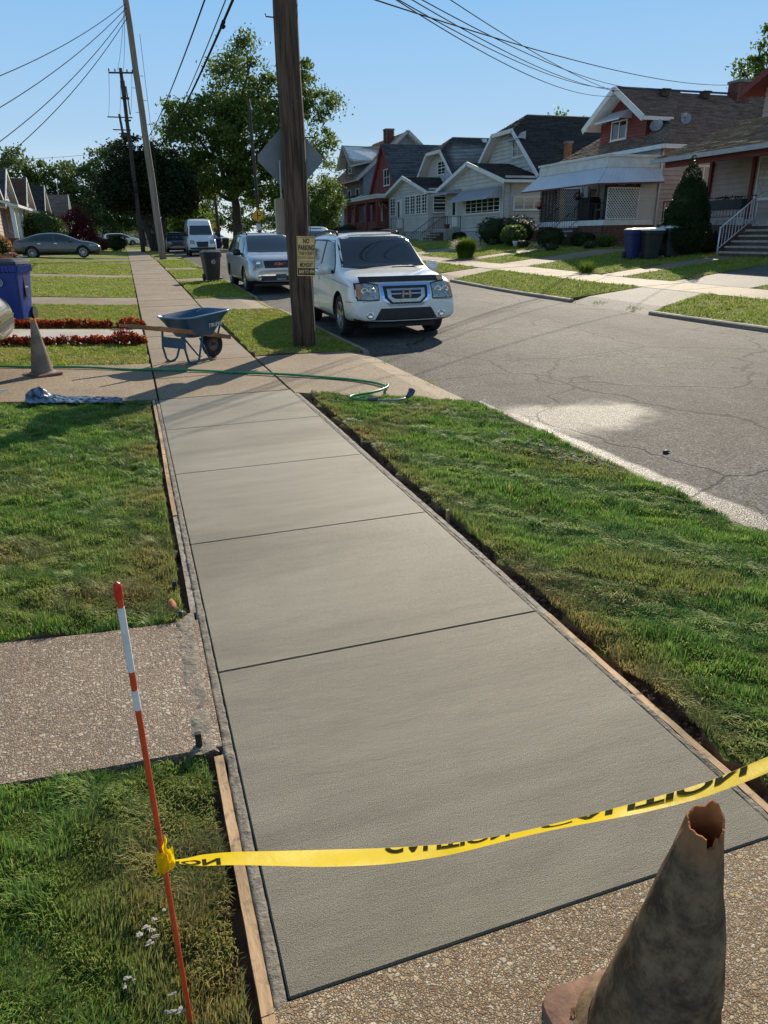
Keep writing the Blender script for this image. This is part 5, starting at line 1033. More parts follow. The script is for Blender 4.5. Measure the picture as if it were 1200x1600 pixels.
def white_extra(t,bvh,b):
    # grille: bright surround, black hex opening, bars and emblem
    def hexa(w0,w1,w2,z0,z1,z2): return [(-w0,z0),(-w1,z1),(-w2,z2),(w2,z2),(w1,z1),(w0,z0)]
    mb=MB(); decal(mb,bvh,[(-.30,.58),(-.44,.70),(-.47,.955),(.47,.955),(.44,.70),(.30,.58)],'front',.010,.06); g=mb.build('grille_surround','chrome_sky_tint',t,smooth=True); g['label']='chrome grille surround with a blue sky reflection in its colour'
    mb=MB(); decal(mb,bvh,[(-.27,.615),(-.39,.72),(-.41,.915),(.41,.915),(.39,.72),(.27,.615)],'front',.016,.06); mb.build('grille_opening','black_plastic',g,smooth=True)
    mb=MB(); decal(mb,bvh,[(-.25,.645),(-.34,.73),(-.35,.87),(.35,.87),(.34,.73),(.25,.645)],'front',.024,.06); mb.build('grille_frame','alloy',g,smooth=True)
    mb=MB(); decal(mb,bvh,[(-.20,.70),(-.27,.74),(-.27,.775),(.27,.775),(.27,.74),(.20,.70)],'front',.030,.06); decal(mb,bvh,[(-.27,.80),(-.28,.84),(.28,.84),(.27,.80)],'front',.030,.06); mb.build('grille_slot','black_plastic',g,smooth=True)
    x=bvh.ray_cast(V((5,0,.775)),V((-1,0,0)))[0].x+.035; mb=MB(); z=.775
    for sg in (-1,1): mb.bar((x,sg*.062,z-.06),(x,sg*.050,z+.06),.022,.014,up=V((1,0,0))); mb.bar((x,sg*.085,z-.055),(x,sg*.07,z+.07),.010,.01,up=V((1,0,0)))
    mb.bar((x,-.055,z),(x,.055,z),.022,.014,up=V((1,0,0))); mb.bar((x,-.08,z-.062),(x,.08,z-.062),.010,.01,up=V((1,0,0))); mb.bar((x,-.075,z+.072),(x,.075,z+.072),.010,.01,up=V((1,0,0)))
    mb.build('emblem','chrome',g)
    mb=MB(); decal(mb,bvh,[(-.80,1.19),(-.80,1.225),(.80,1.225),(.80,1.19),(.5,1.165),(-.5,1.165)],'front',.006,.07); mb.build('cowl','black_plastic',t,smooth=True)
    for sg in (-1,1):
        mb=MB(); decal(mb,bvh,[(sg*a,c) for a,c in [(.485,.685),(.475,.945),(.70,.985),(.885,.965),(.905,.78),(.88,.685)]],'front',.008,.05); mb.build('headlight_bezel','black_plastic',t,smooth=True)
        seam(t,bvh,[(sg*.49,.68),(sg*.90,.66)],'front',(1,),.01); seam(t,bvh,[(1.90,.64),(2.30,.66)],'side',(sg,),.01)
        P=[(.50,.70),(.49,.925),(.70,.965),(.86,.945),(.885,.78),(.86,.70)]
        mb=MB(); decal(mb,bvh,[(sg*a,c) for a,c in P],'front',.012,.05); hl=mb.build('headlight','lamp_clear',t,smooth=True)
        mb=MB(); 
        for a in (.60,.74): 
            h=bvh.ray_cast(V((5,sg*a,.83)),V((-1,0,0)))[0]; mb.lathe([(.001,.004),(.045,.012),(.062,.022),(.066,.0)],h+V((.004,0,0)),(1,0,0),18)
        mb.build('lens','lamp_lens',hl,smooth=True)
        mb=MB(); decal(mb,bvh,[(sg*a,c) for a,c in [(.80,.73),(.80,.93),(.862,.925),(.868,.74)]],'front',.015,.05); mb.build('indicator','lamp_amber',hl,smooth=True)
        h=bvh.ray_cast(V((5,sg*.66,.44)),V((-1,0,0)))[0]; mb=MB(); mb.lathe([(.001,.01),(.04,.012),(.055,.016),(.068,.0)],h,(1,0,0),18); mb.build('fog_lamp','lamp_lens',t,smooth=True)
        mirror(t,.83,.96,1.155,sg,'paint_white',1.15)
    mb=MB(); decal(mb,bvh,[(-.62,.29),(-.46,.545),(.46,.545),(.62,.29)],'front',.008,.06); mb.build('air_intake','black_plastic',t,smooth=True)
    mb=MB(); decal(mb,bvh,[(-.66,.295),(-.66,.36),(.66,.36),(.66,.295)],'front',.014,.06); mb.build('skid_lip','bumper_black',t,smooth=True)
    mb=MB(); mb.bb(1.6,2.2,-.62,.62,.20,.30); mb.bb(-2.0,1.2,-.75,.75,.18,.26); mb.build('underbody','black_plastic',t)
    # bonnet deflector, roof rails, sunroof visor
    mb=MB(); pts=[]
    for i in range(13):
        y=-.78+1.56*i/12; h=bvh.ray_cast(V((5,y,.985)),V((-1,0,0)))[0]; pts.append((h.x+.012,y,1.012))
    vs=[]
    for x,y,z in pts: vs+=[(x-.10,y,z+.045),(x+.015,y,z-.035),(x+.022,y,z-.03),(x-.09,y,z+.055)]
    mb.add(vs,[(i*4+k,i*4+(k+1)%4,(i+1)*4+(k+1)%4,(i+1)*4+k) for i in range(12) for k in range(4)]); mb.build('bonnet_deflector','black_plastic',t)
    for sg in (-1,1):
        rz_=lambda x_: bvh.ray_cast(V((x_,sg*.62,4)),V((0,0,-1)))[0].z; mb=MB(); mb.tube([(-1.9,sg*.62,rz_(-1.9)),(-1.8,sg*.62,rz_(-1.8)+.055),(-.7,sg*.63,rz_(-.7)+.07),(-.0,sg*.62,rz_(0)+.055),(.1,sg*.62,rz_(.1))],.022,8); mb.build('roof_rail','black_plastic',t,smooth=True)
    for x in (-1.5,-.5):
        zr=bvh.ray_cast(V((x,.62,4)),V((0,0,-1)))[0].z+.06; mb=MB(); mb.bar((x,-.63,zr),(x,.63,zr),.06,.025); mb.build('crossbar','black_plastic',t)
    mb=MB(); decal(mb,bvh,[(.16,-.46),(.30,-.42),(.33,0),(.30,.42),(.16,.46)],'top',.03,.08); mb.build('sunroof_visor','black_plastic',t,smooth=True)
    for sg in (-1,1):
        mb=MB(); decal(mb,bvh,[(-1.55,.60),(1.15,.60),(1.15,.66),(-1.55,.66)],'side',.012,.15,sg); mb.build('side_moulding','paint_white',t,smooth=True)
        for hx in (-.15,-1.15):
            h=bvh.ray_cast(V((hx,3*sg,.96)),V((0,-sg,0)))[0]; mb=MB(); mb.box(h+V((0,sg*.02,0)),(.10,.018,.022)); mb.build('door_handle','paint_white',t,bev=.008)
    seam(t,bvh,[(.98,.35),(.98,1.02)]); seam(t,bvh,[(-.18,.32),(-.18,1.08)]); seam(t,bvh,[(-1.24,.45),(-1.24,1.1)]); seam(t,bvh,[(.98,.98),(1.75,.93),(2.1,.90)])
    for sg in (-1,1):
        mb=MB(); h=bvh.ray_cast(V((1.32,sg*.35,4)),V((0,0,-1)))[0]; mb.bar(h+V((0,-.25,.012)),h+V((-.05,.27,.02)),.012,.012); mb.build('wiper','black_plastic',t)
WS=car('white suv with black bonnet deflector and roof rails, parked facing us beside the wooden pole','suv',(4.46,14.52,T(4.5,14)+.0),-PI/2+R(-1.5),S_,'paint_white',4.8,wheels=(-1.36,1.415),wr=.365,ww=.245,arch=.435,wo=.985,side=SIDE,screens=SCR,extra=white_extra)
# --- silver grey SUV
S2=[(-2.45,.42,.80,.70,.78,.75,.70),(-2.48,.32,.93,.86,.93,1.05,.84),(-2.42,.28,.98,1.10,.95,1.25,.80),(-2.2,.27,.99,1.12,.96,1.62,.72),(-1.9,.26,1.0,1.11,.965,1.70,.715),(-1.0,.25,1.0,1.09,.97,1.745,.72),(0,.25,1.0,1.07,.97,1.735,.725),(.45,.25,1.0,1.06,.965,1.67,.71),(1.35,.25,1.0,1.03,.955,1.20,.84),(1.5,.25,1.0,1.02,.95,1.135,.84),(2.0,.26,.985,1.0,.92,1.08,.78),(2.3,.28,.95,.92,.87,1.0,.70),(2.45,.30,.88,.78,.80,.88,.64),(2.50,.34,.80,.64,.74,.70,.60),(2.48,.42,.66,.56,.62,.60,.55)]
SIDE2=[('window_trim','black_plastic','side',[(-2.10,1.14),(1.22,1.075),(.98,1.26),(.44,1.61),(-.2,1.63),(-1.86,1.63),(-2.02,1.57)],dict(sgs=(1,-1),off=.002)),('side_window','glass_car','side',[(-.08,1.12),(1.12,1.10),(.92,1.24),(.42,1.58),(-.08,1.60)],dict(sgs=(1,-1))),('side_window','glass_car','side',[(-1.16,1.13),(-.18,1.12),(-.18,1.60),(-1.16,1.61)],dict(sgs=(1,-1))),('side_window','glass_car','side',[(-2.05,1.17),(-1.26,1.14),(-1.26,1.61),(-1.95,1.57)],dict(sgs=(1,-1)))]
SCR2=[('windscreen','glass_car','front',[(-.78,1.18),(-.64,1.62),(-.56,1.65),(.56,1.65),(.64,1.62),(.78,1.18),(.4,1.15),(-.4,1.15)],dict(step=.06,off=.01)),('rear_window','glass_car','rear',[(-.62,1.24),(.62,1.24),(.55,1.56),(-.55,1.56)],{})]
def grey_extra(t,bvh,b):
    mb=MB(); decal(mb,bvh,[(-.48,.72),(-.50,.93),(.50,.93),(.48,.72)],'front',.010,.06); g=mb.build('grille','black_plastic',t,smooth=True)
    x=bvh.ray_cast(V((5,0,.825)),V((-1,0,0)))[0].x+.02; mb=MB(); put_text(mb,'GMC',(x,0,.825),(0,1,0),(0,0,1),.10,.36,.03); mb.build('lettering','lamp_red',g)
    for sg in (-1,1):
        mb=MB(); decal(mb,bvh,[(sg*a,c) for a,c in [(.54,.76),(.56,.95),(.74,.97),(.83,.90),(.80,.74),(.68,.72)]],'front',.010,.05); hl=mb.build('headlight','lamp_clear',t,smooth=True)
        h=bvh.ray_cast(V((5,sg*.66,.85)),V((-1,0,0)))[0]; mb=MB(); mb.lathe([(.001,.01),(.06,.018),(.075,0)],h,(1,0,0),16); mb.build('lens','lamp_lens',hl,smooth=True)
        mb=MB(); decal(mb,bvh,[(sg*a,c) for a,c in [(.74,.66),(.74,.74),(.84,.74),(.83,.66)]],'front',.012,.05); mb.build('indicator','lamp_amber',hl,smooth=True)
        h=bvh.ray_cast(V((5,sg*.66,.50)),V((-1,0,0)))[0]; mb=MB(); mb.lathe([(.001,.01),(.055,.014),(.07,0)],h,(1,0,0),16); mb.build('fog_lamp','lamp_lens',t,smooth=True)
        mirror(t,.95,.95,1.16,sg,'black_plastic',1.1)
        rz_=lambda x_: bvh.ray_cast(V((x_,sg*.58,4)),V((0,0,-1)))[0].z; mb=MB(); mb.tube([(-1.9,sg*.58,rz_(-1.9)),(-1.8,sg*.58,rz_(-1.8)+.055),(-.7,sg*.59,rz_(-.7)+.07),(.1,sg*.58,rz_(.1)+.055),(.2,sg*.58,rz_(.2))],.022,8); mb.build('roof_rail','black_plastic',t,smooth=True)
    mb=MB(); decal(mb,bvh,[(-.62,.30),(-.60,.50),(.60,.50),(.62,.30)],'front',.008,.06); mb.build('air_intake','black_plastic',t,smooth=True)
    mb=MB(); decal(mb,bvh,[(-.60,.50),(-.60,.535),(.60,.535),(.60,.50)],'front',.018,.06); mb.build('chrome_strip','chrome',t,smooth=True)
    x=bvh.ray_cast(V((5,0,.45)),V((-1,0,0)))[0].x+.03; mb=MB(); mb.box((x,0,.46),(.012,.16,.08)); pl=mb.build('number_plate','plate_dark',t); mb=MB(); mb.box((x+.014,0,.395),(.003,.14,.014)); mb.build('plate_strip','emblem_pale',pl)
    mb=MB(); mb.bb(-2.0,2.2,-.75,.75,.19,.27); mb.build('underbody','black_plastic',t)
    seam(t,bvh,[(1.12,.35),(1.12,1.02)]); seam(t,bvh,[(-.13,.32),(-.13,1.08)]); seam(t,bvh,[(-1.2,.45),(-1.2,1.1)])
GS=car('silver grey suv with dark grille and roof rails, parked second behind the wooden pole','suv',(4.22,25.0,T(4.2,25)),-PI/2+R(0.5),S2,'paint_green_silver',4.9,wheels=(-1.55,1.47),wr=.36,ww=.24,arch=.43,wo=.99,side=SIDE2,screens=SCR2,extra=grey_extra)
# --- white high-roof van
S3=[(-2.95,.40,.95,.9,.95,1.6,.92),(-2.96,.36,1.0,1.15,1.0,2.30,.90),(-2.9,.34,1.02,1.2,1.02,2.48,.85),(-1.5,.32,1.03,1.2,1.02,2.55,.85),(0,.32,1.03,1.2,1.02,2.55,.84),(.9,.32,1.03,1.2,1.02,2.50,.80),(1.3,.32,1.03,1.2,1.01,2.32,.76),(2.0,.32,1.02,1.2,.99,1.55,.84),(2.2,.32,1.01,1.18,.97,1.38,.80),(2.6,.34,.98,1.05,.92,1.18,.74),(2.78,.36,.94,.85,.86,1.0,.68),(2.85,.42,.84,.66,.78,.74,.62)]
def van_extra(t,bvh,b):
    mb=MB(); decal(mb,bvh,[(-.36,.62),(-.42,.98),(.42,.98),(.36,.62)],'front',.012,.08); mb.build('grille','black_plastic',t,smooth=True)
    mb=MB(); decal(mb,bvh,[(-.88,.40),(-.88,.60),(.88,.60),(.88,.40)],'front',.014,.08); mb.build('lower_bumper','black_plastic',t,smooth=True)
    for sg in (-1,1):
        mb=MB(); decal(mb,bvh,[(sg*a,c) for a,c in [(.50,.82),(.56,1.06),(.84,1.10),(.86,.86)]],'front',.012,.06); mb.build('headlight','lamp_clear',t,smooth=True)
        mirror(t,1.75,1.02,1.5,sg,'black_plastic',1.7)
    mb=MB(); mb.bb(-2.7,2.5,-.8,.8,.24,.36); mb.build('underbody','black_plastic',t)
car('white high roof delivery van parked by the grey leaning utility pole','van',(5.15,57.6,T(4.5,57)-.02),-PI/2+R(-2),S3,'paint_van',5.8,name='delivery_van',wheels=(-1.75,1.85),wr=.36,ww=.23,arch=.42,wo=1.0,side=[('side_window','glass_car','side',[(1.0,1.35),(1.95,1.35),(1.55,1.85),(1.2,2.0),(1.0,2.0)],dict(sgs=(1,-1)))],screens=[('windscreen','glass_car','front',[(-.80,1.42),(-.70,2.05),(.70,2.05),(.80,1.42)],dict(step=.1))],extra=van_extra)
# --- grey saloon in the left drive (faces the road)
S4=[(-2.40,.45,.72,.72,.70,.80,.62),(-2.42,.32,.86,.88,.84,.98,.72),(-2.25,.28,.90,.96,.87,1.08,.74),(-1.75,.25,.92,.97,.885,1.18,.68),(-1.3,.24,.925,.96,.89,1.36,.60),(-.6,.23,.93,.95,.89,1.45,.60),(.1,.23,.93,.93,.89,1.44,.61),(.55,.23,.93,.92,.885,1.32,.64),(1.2,.23,.925,.91,.875,1.02,.76),(1.4,.23,.92,.90,.87,.97,.76),(1.95,.25,.90,.84,.83,.90,.68),(2.25,.27,.85,.72,.77,.80,.60),(2.42,.30,.74,.58,.68,.64,.54),(2.40,.38,.6,.5,.56,.54,.5)]
def saloon_extra(t,bvh,b):
    for sg in (-1,1):
        mb=MB(); decal(mb,bvh,[(-2.33,.80),(-2.05,.82),(-2.02,.93),(-2.33,.95)],'side',.008,.08,sg); mb.build('tail_light','lamp_red',t,smooth=True)
        mb=MB(); decal(mb,bvh,[(1.75,.66),(2.2,.64),(2.12,.74),(1.8,.80)],'side',.008,.08,sg); mb.build('headlight','lamp_clear',t,smooth=True)
        mb=MB(); decal(mb,bvh,[(-1.2,.34),(1.2,.34),(1.2,.37),(-1.2,.37)],'side',.010,.15,sg); mb.build('sill_strip','chrome',t,smooth=True)
        mirror(t,.75,.90,1.0,sg,'paint_grey',.9)
        for hx in (-.1,-1.0):
            h=bvh.ray_cast(V((hx,3*sg,.84)),V((0,-sg,0)))[0]; mb=MB(); mb.box(h+V((0,sg*.02,0)),(.09,.015,.018)); mb.build('door_handle','chrome',t,bev=.006)
    mb=MB(); mb.bb(-2.0,2.1,-.7,.7,.17,.26); mb.build('underbody','black_plastic',t)
    seam(t,bvh,[(.85,.32),(.85,.9)]); seam(t,bvh,[(-.2,.30),(-.2,.93)]); seam(t,bvh,[(-1.1,.45),(-1.1,.95)])
car('dark grey saloon car standing across the left driveway, nose toward the road','car',(-3.98,50.2,T(-3.5,50)+.02),R(1),S4,'paint_grey',4.85,wheels=(-1.45,1.38),wr=.335,ww=.22,arch=.39,wo=.925,spokes=10,side=[('side_window','glass_car','side',[(-.15,.98),(.95,.97),(.55,1.22),(.10,1.35),(-.15,1.36)],dict(sgs=(1,-1))),('side_window','glass_car','side',[(-1.62,1.02),(-.22,.98),(-.22,1.36),(-.7,1.37),(-1.2,1.28)],dict(sgs=(1,-1)))],screens=[('windscreen','glass_car','front',[(-.66,1.02),(-.54,1.36),(.54,1.36),(.66,1.02)],dict(step=.1))],extra=saloon_extra)
# --- silver car whose nose enters at the left edge
def silver_extra(t,bvh,b):
    for sg in (-1,1):
        mb=MB(); decal(mb,bvh,[(sg*a,c) for a,c in [(.42,.62),(.44,.74),(.70,.76),(.72,.66)]],'front',.010,.05); mb.build('headlight','lamp_clear',t,smooth=True)
    mb=MB(); decal(mb,bvh,[(-.62,.42),(-.60,.50),(.60,.50),(.62,.42)],'front',.006,.05); mb.build('bumper_slot','black_plastic',t,smooth=True)
    mb=MB(); decal(mb,bvh,[(-.66,.52),(-.66,.545),(.66,.545),(.66,.52)],'front',.012,.05); mb.build('bumper_strip','chrome',t,smooth=True)
    mb=MB(); mb.bb(-2.0,2.0,-.7,.7,.17,.26); mb.build('underbody','black_plastic',t)
S5=[(a,b_,c*1.02,d*1.02,e*1.02,f*1.03,g) for a,b_,c,d,e,f,g in S4]
car('silver car on the near left driveway, only its front bumper corner in view','car',(-4.11,10.45,T(-3,10)+.12),R(0),S5,'paint_silver',4.85,wheels=(-1.45,1.38),wr=.34,ww=.22,arch=.39,wo=.93,side=[('side_window','glass_car','side',[(-.15,1.0),(.95,.99),(.55,1.24),(.10,1.37),(-.15,1.38)],dict(sgs=(1,-1)))],screens=[('windscreen','glass_car','front',[(-.66,1.05),(-.54,1.38),(.54,1.38),(.66,1.05)],dict(step=.1))],extra=silver_extra)
# --- small distant vehicles
def simple_extra(t,bvh,b):
    for sg in (-1,1):
        mb=MB(); decal(mb,bvh,[(sg*a,c) for a,c in [(.54,.74),(.56,.92),(.80,.90),(.80,.76)]],'front',.010,.08); mb.build('headlight','lamp_clear',t,smooth=True)
    mb=MB(); decal(mb,bvh,[(-.45,.62),(-.45,.86),(.45,.86),(.45,.62)],'front',.012,.08); mb.build('grille','black_plastic',t,smooth=True)
    mb=MB(); mb.bb(-2.0,2.1,-.75,.75,.19,.27); mb.build('underbody','black_plastic',t)
def far_suv(label,x,y,rz,paint,z=0): return car(label,'suv',(x,y,T(x,y)+z),rz,S2,paint,4.9,wheels=(-1.55,1.47),wr=.36,ww=.24,arch=.43,wo=.99,side=[(a,b_,c,d,dict(sgs=(1,-1),off=.004 if a!='window_trim' else .002)) for a,b_,c,d,e in SIDE2],screens=[(a,b_,c,d,dict(step=.15)) for a,b_,c,d,e in SCR2],extra=simple_extra)
far_suv('pale bluish suv at the far kerb, its roof showing above the white suv',9.9,41.5,-PI/2,'paint_bluish',.12)
far_suv('black car parked behind the white delivery van',4.3,72,-PI/2,'paint_dark')
far_suv('white suv standing in a drive far beyond the dark tree',-.6,118,R(8),'paint_white',.25)
far_suv('silver car at the far end of the road by the big tree',12.2,112,-PI/2+.5,'paint_silver')
far_suv('small dark car at the far right end of the road',10.3,101,-PI/2+.3,'paint_dark')
# ------------------------------------------------------------ trees and plants
def limb(mb,a,b,r0,r1,seed,n=6,wob=.12):
    a=V(a);b=V(b); L=(b-a).length; pts=[]
    for i in range(n+1):
        t_=i/n; p=a.lerp(b,t_); w_=V((noise.noise(V((seed,i*.7,0))),noise.noise(V((seed,i*.7,5))),noise.noise(V((seed,i*.7,9)))*.5))*L*wob*math.sin(PI*t_)
        pts.append(p+w_)
    mb.tube(pts,[r0+(r1-r0)*(i/n) for i in range(n+1)],7); return pts
def tree(name,label,x,y,trunk_h,r,lobes,n,size,mat,seed,clump=1.2,shell=.45,z=None,nlimb=None,group=None,floor=None,stems=1,sub=3,cat='tree'):
    z=T(x,y)-.1 if z is None else z; t=thing(name,label,cat,(x,y,z),0,group); mb=MB(); rg=random.Random(seed)
    for s in range(stems):
        ox=(s-(stems-1)/2)*.55; top=V((ox*1.8,rg.uniform(-.2,.2),trunk_h)); pts=limb(mb,(ox*.6,0,0),top,r*(1 if stems==1 else .7),r*.62,seed+s*3,6,.05)
        mb.tube([(ox*.6,0,-.1),(ox*.6,0,.25)],[r*1.35,r*.98],9)
    tb=mb.build('trunk','bark',t,smooth=True); mb=MB()
    for i,(c,rd) in enumerate(lobes[:nlimb]):
        a=V((0,0,trunk_h*rg.uniform(.75,1.0))); p=limb(mb,a,V(c),r*.48,r*.12,seed+i*7,6,.12)
        for k in range(sub):
            q=p[rg.randint(2,5)]; d=V((rg.gauss(0,1),rg.gauss(0,1),rg.uniform(.1,1))).normalized(); limb(mb,q,q+V((d.x*rd[0],d.y*rd[1],d.z*rd[2]))*.95,r*.16,r*.04,seed+i*7+k,4,.15)
    mb.build('limbs','bark',tb,smooth=True); leafobj('crown',lobes,n,size,mat,t,seed,clump,shell,floor=floor); return t
def lob(x,y,z,items): return [((a-x,b-y,c-z),rd) for a,b,c,rd in items]
# big tree beyond the pole (several uneven masses)
x,y=12.0,86; z=T(x,y)-.1
tree('tree','large spreading broadleaf tree in the centre, behind the wooden pole',x,y,6.5,.62,lob(x,y,z,[(6.8,86,10.3,(2.6,3,3.4)),(6.9,84,13.6,(1.6,2.2,1.5)),(10.0,86,13.2,(2.9,3.5,2.5)),(12.8,87,16.4,(2.8,3,3.6)),(14.3,85,19.6,(1.1,1.3,1.7)),(13.5,84,11.5,(4.2,4,4.2)),(17.3,86,15.5,(3.0,3.2,3.2)),(20.6,87,18.5,(1.5,1.6,2.2)),(21.6,86,15.3,(2.6,2.4,1.8)),(22.4,86,11.6,(1.4,1.6,2.4)),(18.3,85,9.6,(3.0,3,3.0)),(9.5,85,8.0,(3.6,3.2,2.6)),(15,84,7.0,(3.4,3.0,2.2)),(6.6,86,7.2,(2.0,2,1.8))]),50000,.32,'leaf_mid',21,1.05,.42)
x,y=2.9,78; z=T(x,y)-.1
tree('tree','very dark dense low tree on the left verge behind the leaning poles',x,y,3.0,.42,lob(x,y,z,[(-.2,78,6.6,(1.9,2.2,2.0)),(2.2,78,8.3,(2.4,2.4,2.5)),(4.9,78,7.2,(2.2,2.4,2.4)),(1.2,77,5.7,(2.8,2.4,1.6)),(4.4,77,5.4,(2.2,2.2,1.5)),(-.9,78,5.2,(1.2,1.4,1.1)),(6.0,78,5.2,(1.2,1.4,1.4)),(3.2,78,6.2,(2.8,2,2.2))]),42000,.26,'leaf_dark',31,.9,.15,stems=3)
x,y=15.4,62; z=T(x,y)-.1
tree('tree','smaller bright green tree between the wooden pole and the grey house',x,y,1.9,.2,lob(x,y,z,[(14.8,62,4.6,(1.5,1.5,1.7)),(16.3,62,4.9,(1.5,1.5,1.6)),(15.6,62,3.2,(1.8,1.6,1.2)),(14.9,61,2.8,(1.3,1.3,.9))]),9000,.19,'leaf_mid',41,.6,.3)
for i,(bx,by,hh,wd,lb) in enumerate(((-16.5,140,16.0,5.2,'rounded tree at the far left above the row houses'),(-10,142,15.0,4.8,'lower tree second from the left behind the row houses'),(-5.6,146,16.0,4.6,'mid green tree behind the fourth row house'),(-1.2,150,18.4,4.4,'taller tree just left of the far transformer pole'),(3.4,150,16.0,4.2,'tree behind the dark tree by the transformer pole'))):
    z=T(bx,by)-.1; tree('background_tree',lb,bx,by,4,.4,lob(bx,by,z,[(bx,by,hh*.72,(wd*.8,wd,hh*.24)),(bx-wd*.6,by,hh*.55,(wd*.6,wd*.7,hh*.2)),(bx+wd*.6,by,hh*.58,(wd*.6,wd*.7,hh*.2)),(bx,by-1,hh*.4,(wd,wd,hh*.22)),(bx+wd*.3,by,hh*.86,(wd*.45,wd*.5,hh*.12)),(bx-wd*.8,by,hh*.32,(wd*.5,wd*.5,hh*.2)),(bx+wd*.7,by,hh*.3,(wd*.5,wd*.5,hh*.2))]),9000,.5,'leaf_far',50+i,1.3,.3,group='trees behind the left row',sub=1)
for i,(bx,by,hh,wd,lb,cr) in enumerate(((11,150,15,6,'tree mass seen under the big tree, left of its trunk','leaf_far'),(21,150,13,6,'tree seen below the big tree crown, right of its trunk','leaf_far'),(9.5,118,7.5,2.8,'low bright green tree above the white van','leaf_bright'),(29,140,11,5,'distant tree between the small tree and the grey house','leaf_far'),(26.5,95,11.6,3.4,'tree crown rising behind the roofs right of the brick chimney','leaf_mid'),(30.5,98,11.3,3.0,'second tree crown over the slate roof','leaf_mid'))):
    z=T(bx,by)-.1; tree('background_tree',lb,bx,by,3.5,.35,lob(bx,by,z,[(bx,by,hh*.7,(wd*.8,wd*.8,hh*.24)),(bx-wd*.6,by,hh*.5,(wd*.6,wd*.7,hh*.22)),(bx+wd*.6,by,hh*.52,(wd*.6,wd*.7,hh*.22)),(bx,by,hh*.35,(wd,wd*.8,hh*.2))]),7000,.42 if by>100 else .3,cr,70+i,1.1,.3,group='distant trees on the right of the road',sub=1)
bx,by=47,76; z=1; tree('background_tree','treetop just showing over the dark clipped gable roof',bx,by,8,.3,lob(bx,by,z,[(bx-1.5,by,12.6,(1.2,1.2,1.5)),(bx+1.5,by,12.4,(1.7,1.4,1.5)),(bx,by,10,(3,3,2))]),2200,.35,'leaf_mid',81,.8,.3,sub=1,z=1)
bx,by=66,66; tree('background_tree','tall tree at the top right corner above the brick chimney',bx,by,9,.5,lob(bx,by,1,[(60.6,66,16.6,(1.2,1.4,1.1)),(62.0,66,18.6,(1.4,1.5,1.5)),(61.8,66,14.9,(1.6,2,1.5)),(64.2,66,19.8,(1.8,1.8,1.8)),(64.6,66,16.5,(2.2,2.2,2.4)),(67.5,66,18.5,(2.6,2.6,3.4)),(66,66,12.5,(3.6,3.6,3.6))]),9000,.4,'leaf_mid',82,1.0,.35,sub=2,z=1)
# hedge row closing the view down the road and fence-like shrubs
def shrub(name,label,x,y,rx,ry,h,n,size,mat,seed,group=None,z=None,cat='shrub',core='leaf_dark',blossom=None,nb=60):
    z=T(x,y)-.03 if z is None else z; t=thing(name,label,cat,(x,y,z),0,group)
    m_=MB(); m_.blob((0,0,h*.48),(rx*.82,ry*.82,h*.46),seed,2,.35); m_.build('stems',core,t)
    leafobj('foliage',[((0,0,h*.5),(rx,ry,h*.5)),((rx*.3,-ry*.2,h*.62),(rx*.6,ry*.6,h*.36)),((-rx*.3,ry*.1,h*.6),(rx*.6,ry*.6,h*.38))],n,size,mat,t,seed,0,.72,floor=0)
    if blossom: leafobj('blossom',[((0,0,h*.52),(rx*1.03,ry*1.03,h*.54))],nb,size*1.1,blossom,t,seed+1,0,.95,floor=h*.2)
    return t
shrub('round_hedge','large rounded dark evergreen hedge behind the grey saloon car',-5.6,60,1.7,1.6,2.9,5200,.13,'leaf_mid',91,cat='hedge')
x,y=-3.85,68; z=T(x,y)-.1
tree('maple_tree','small dark red japanese maple among the left front gardens',x,y,1.0,.12,lob(x,y,z,[(-4.3,68,2.9,(1.0,1,.9)),(-3.1,68,2.5,(1.0,1,.9)),(-3.8,68,3.7,(.9,.9,.7)),(-3.7,67.5,2.0,(1.3,1.1,.8))]),6000,.15,'leaf_red',92,.45,.3)
shrub('shrub','dark clipped shrub left of the dark tree trunks',-.9,80,1.1,1.0,1.6,1500,.14,'leaf_dark',93); shrub('shrub','brownish red shrub between the maple and the clipped shrub',-2.4,76,.9,.9,1.3,1200,.13,'leaf_red',94); shrub('shrub','low green shrub under the red maple beside the saloon bonnet',-3.2,58,.7,.6,.8,900,.1,'leaf_dark',95); shrub('shrub','small light green shrub in front of the saloon nose, left gardens',-2.3,60,.4,.4,.7,500,.09,'leaf_bright',96)
for i,(x,y,rx,h_,mt,bl,lb) in enumerate(((-6.7,41,.7,1.5,'leaf_mid','petal_red','tall flowering bush with red blossoms at the left edge'),(-6.1,43,.5,1.2,'leaf_mid','petal_orange','orange flowering bush right of the tall red one'),(-5.8,39.5,.6,.5,'leaf_bright','petal_pink','pale pink low flower bed behind the blue bin'),(-5.7,37.5,.5,.5,'leaf_mid','petal_red','low red and green flower clump at the left edge'),(-5.7,42.5,.4,.45,'leaf_mid','petal_pink','small flower clump beside the rear of the grey saloon'))): shrub('flower_bush',lb,x,y,rx,rx,h_,1500,.09,mt,101+i,'flowering bushes in the left garden',cat='flower bush',blossom=bl,nb=260)
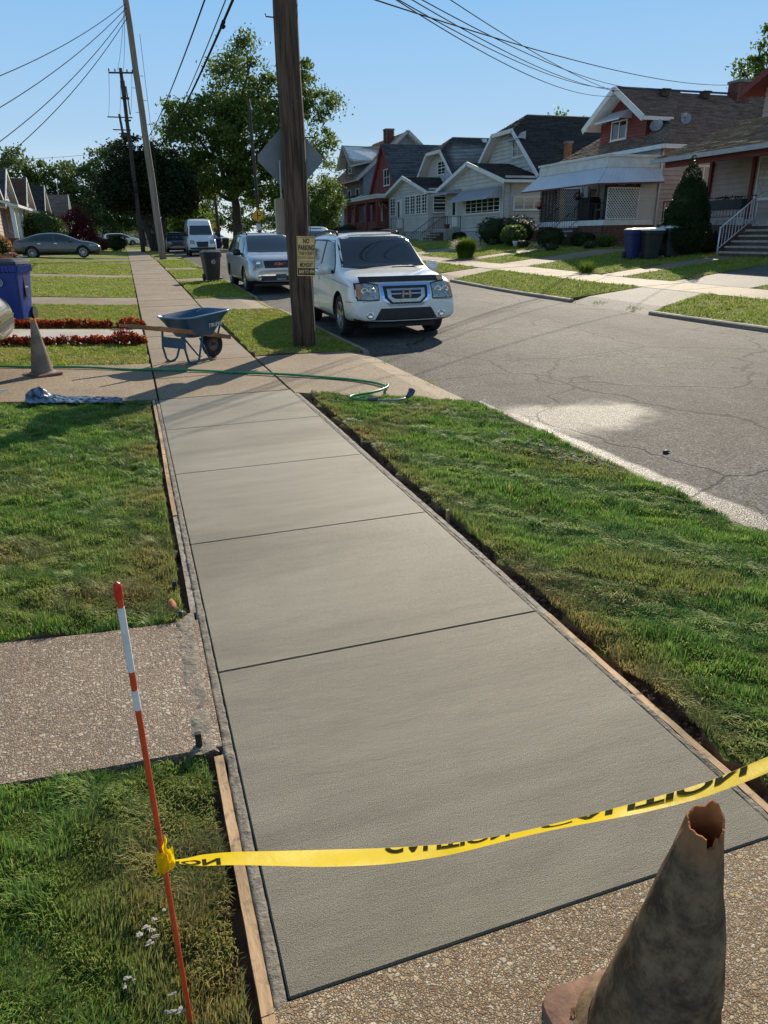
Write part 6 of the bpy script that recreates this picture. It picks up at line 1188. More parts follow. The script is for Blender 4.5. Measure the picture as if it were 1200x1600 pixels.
# red-leaved bedding plants along the pale garden path
def bedding(x,y,s,seed,label,bl='petal_red',g='red bedding plants along the garden path',lf='leaf_begonia'):
    s*=.74; 
    z=T(x,y); t=thing('bedding_plant',label,'bedding plant',(x,y,z),0,g)
    leafobj('foliage',[((0,0,s*.45),(s*.62,s*.55,s*.5))],90,.075,lf,t,seed,0,.3,up=.5,floor=0); leafobj('blossom',[((0,0,s*.62),(s*.62,s*.55,s*.42))],34,.05,bl,t,seed+1,0,.8,up=.8,floor=.02)
r_=random.Random(5); k=0
xx=-2.75
while xx<-.62: bedding(xx,15.72+.05*r_.uniform(-1,1),r_.uniform(.19,.25),200+k,'red bedding plant in the long dense row behind the pale garden path','petal_red' if r_.random()<.6 else 'petal_orange'); xx+=.13; k+=1
for xx,s in ((-.40,.26),(-.28,.33),(-.16,.30),(-.05,.22)): bedding(xx,15.5,s,260+k,'larger red bedding plant at the pavement end of the far flower row','petal_red','red bedding plants at the pavement end, far row'); k+=1
for xx,s in ((-2.25,.22),(-2.08,.24),(-1.95,.2),(-1.84,.2),(-1.66,.18),(-1.52,.2),(-1.33,.23),(-1.14,.22),(-.96,.2),(-.86,.22),(-.77,.23),(-.64,.19)): bedding(xx,13.22,s,280+k,'red bedding plant in the gappy row on the lawn side of the garden path','petal_red','red bedding plants in the gappy front row'); k+=1
for xx,s,b_ in ((-.50,.26,'petal_red'),(-.38,.36,'petal_red'),(-.27,.34,'petal_red'),(-.16,.26,'petal_orange'),(-.07,.2,'petal_orange')): bedding(xx,13.2,s,300+k,'bright red bedding plant at the pavement end of the front flower row',b_,'bright bedding plants at the pavement end, front row'); k+=1
# far side plants
x,y=19.35,22.9; z=T(x,y)-.05
t=thing('conifer','tall dark pointed conifer in front of the house with the white awning','conifer',(x,y,z)); m_=MB(); m_.tube([(0,0,0),(0,0,.6)],[.09,.07],8); m_.build('trunk','bark',t)
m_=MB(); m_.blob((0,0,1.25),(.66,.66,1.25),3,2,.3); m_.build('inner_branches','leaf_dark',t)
leafobj('crown',[((0,0,.8),(.92,.92,.78)),((0,0,1.4),(.80,.80,.8)),((.03,0,2.0),(.60,.60,.72)),((0,0,2.5),(.36,.36,.6)),((-.03,0,3.0),(.14,.14,.4)),((.22,0,2.5),(.08,.08,.4)),((-.3,0,2.2),(.08,.08,.4))],24000,.085,'leaf_conifer',t,111,0,.8,up=.9,aspect=.3,floor=.05)
t=thing('ornamental_grass','bright green clump of tall ornamental grass near the far pavement, right of the white suv','ornamental grass',(15.35,33.2,T(15.3,33.2)))
m_=MB(); rg=random.Random(3)
for i in range(2600):
    a=rg.uniform(0,2*PI); r0=rg.uniform(0,.35); o=rg.uniform(.1,.85); L_=rg.uniform(.55,1.2)*(1-.25*o); p=V((math.cos(a)*r0,math.sin(a)*r0,0)); d=V((math.cos(a),math.sin(a),0)); q=d.cross(EZ)*.012
    m1=p+d*o*.25+EZ*L_*.65; tp=p+d*o+EZ*L_*(.95-.25*o); m_.add([p-q,p+q,m1+q,m1-q,tp],[(0,1,2,3),(3,2,4)])
m_.build('blades','leaf_bright',t)
t=thing('ornamental_grass','low bright green tuft beside the driveway across the road, left of the near path','ornamental grass',(14.95,22.4,T(15,22.4))); m_=MB()
for i in range(400):
    a=rg.uniform(0,2*PI); r0=rg.uniform(0,.25); L_=rg.uniform(.2,.45); o=rg.uniform(.1,.3); p=V((math.cos(a)*r0,math.sin(a)*r0,0)); d=V((math.cos(a),math.sin(a),0)); q=d.cross(EZ)*.012; tp=p+d*o+EZ*L_; m_.add([p-q,p+q,tp],[(0,1,2)])
m_.build('blades','leaf_bright',t)
SH=[(19.6,38.5,1.1,1.5,'leaf_dark','round dark bush at the corner of the clipped gable house'),(20.1,36.8,1.0,1.55,'leaf_dark','big dark bush left of the awning porch steps'),(19.2,35.6,.7,1.1,'leaf_mid','leafy bush beside the awning porch steps'),(19.4,32.3,.7,.95,'leaf_dark','dark bush right of the awning porch steps'),(20.6,31.3,.6,.7,'leaf_dark','low bush against the brick porch base'),(20.9,29.9,.5,.6,'leaf_mid','low leafy bush at the porch side by the bins'),(20.7,25.6,.6,1.1,'leaf_mid','yellowish green bush right of the conifer'),(20.6,24.4,.6,1.0,'leaf_dark','dark bush below the black porch railing'),(20.5,23.0,.5,.85,'leaf_dark','dark bush beside the stone steps'),(20.4,61.8,.7,1.0,'leaf_dark','dark bush in front of the sun porch house'),(20.2,57.2,.5,.8,'leaf_dark','small dark bush under the sun porch windows'),(20.6,45.5,.5,.6,'leaf_dark','low bush under the wide grey awning'),(19.8,74,.9,1.6,'leaf_dark','bush before the grey house porch'),(19.9,69,.9,1.4,'leaf_dark','bush before the red house porch')]
for i,(x,y,r0,hh,mt,lb) in enumerate(SH): shrub('bush',lb,x,y,r0,r0,hh,1700,.085,mt,120+i,'bushes before the houses across the road')
for i,(x,y,bl,lb) in enumerate(((18.9,34.0,'petal_pink','pink flowers in front of the big dark bush'),(18.5,30.6,'petal_pink','pale flowers along the brick porch base'),(19.6,29.2,'petal_pink','pale flowers nearer the far bins'),(19.2,37.8,'petal_orange','orange pink flowers beside the blue ornament'),(20.0,25.0,'petal_yellow','few yellow flowers under the black railing'))): shrub('flower_clump',lb,x,y,.35,.35,.4,260,.06,'leaf_dark',150+i,'small flower clumps across the road',cat='flowers',blossom=bl,nb=26)
t=thing('potted_plant','leafy plant in a white pot left of the awning porch steps','potted plant',(19.0,34.9,T(19,35)+.02)); m_=MB(); m_.lathe([(.001,0),(.13,0),(.19,.26),(.17,.28),(.001,.24)],(0,0,0),EZ,14); m_.build('pot','pot',t,smooth=True); leafobj('foliage',[((0,0,.5),(.3,.3,.3))],300,.09,'leaf_mid',t,160)
m_=MB(); m_.lathe([(.001,0),(.07,.02),(.09,.2),(.04,.3),(.06,.38),(.001,.45)],(0,0,0),EZ,12); q=m_.build('garden_ornament','bin_blue',smooth=True); q.location=(18.9,38.9,T(19,38.9)); tag(q,'small blue garden ornament by the dark bushes','ornament')
# ------------------------------------------------------------ poles, wires, signs
def pole(label,x,y,top,r0,r1,mat,z0=None,name='utility_pole',group=None):
    z0=T(x,y)-.3 if z0 is None else z0; t=thing(name,label,'utility pole',(x,y,z0),0,group); m_=MB(); n=14; base=V((0,0,0)); tp=V(top)-V((x,y,z0))
    pts=[base.lerp(tp,i/n)+V((.012*math.sin(i*1.7),.012*math.cos(i*1.3),0)) for i in range(n+1)]; m_.tube(pts,[r0+(r1-r0)*i/n for i in range(n+1)],24); m_.build('shaft',mat,t,smooth=True); return t
PX,PY=2.465,11.78
t=pole('thick brown weathered wooden utility pole on the verge beside the white suv',PX,PY,(2.45,11.78,9.6),.188,.165,'pole_wood')
o3=V((PX,PY,T(PX,PY)-.3))
for z,s,c in ((4.6,-1,.175),(4.08,1,.175),(3.62,-1,.18),(3.10,1,.18),(5.1,1,.17),(5.6,-1,.17)):
    m_=MB(); m_.tube([(PX+s*(c-.03),PY-.04,z),(PX+s*(c+.13),PY-.06,z),(PX+s*(c+.14),PY-.06,z+.035)],.009,6); m_.build('climbing_spike','iron',t,org=o3)
m_=MB(); m_.tube([(PX+.19,PY-.03,z_*.1) for z_ in range(0,24)],.007,5); m_.build('ground_wire','wire_light',t,org=o3)
rg=random.Random(8); m_=MB()
for i in range(26):   # old staples and nails
    a=rg.uniform(-2.6,-.4); z=rg.uniform(.9,2.3); m_.box((PX+math.cos(a)*.184,PY+math.sin(a)*.184,z),(.006,.006,.003))
m_.build('staples','iron',t,org=o3,kind='stuff')
m_=MB(); c=V((2.455,12.0,2.83)); rd=.545; pts=[]
for k in range(4):
    a=PI/2*k; p=V((math.cos(a)*rd,0,math.sin(a)*rd))
    for s in (-1,1): b=a+s*PI/4; q=V((math.cos(a+s*PI/2)*rd,0,math.sin(a+s*PI/2)*rd)); pts.append(p.lerp(q,.07))
m_.prism([c+p for p in pts],(0,.003,0)); q=m_.build('diamond_road_sign','sign_grey',org=c); tag(q,'bare grey metal back of a diamond road sign behind the wooden pole','road sign')
t2=thing('meter_box','tan upright box fixed to the left side of the wooden pole','box',(2.24,11.92,2.0)); m_=MB(); m_.box((0,0,0),(.085,.07,.26)); m_.build('case','box_tan',t2,bev=.012); m_=MB(); m_.tube([(.02,0,.26),(.03,0,.8)],.014,6); m_.build('conduit','grey_trim',t2)
# no parking sign
n_=V((.16,-1,0)).normalized(); X_=V((1,.16,0)).normalized(); tl=R(-2.5); ax=(X_*math.cos(tl)+EZ*math.sin(tl)); ay=(EZ*math.cos(tl)-X_*math.sin(tl)); c=V((2.525,11.565,1.42)); W_,H_=.305,.585
t=thing('parking_sign','yellowish no parking sign with dark lettering nailed to the wooden pole','sign',c)
def pp(u,v,d=0): return ax*(u*W_)+ay*(v*H_)+n_*d
m_=MB(); m_.prism([pp(-.5,-.5),pp(.5,-.5),pp(.5,.5),pp(-.5,.5)],n_*.003); m_.build('plate','sign_tan',t)
m_=MB()
for a,b in (((-.46,.47),(.46,.47)),((-.46,-.47),(.46,-.47)),((-.46,-.47),(-.46,.47)),((.46,-.47),(.46,.47)),((-.46,-.125),(.46,-.125))): m_.bar(pp(*a,.0042),pp(*b,.0042),.005,.001,up=n_)
m_.prism([pp(-.46,-.47,.004),pp(.46,-.47,.004),pp(.46,-.30,.004),pp(-.46,-.30,.004)],n_*.001); m_.build('border','sign_ink',t)
def line(s,v,h,wd,mat='sign_ink',b=.02,nm='lettering',d=.0045):
    m_=MB(); put_text(m_,s,pp(0.01,v,d),ax,ay,h*H_,wd*W_,b); m_.build(nm,mat,t)
line('NO',.385,.125,.34,b=.04); line('PARKING',.215,.14,.88,b=.04); line('THIS STREET',.075,.085,.86,b=.02); line('FOR STREET CLEANING',-.035,.055,.88,b=.0); line('MONDAY',-.215,.11,.72,b=.03); line('8AM TO 4PM',-.385,.10,.84,'sign_tan',.03,d=.0065)
m_=MB()
for u,v in ((0,.475),(0,-.475)): m_.lathe([(.001,.006),(.006,.005),(.006,0)],pp(u,v,.003),n_,8)
m_.build('bolts','iron',t,kind='stuff')
# leaning grey pole and the two beyond it
LP=(2.02,49.2); t=pole('tall grey utility pole leaning left beside the white van',*LP,(1.66,49.2,15.0),.215,.16,'pole_grey'); o_=V((*LP,T(*LP)-.3))
for k in range(14): 
    z=2.4+k*.62; s=1 if k%2 else -1; x=LP[0]-(z-.5)*.025; m_=MB(); m_.tube([(x+s*.17,49.1,z),(x+s*.36,49.05,z)],.014,5); m_.build('climbing_spike','iron',t,org=o_)
m_=MB(); m_.tube([(2.2,49.0,z_*.5) for z_ in range(1,26)],.012,4); m_.build('ground_wire','iron',t,org=o_)
P2=(1.42,75); t=pole('dark utility pole with one crossarm, second behind the leaning grey pole',*P2,(1.5,75,15.6),.2,.15,'pole_dark',group=None); o_=V((*P2,T(*P2)-.3))
t.rotation_euler=(0,0,0)
m_=MB(); m_.bar((.45,74.9,15.2),(2.55,74.9,15.28),.12,.12); ca=m_.build('crossarm','pole_dark',t,org=o_)
for x in (.5,1.0,2.0,2.45): m_=MB(); m_.lathe([(.03,0),(.07,.05),(.04,.12),(.07,.16),(.001,.26)],(x,74.9,15.3),EZ,8); m_.build('insulator','pole_dark',ca,org=o_)
m_=MB(); m_.tube([(1.5,74.7,14.6),(1.5,74.7,13.4)],.2,10); m_.bb(1.2,1.9,74.6,74.9,13.2,13.35); m_.bb(1.25,1.8,74.6,74.9,11.5,11.6); m_.tube([(1.75,74.7,14.2),(1.8,74.7,12.0)],.05,6); m_.build('line_equipment','pole_dark',t,org=o_)
P3=(2.3,115); t=pole('far utility pole with two crossarms and a round transformer',*P3,(1.45,115,17.6),.22,.16,'pole_dark'); o_=V((*P3,T(*P3)-.3))
for z,a,b in ((17.2,-.15,3.1),(15.68,.35,2.7)): m_=MB(); m_.bar((a,114.9,z),(b,114.9,z),.13,.13); m_.build('crossarm','pole_dark',t,org=o_)
m_=MB(); m_.tube([(1.7,114.6,15.3),(1.7,114.6,14.2)],.42,12); m_.bb(.9,2.5,114.6,114.8,14.4,14.5); m_.build('transformer','pole_dark',t,org=o_)
def wire(name,label,A_,B_,sag,r=.012,mat='wire',n=36,ext=0,splice=None,grp=None):
    A_=V(A_);B_=V(B_); B2=A_+(B_-A_)*(1+ext); t=thing(name,label,'wire',A_,0,grp) if splice is not None else None; m_=MB()
    pts=[A_+(B2-A_)*(i/n)-EZ*4*sag*(i/n)*(1-i/n) for i in range(n+1)]; m_.tube(pts,r,5)
    if splice is None: tag(m_.build(name,mat,org=A_,smooth=True),label,'wire',grp); return
    m_.build('cable',mat,t,org=A_,smooth=True); i=splice; p=pts[0].lerp(pts[1],0); k=int(i*n); p=pts[k]; m_=MB(); m_.tube([p-(pts[k+1]-p).normalized()*.16,p+(pts[k+1]-p).normalized()*.22],[.04,.035],8); m_.blob(p-EZ*.05,(.06,.05,.05),2,1,.3); m_.build('splice_case',mat,t,org=A_)
wire('overhead_wire','highest dark wire running from the wooden pole toward the leaning grey pole',(2.3,11.8,6.7),(2.05,49.2,7.39),.3,.019)
wire('overhead_cable','thick cable with a splice case above the street verge',(2.3,11.8,5.8),(2.32,49.2,6.61),.4,.026,splice=.16)
wire('overhead_wire','thin wire between the splice cable and the highest wire',(2.3,11.8,6.05),(2.19,49.2,6.47),.4,.012)
wire('overhead_wire','wire sloping from upper centre down to the roof end beside the right chimney',(2.35,11.8,5.22),(30.85,34.5,8.79),.4,.012)
for i,(za,b,sg) in enumerate(((5.67,(24.24,35,8.45),.5),(5.79,(24.75,35,8.36),.5),(5.78,(26.08,35,8.5),.5),(6.18,(24.26,35,8.31),.3),(5.72,(24.2,34.9,8.1),.62))):
    wire('service_wire','service wire of the bundle running over the road to the red gable peak',(2.4+.02*i,11.8,za),b,sg,.011,grp='service wires to the red gable peak')
WE=((-3.86, 35.0, 7.86), (-4.06, 35.0, 6.8), (-4.39, 36.0, 5.79), (-4.65, 37.0, 5.18))
for i,(px,z1,sg) in enumerate(((1.70,14.0,.3),(1.70,13.8,.35),(1.71,13.6,.5),(1.72,13.4,.6))):
    e=WE[i]; wire('service_wire',('highest','second highest','third highest','lowest')[i]+' of four wires fanning from the leaning grey pole to the left edge',(px,49.2,z1),e,sg,.018,ext=.15,grp='wires fanning left from the leaning pole')
wire('overhead_wire','short wire crossing the top left corner of the sky',(-1.5,20,10.6),(-9,22,9.2),.1,.014)
for i in range(3): wire('overhead_wire','line wire between the crossarms of the two far poles',(.5+i*.95,75,15.45),(0.0+i*1.4,115,17.3),.5,.018,grp='line wires of the far poles')
for i in range(2): wire('overhead_wire','line wire between the leaning pole and the dark crossarm pole',(1.7,49.2,14.6+.4*i),(1.2+.5*i,75,15.4),.4,.014,grp='line wires behind the leaning pole')
wire('overhead_wire','faint wire low over the trees behind the left row',(1.4,75,9.2),(-16,80,8.6),.3,.014)
wire('overhead_wire','faint wire from the big tree to the grey house dormer',(12,78,9.6),(23,78,9.3),.2,.014)
wire('guy_wire','thin guy wire right of the leaning pole running to the tree',(1.85,49.2,7.3),(5.6,70,8.6),.1,.014)
# yellow side road signs
def ysign(label,x,y,z,s,plate=True,post=True,ph=None):
    t=thing('road_sign',label,'road sign',(x,y,T(x,y)-.05)); zz=z-T(x,y)+.05
    m_=MB(); m_.prism([(-s,0,zz),(0,0,zz-s),(s,0,zz),(0,0,zz+s)],(0,-.012,0)); m_.build('panel','sign_yellow',t)
    m_=MB(); e=s*.9; 
    for a,b in (((-e,zz),(0,zz-e)),((0,zz-e),(e,zz)),((e,zz),(0,zz+e)),((0,zz+e),(-e,zz))): m_.bar((a[0],-.016,a[1]),(b[0],-.016,b[1]),.02,.004,up=EY)
    m_.box((-.06*s,-.018,zz),(.07*s,.003,.55*s)); m_.box((.2*s,-.018,zz+.02*s),(.24*s,.003,.07*s)); m_.build('symbol','sign_ink',t)
    m_=MB(); m_.tube([(0,.04,0),(0,.04,zz+s*.9)],.035,6); m_.build('post','pole_dark',t)
    if plate: m_=MB(); m_.box((0,-.006,zz-s-.34),(.20,.006,.26)); m_.build('plaque','sign_pale',t)
ysign('yellow diamond sign with side road symbol above the silver grey suv',11.17,67,3.5,.58); ysign('small distant yellow diamond sign left of the big tree trunk',12.4,110,3.35,.50,False)
t=pole('thin dark pole behind the yellow diamond sign, rising into the tree',11.35,67.6,(11.2,67.6,12.5),.16,.12,'pole_dark')
t=pole('distant dark pole by the small far yellow sign',12.0,104,(11.9,104,8.0),.22,.18,'pole_dark')
# small things at the end of the street
for i,(x,y,w_,h,mt,lb) in enumerate(((8.9,150,9,5,'siding_white','pale far building glimpsed at the end of the road'),(-3,165,10,5,'siding_white','pale far house glimpsed beneath the dark tree'),(4,175,12,5,'siding_tan','far tan house between the dark tree and the van'))):
    t=thing('far_house',lb,'house',(x,y,.6)); m_=MB(); m_.bb(-w_/2,w_/2,0,8,0,h*.6); m_.build('wall',mt,t); m_=MB(); m_.prism([(-w_/2-.4,-.4,h*.6),(w_/2+.4,-.4,h*.6),(0,-.4,h*1.15)],(0,8.8,0)); m_.build('roof','shingle_charcoal',t)
    for k in (-.3,0,.3): win(t,(0,0,0),(k*w_,-.02,h*.32),EX,-EY,.9,1.1)
# ------------------------------------------------------------ wheeled bins
def wbin(label,x,y,rz,body,lid='bin_black',s=1.0,emb=True,grp=None,z=None,lidhi=None):
    t=thing('wheeled_bin',label,'bin',(x,y,T(x,y) if z is None else z),rz,grp); m_=MB()
    W0,D0,W1,D1,H=.24*s,.25*s,.32*s,.36*s,1.0*s; vs=[];fs=[]; prof=[(0.04,W0,D0),(.12,W0*1.03,D0*1.03),(.5,(W0+W1)/2,(D0+D1)/2),(.86,W1*.97,D1*.97),(.88,W1*1.04,D1*1.04),(.99,W1*1.05,D1*1.05)]
    def ring(w_,d,z): 
        o=[]; r_=.07*s
        for cx,cy,a0 in ((w_-r_,d-r_,0),(-w_+r_,d-r_,90),(-w_+r_,-d+r_,180),(w_-r_,-d+r_,270)):
            for k in range(4): a=R(a0+30*k); o.append((cx+r_*math.cos(a),cy+r_*math.sin(a),z))
        return o
    for h,a,b in prof: vs+=ring(a,b,h*H)
    n=16
    for i in range(len(prof)-1):
        for k in range(n): fs.append((i*n+k,i*n+(k+1)%n,(i+1)*n+(k+1)%n,(i+1)*n+k))
    fs.append(tuple(range(n))[::-1]); fs.append(tuple((len(prof)-1)*n+k for k in range(n))); m_.add(vs,fs); b_=m_.build('body',body,t,smooth='auto')
    m_=MB(); 
    for k in range(9): xx=(-.8+.2*k)*W1; m_.box((xx,-D1*1.06,.92*H),(.012,.012,.055*H))
    for k in range(11): yy=(-.8+.16*k)*D1; m_.box((W1*1.06,yy,.92*H),(.012,.012,.055*H)); 
    m_.build('rim_ribs',body,t,kind='stuff')
    m_=MB(); vs=ring(W1*1.09,D1*1.08,H*1.0)+ring(W1*1.07,D1*1.06,H*1.045)+ring(W1*.8,D1*.8,H*1.10); fs=[(i*n+k,i*n+(k+1)%n,(i+1)*n+(k+1)%n,(i+1)*n+k) for i in range(2) for k in range(n)]+[tuple(range(n))[::-1],tuple(2*n+k for k in range(n))]; m_.add(vs,fs); m_.build('lid',lid,t,smooth='auto')
    for sg in (-1,1): m_=MB(); m_.lathe([(.001,-.03),(.13,-.03),(.13,.03),(.001,.03)],(sg*W0*1.1,D0*.95,.13),EX,16); m_.build('wheel','rubber',t)
    m_=MB(); m_.tube([(-W1*.8,D1*1.12,H*.95),(W1*.8,D1*1.12,H*.95)],.02,8); m_.build('handle',body,t)
    m_=MB(); m_.box((W1*.93,0,.62*H),(.012,.07,.20*H)); m_.build('side_recess','bin_black',t,bev=.01); m_=MB(); m_.box((W1*.95,0,.60*H),(.016,.06,.012)); m_.build('catch_bar','emblem_pale',t)
    if emb:
        y0=-(D0+D1)/2-.035*s-.01; m_=MB(); m_.lathe([(.075,0),(.075,.006),(.060,.006),(.060,0)],(0,y0-.022,.70*H),-EY,24,close=True); m_.lathe([(.035,0),(.035,.006),(.022,.006),(.022,0)],(0,y0-.022,.70*H),-EY,16,close=True)
        for k in range(10): a=k*2*PI/10; m_.box((math.cos(a)*.048,y0-.025,.70*H+math.sin(a)*.048),(.006,.003,.006))
        m_.build('emblem','emblem_pale',t)
    return t
wbin('tall blue wheeled bin with black lid and pale round emblem at the left edge',-2.52,17.1,R(-16),'bin_blue',s=1.12)
wbin('black wheeled bin with small round emblem standing on the verge',2.78,28.3,R(8),'bin_black',s=.97)
wbin('blue wheeled bin half hidden behind the two black ones beside the conifer',17.92,23.85,R(-12),'bin_blue_dark',lid='bin_blue_dark',s=.98,emb=False)
wbin('black wheeled bin, left of the pair beside the conifer across the road',18.12,23.15,R(-14),'bin_black',lid='white_paint',s=.98,emb=False); wbin('black wheeled bin, right of the pair, touching the conifer across the road',18.82,22.95,R(-10),'bin_black',lid='white_paint',s=.98,emb=False)  # white lid colour stands in for sun glare on the lids
wbin('small blue bin far down the road by the kerb',9.9,88,0,'bin_blue_dark',lid='bin_blue_dark',s=1.1,emb=False); wbin('dark bin next to the far blue one down the road',10.8,88,0,'bin_black',s=1.1,emb=False)
# ------------------------------------------------------------ wheelbarrow
t=thing('wheelbarrow','blue steel wheelbarrow with brown wooden handles parked across the sidewalk','wheelbarrow',(.47,10.98,.0),math.atan2(.6,.8))
def rrect(x0,x1,w0,w1,z0,z1,r_,n=5):
    o=[]
    for cx,cy,a0,zz in ((x1-r_,w1-r_,0,z1),(x0+r_,w0-r_,90,z0),(x0+r_,-w0+r_,180,z0),(x1-r_,-w1+r_,270,z1)):
        for k in range(n): a=R(a0+90*k/(n-1)); o.append(V((cx+r_*math.cos(a),cy+r_*math.sin(a),zz)))
    return o
rim=rrect(-.20,.78,.335,.32,.655,.70,.16); r1_=rrect(-.14,.70,.30,.28,.58,.62,.15); r2_=rrect(.02,.50,.21,.18,.36,.36,.10)
m_=MB(); n=len(rim); rings=[r2_,r1_,rim,[p*.97+V((.009,0,.02)) for p in rim],[V((p.x*.96+.01,p.y*.95,p.z+.01)) for p in r1_],[V((p.x*.96+.01,p.y*.95,p.z+.012)) for p in r2_]]
for q in rings: m_.v+=[tuple(p) for p in q]
for i in range(len(rings)-1):
    for k in range(n): m_.f.append((i*n+k,i*n+(k+1)%n,(i+1)*n+(k+1)%n,(i+1)*n+k)); m_.m.append(0)
m_.f+=[tuple(range(n))[::-1],tuple(5*n+k for k in range(n))]; m_.m+=[0,0]; tr=m_.build('tray','barrow_blue',t,smooth='auto')
m_=MB(); m_.tube(rim+[rim[0]],.011,8); m_.build('rim','barrow_rim',tr,smooth=True)
# lettering on the side that faces -Y
a0,a1=V((.0,-.305,.575)),V((.62,-.285,.60)); b0=V((.10,-.215,.37)); X_=(a1-a0).normalized(); Y_=(a0-b0); Y_=(Y_-X_*Y_.dot(X_)).normalized(); nn=X_.cross(Y_).normalized()
c=a0.lerp(a1,.70)-Y_*.075; m_=MB(); put_text(m_,'TRUPER',c-nn*(-.012 if nn.y<0 else .012),X_,Y_,.062,.29,.03); m_.build('lettering','letter_pale',tr)
for s in (-1,1):
    m_=MB(); a=V((-.80,s*.30,.60)); m1=V((-.1,s*.235,.47)); b=V((.88,s*.085,.27)); m_.bar(a,a.lerp(m1,.25),.038,.042); m_.bar(a.lerp(m1,.25),m1,.045,.062); m_.bar(m1,b,.045,.062); m_.build('handle','handle_wood',t,bev=.006)
    m_=MB(); m_.tube([(-.14,s*.235,.45),(-.16,s*.24,.22),(-.12,s*.24,.05),(-.07,s*.24,.012),(.03,s*.24,.012),(.08,s*.24,.05),(.18,s*.22,.30),(.22,s*.20,.36)],.016,8); m_.box((-.08,s*.24,.012),(.05,.03,.008)); m_.build('leg','barrow_blue',t,smooth='auto')
    m_=MB(); m_.tube([(.60,s*.12,.34),(.66,s*.13,.50),(.62,s*.15,.60)],.014,8); m_.tube([(.18,s*.19,.34),(.38,s*.11,.04),(.42,s*.08,.03)],.014,8); m_.build('brace','barrow_blue',t,smooth=True)
m_=MB(); m_.box((-.155,0,.30),(.006,.225,.075)); m_.build('cross_plate','barrow_blue',t,bev=.004)
m_=MB(); m_.bar((.86,-.10,.27),(.86,.10,.27),.05,.04); m_.build('nose_bar','hub_steel',t)
m_=MB(); c=(.58,0,.195); m_.lathe([(.10,-.03),(.13,-.045),(.17,-.045),(.19,-.025),(.195,0),(.19,.025),(.17,.045),(.13,.045),(.10,.03)],c,EY,26); wh=m_.build('wheel','rubber',t,smooth=True)
m_=MB(); m_.lathe([(.001,-.02),(.10,-.02),(.105,-.03),(.105,.03),(.10,.02),(.001,.02)],c,EY,20); m_.lathe([(.001,-.06),(.02,-.06),(.02,.06),(.001,.06)],c,EY,10); m_.build('hub','hub_steel',wh,smooth='auto')
m_=MB(); m_.tube([(.58,-.11,.20),(.58,.11,.20)],.01,8)
for s in (-1,1): m_.bar((.58,s*.10,.20),(.60,s*.12,.34),.03,.008)
m_.build('axle','hub_steel',t)
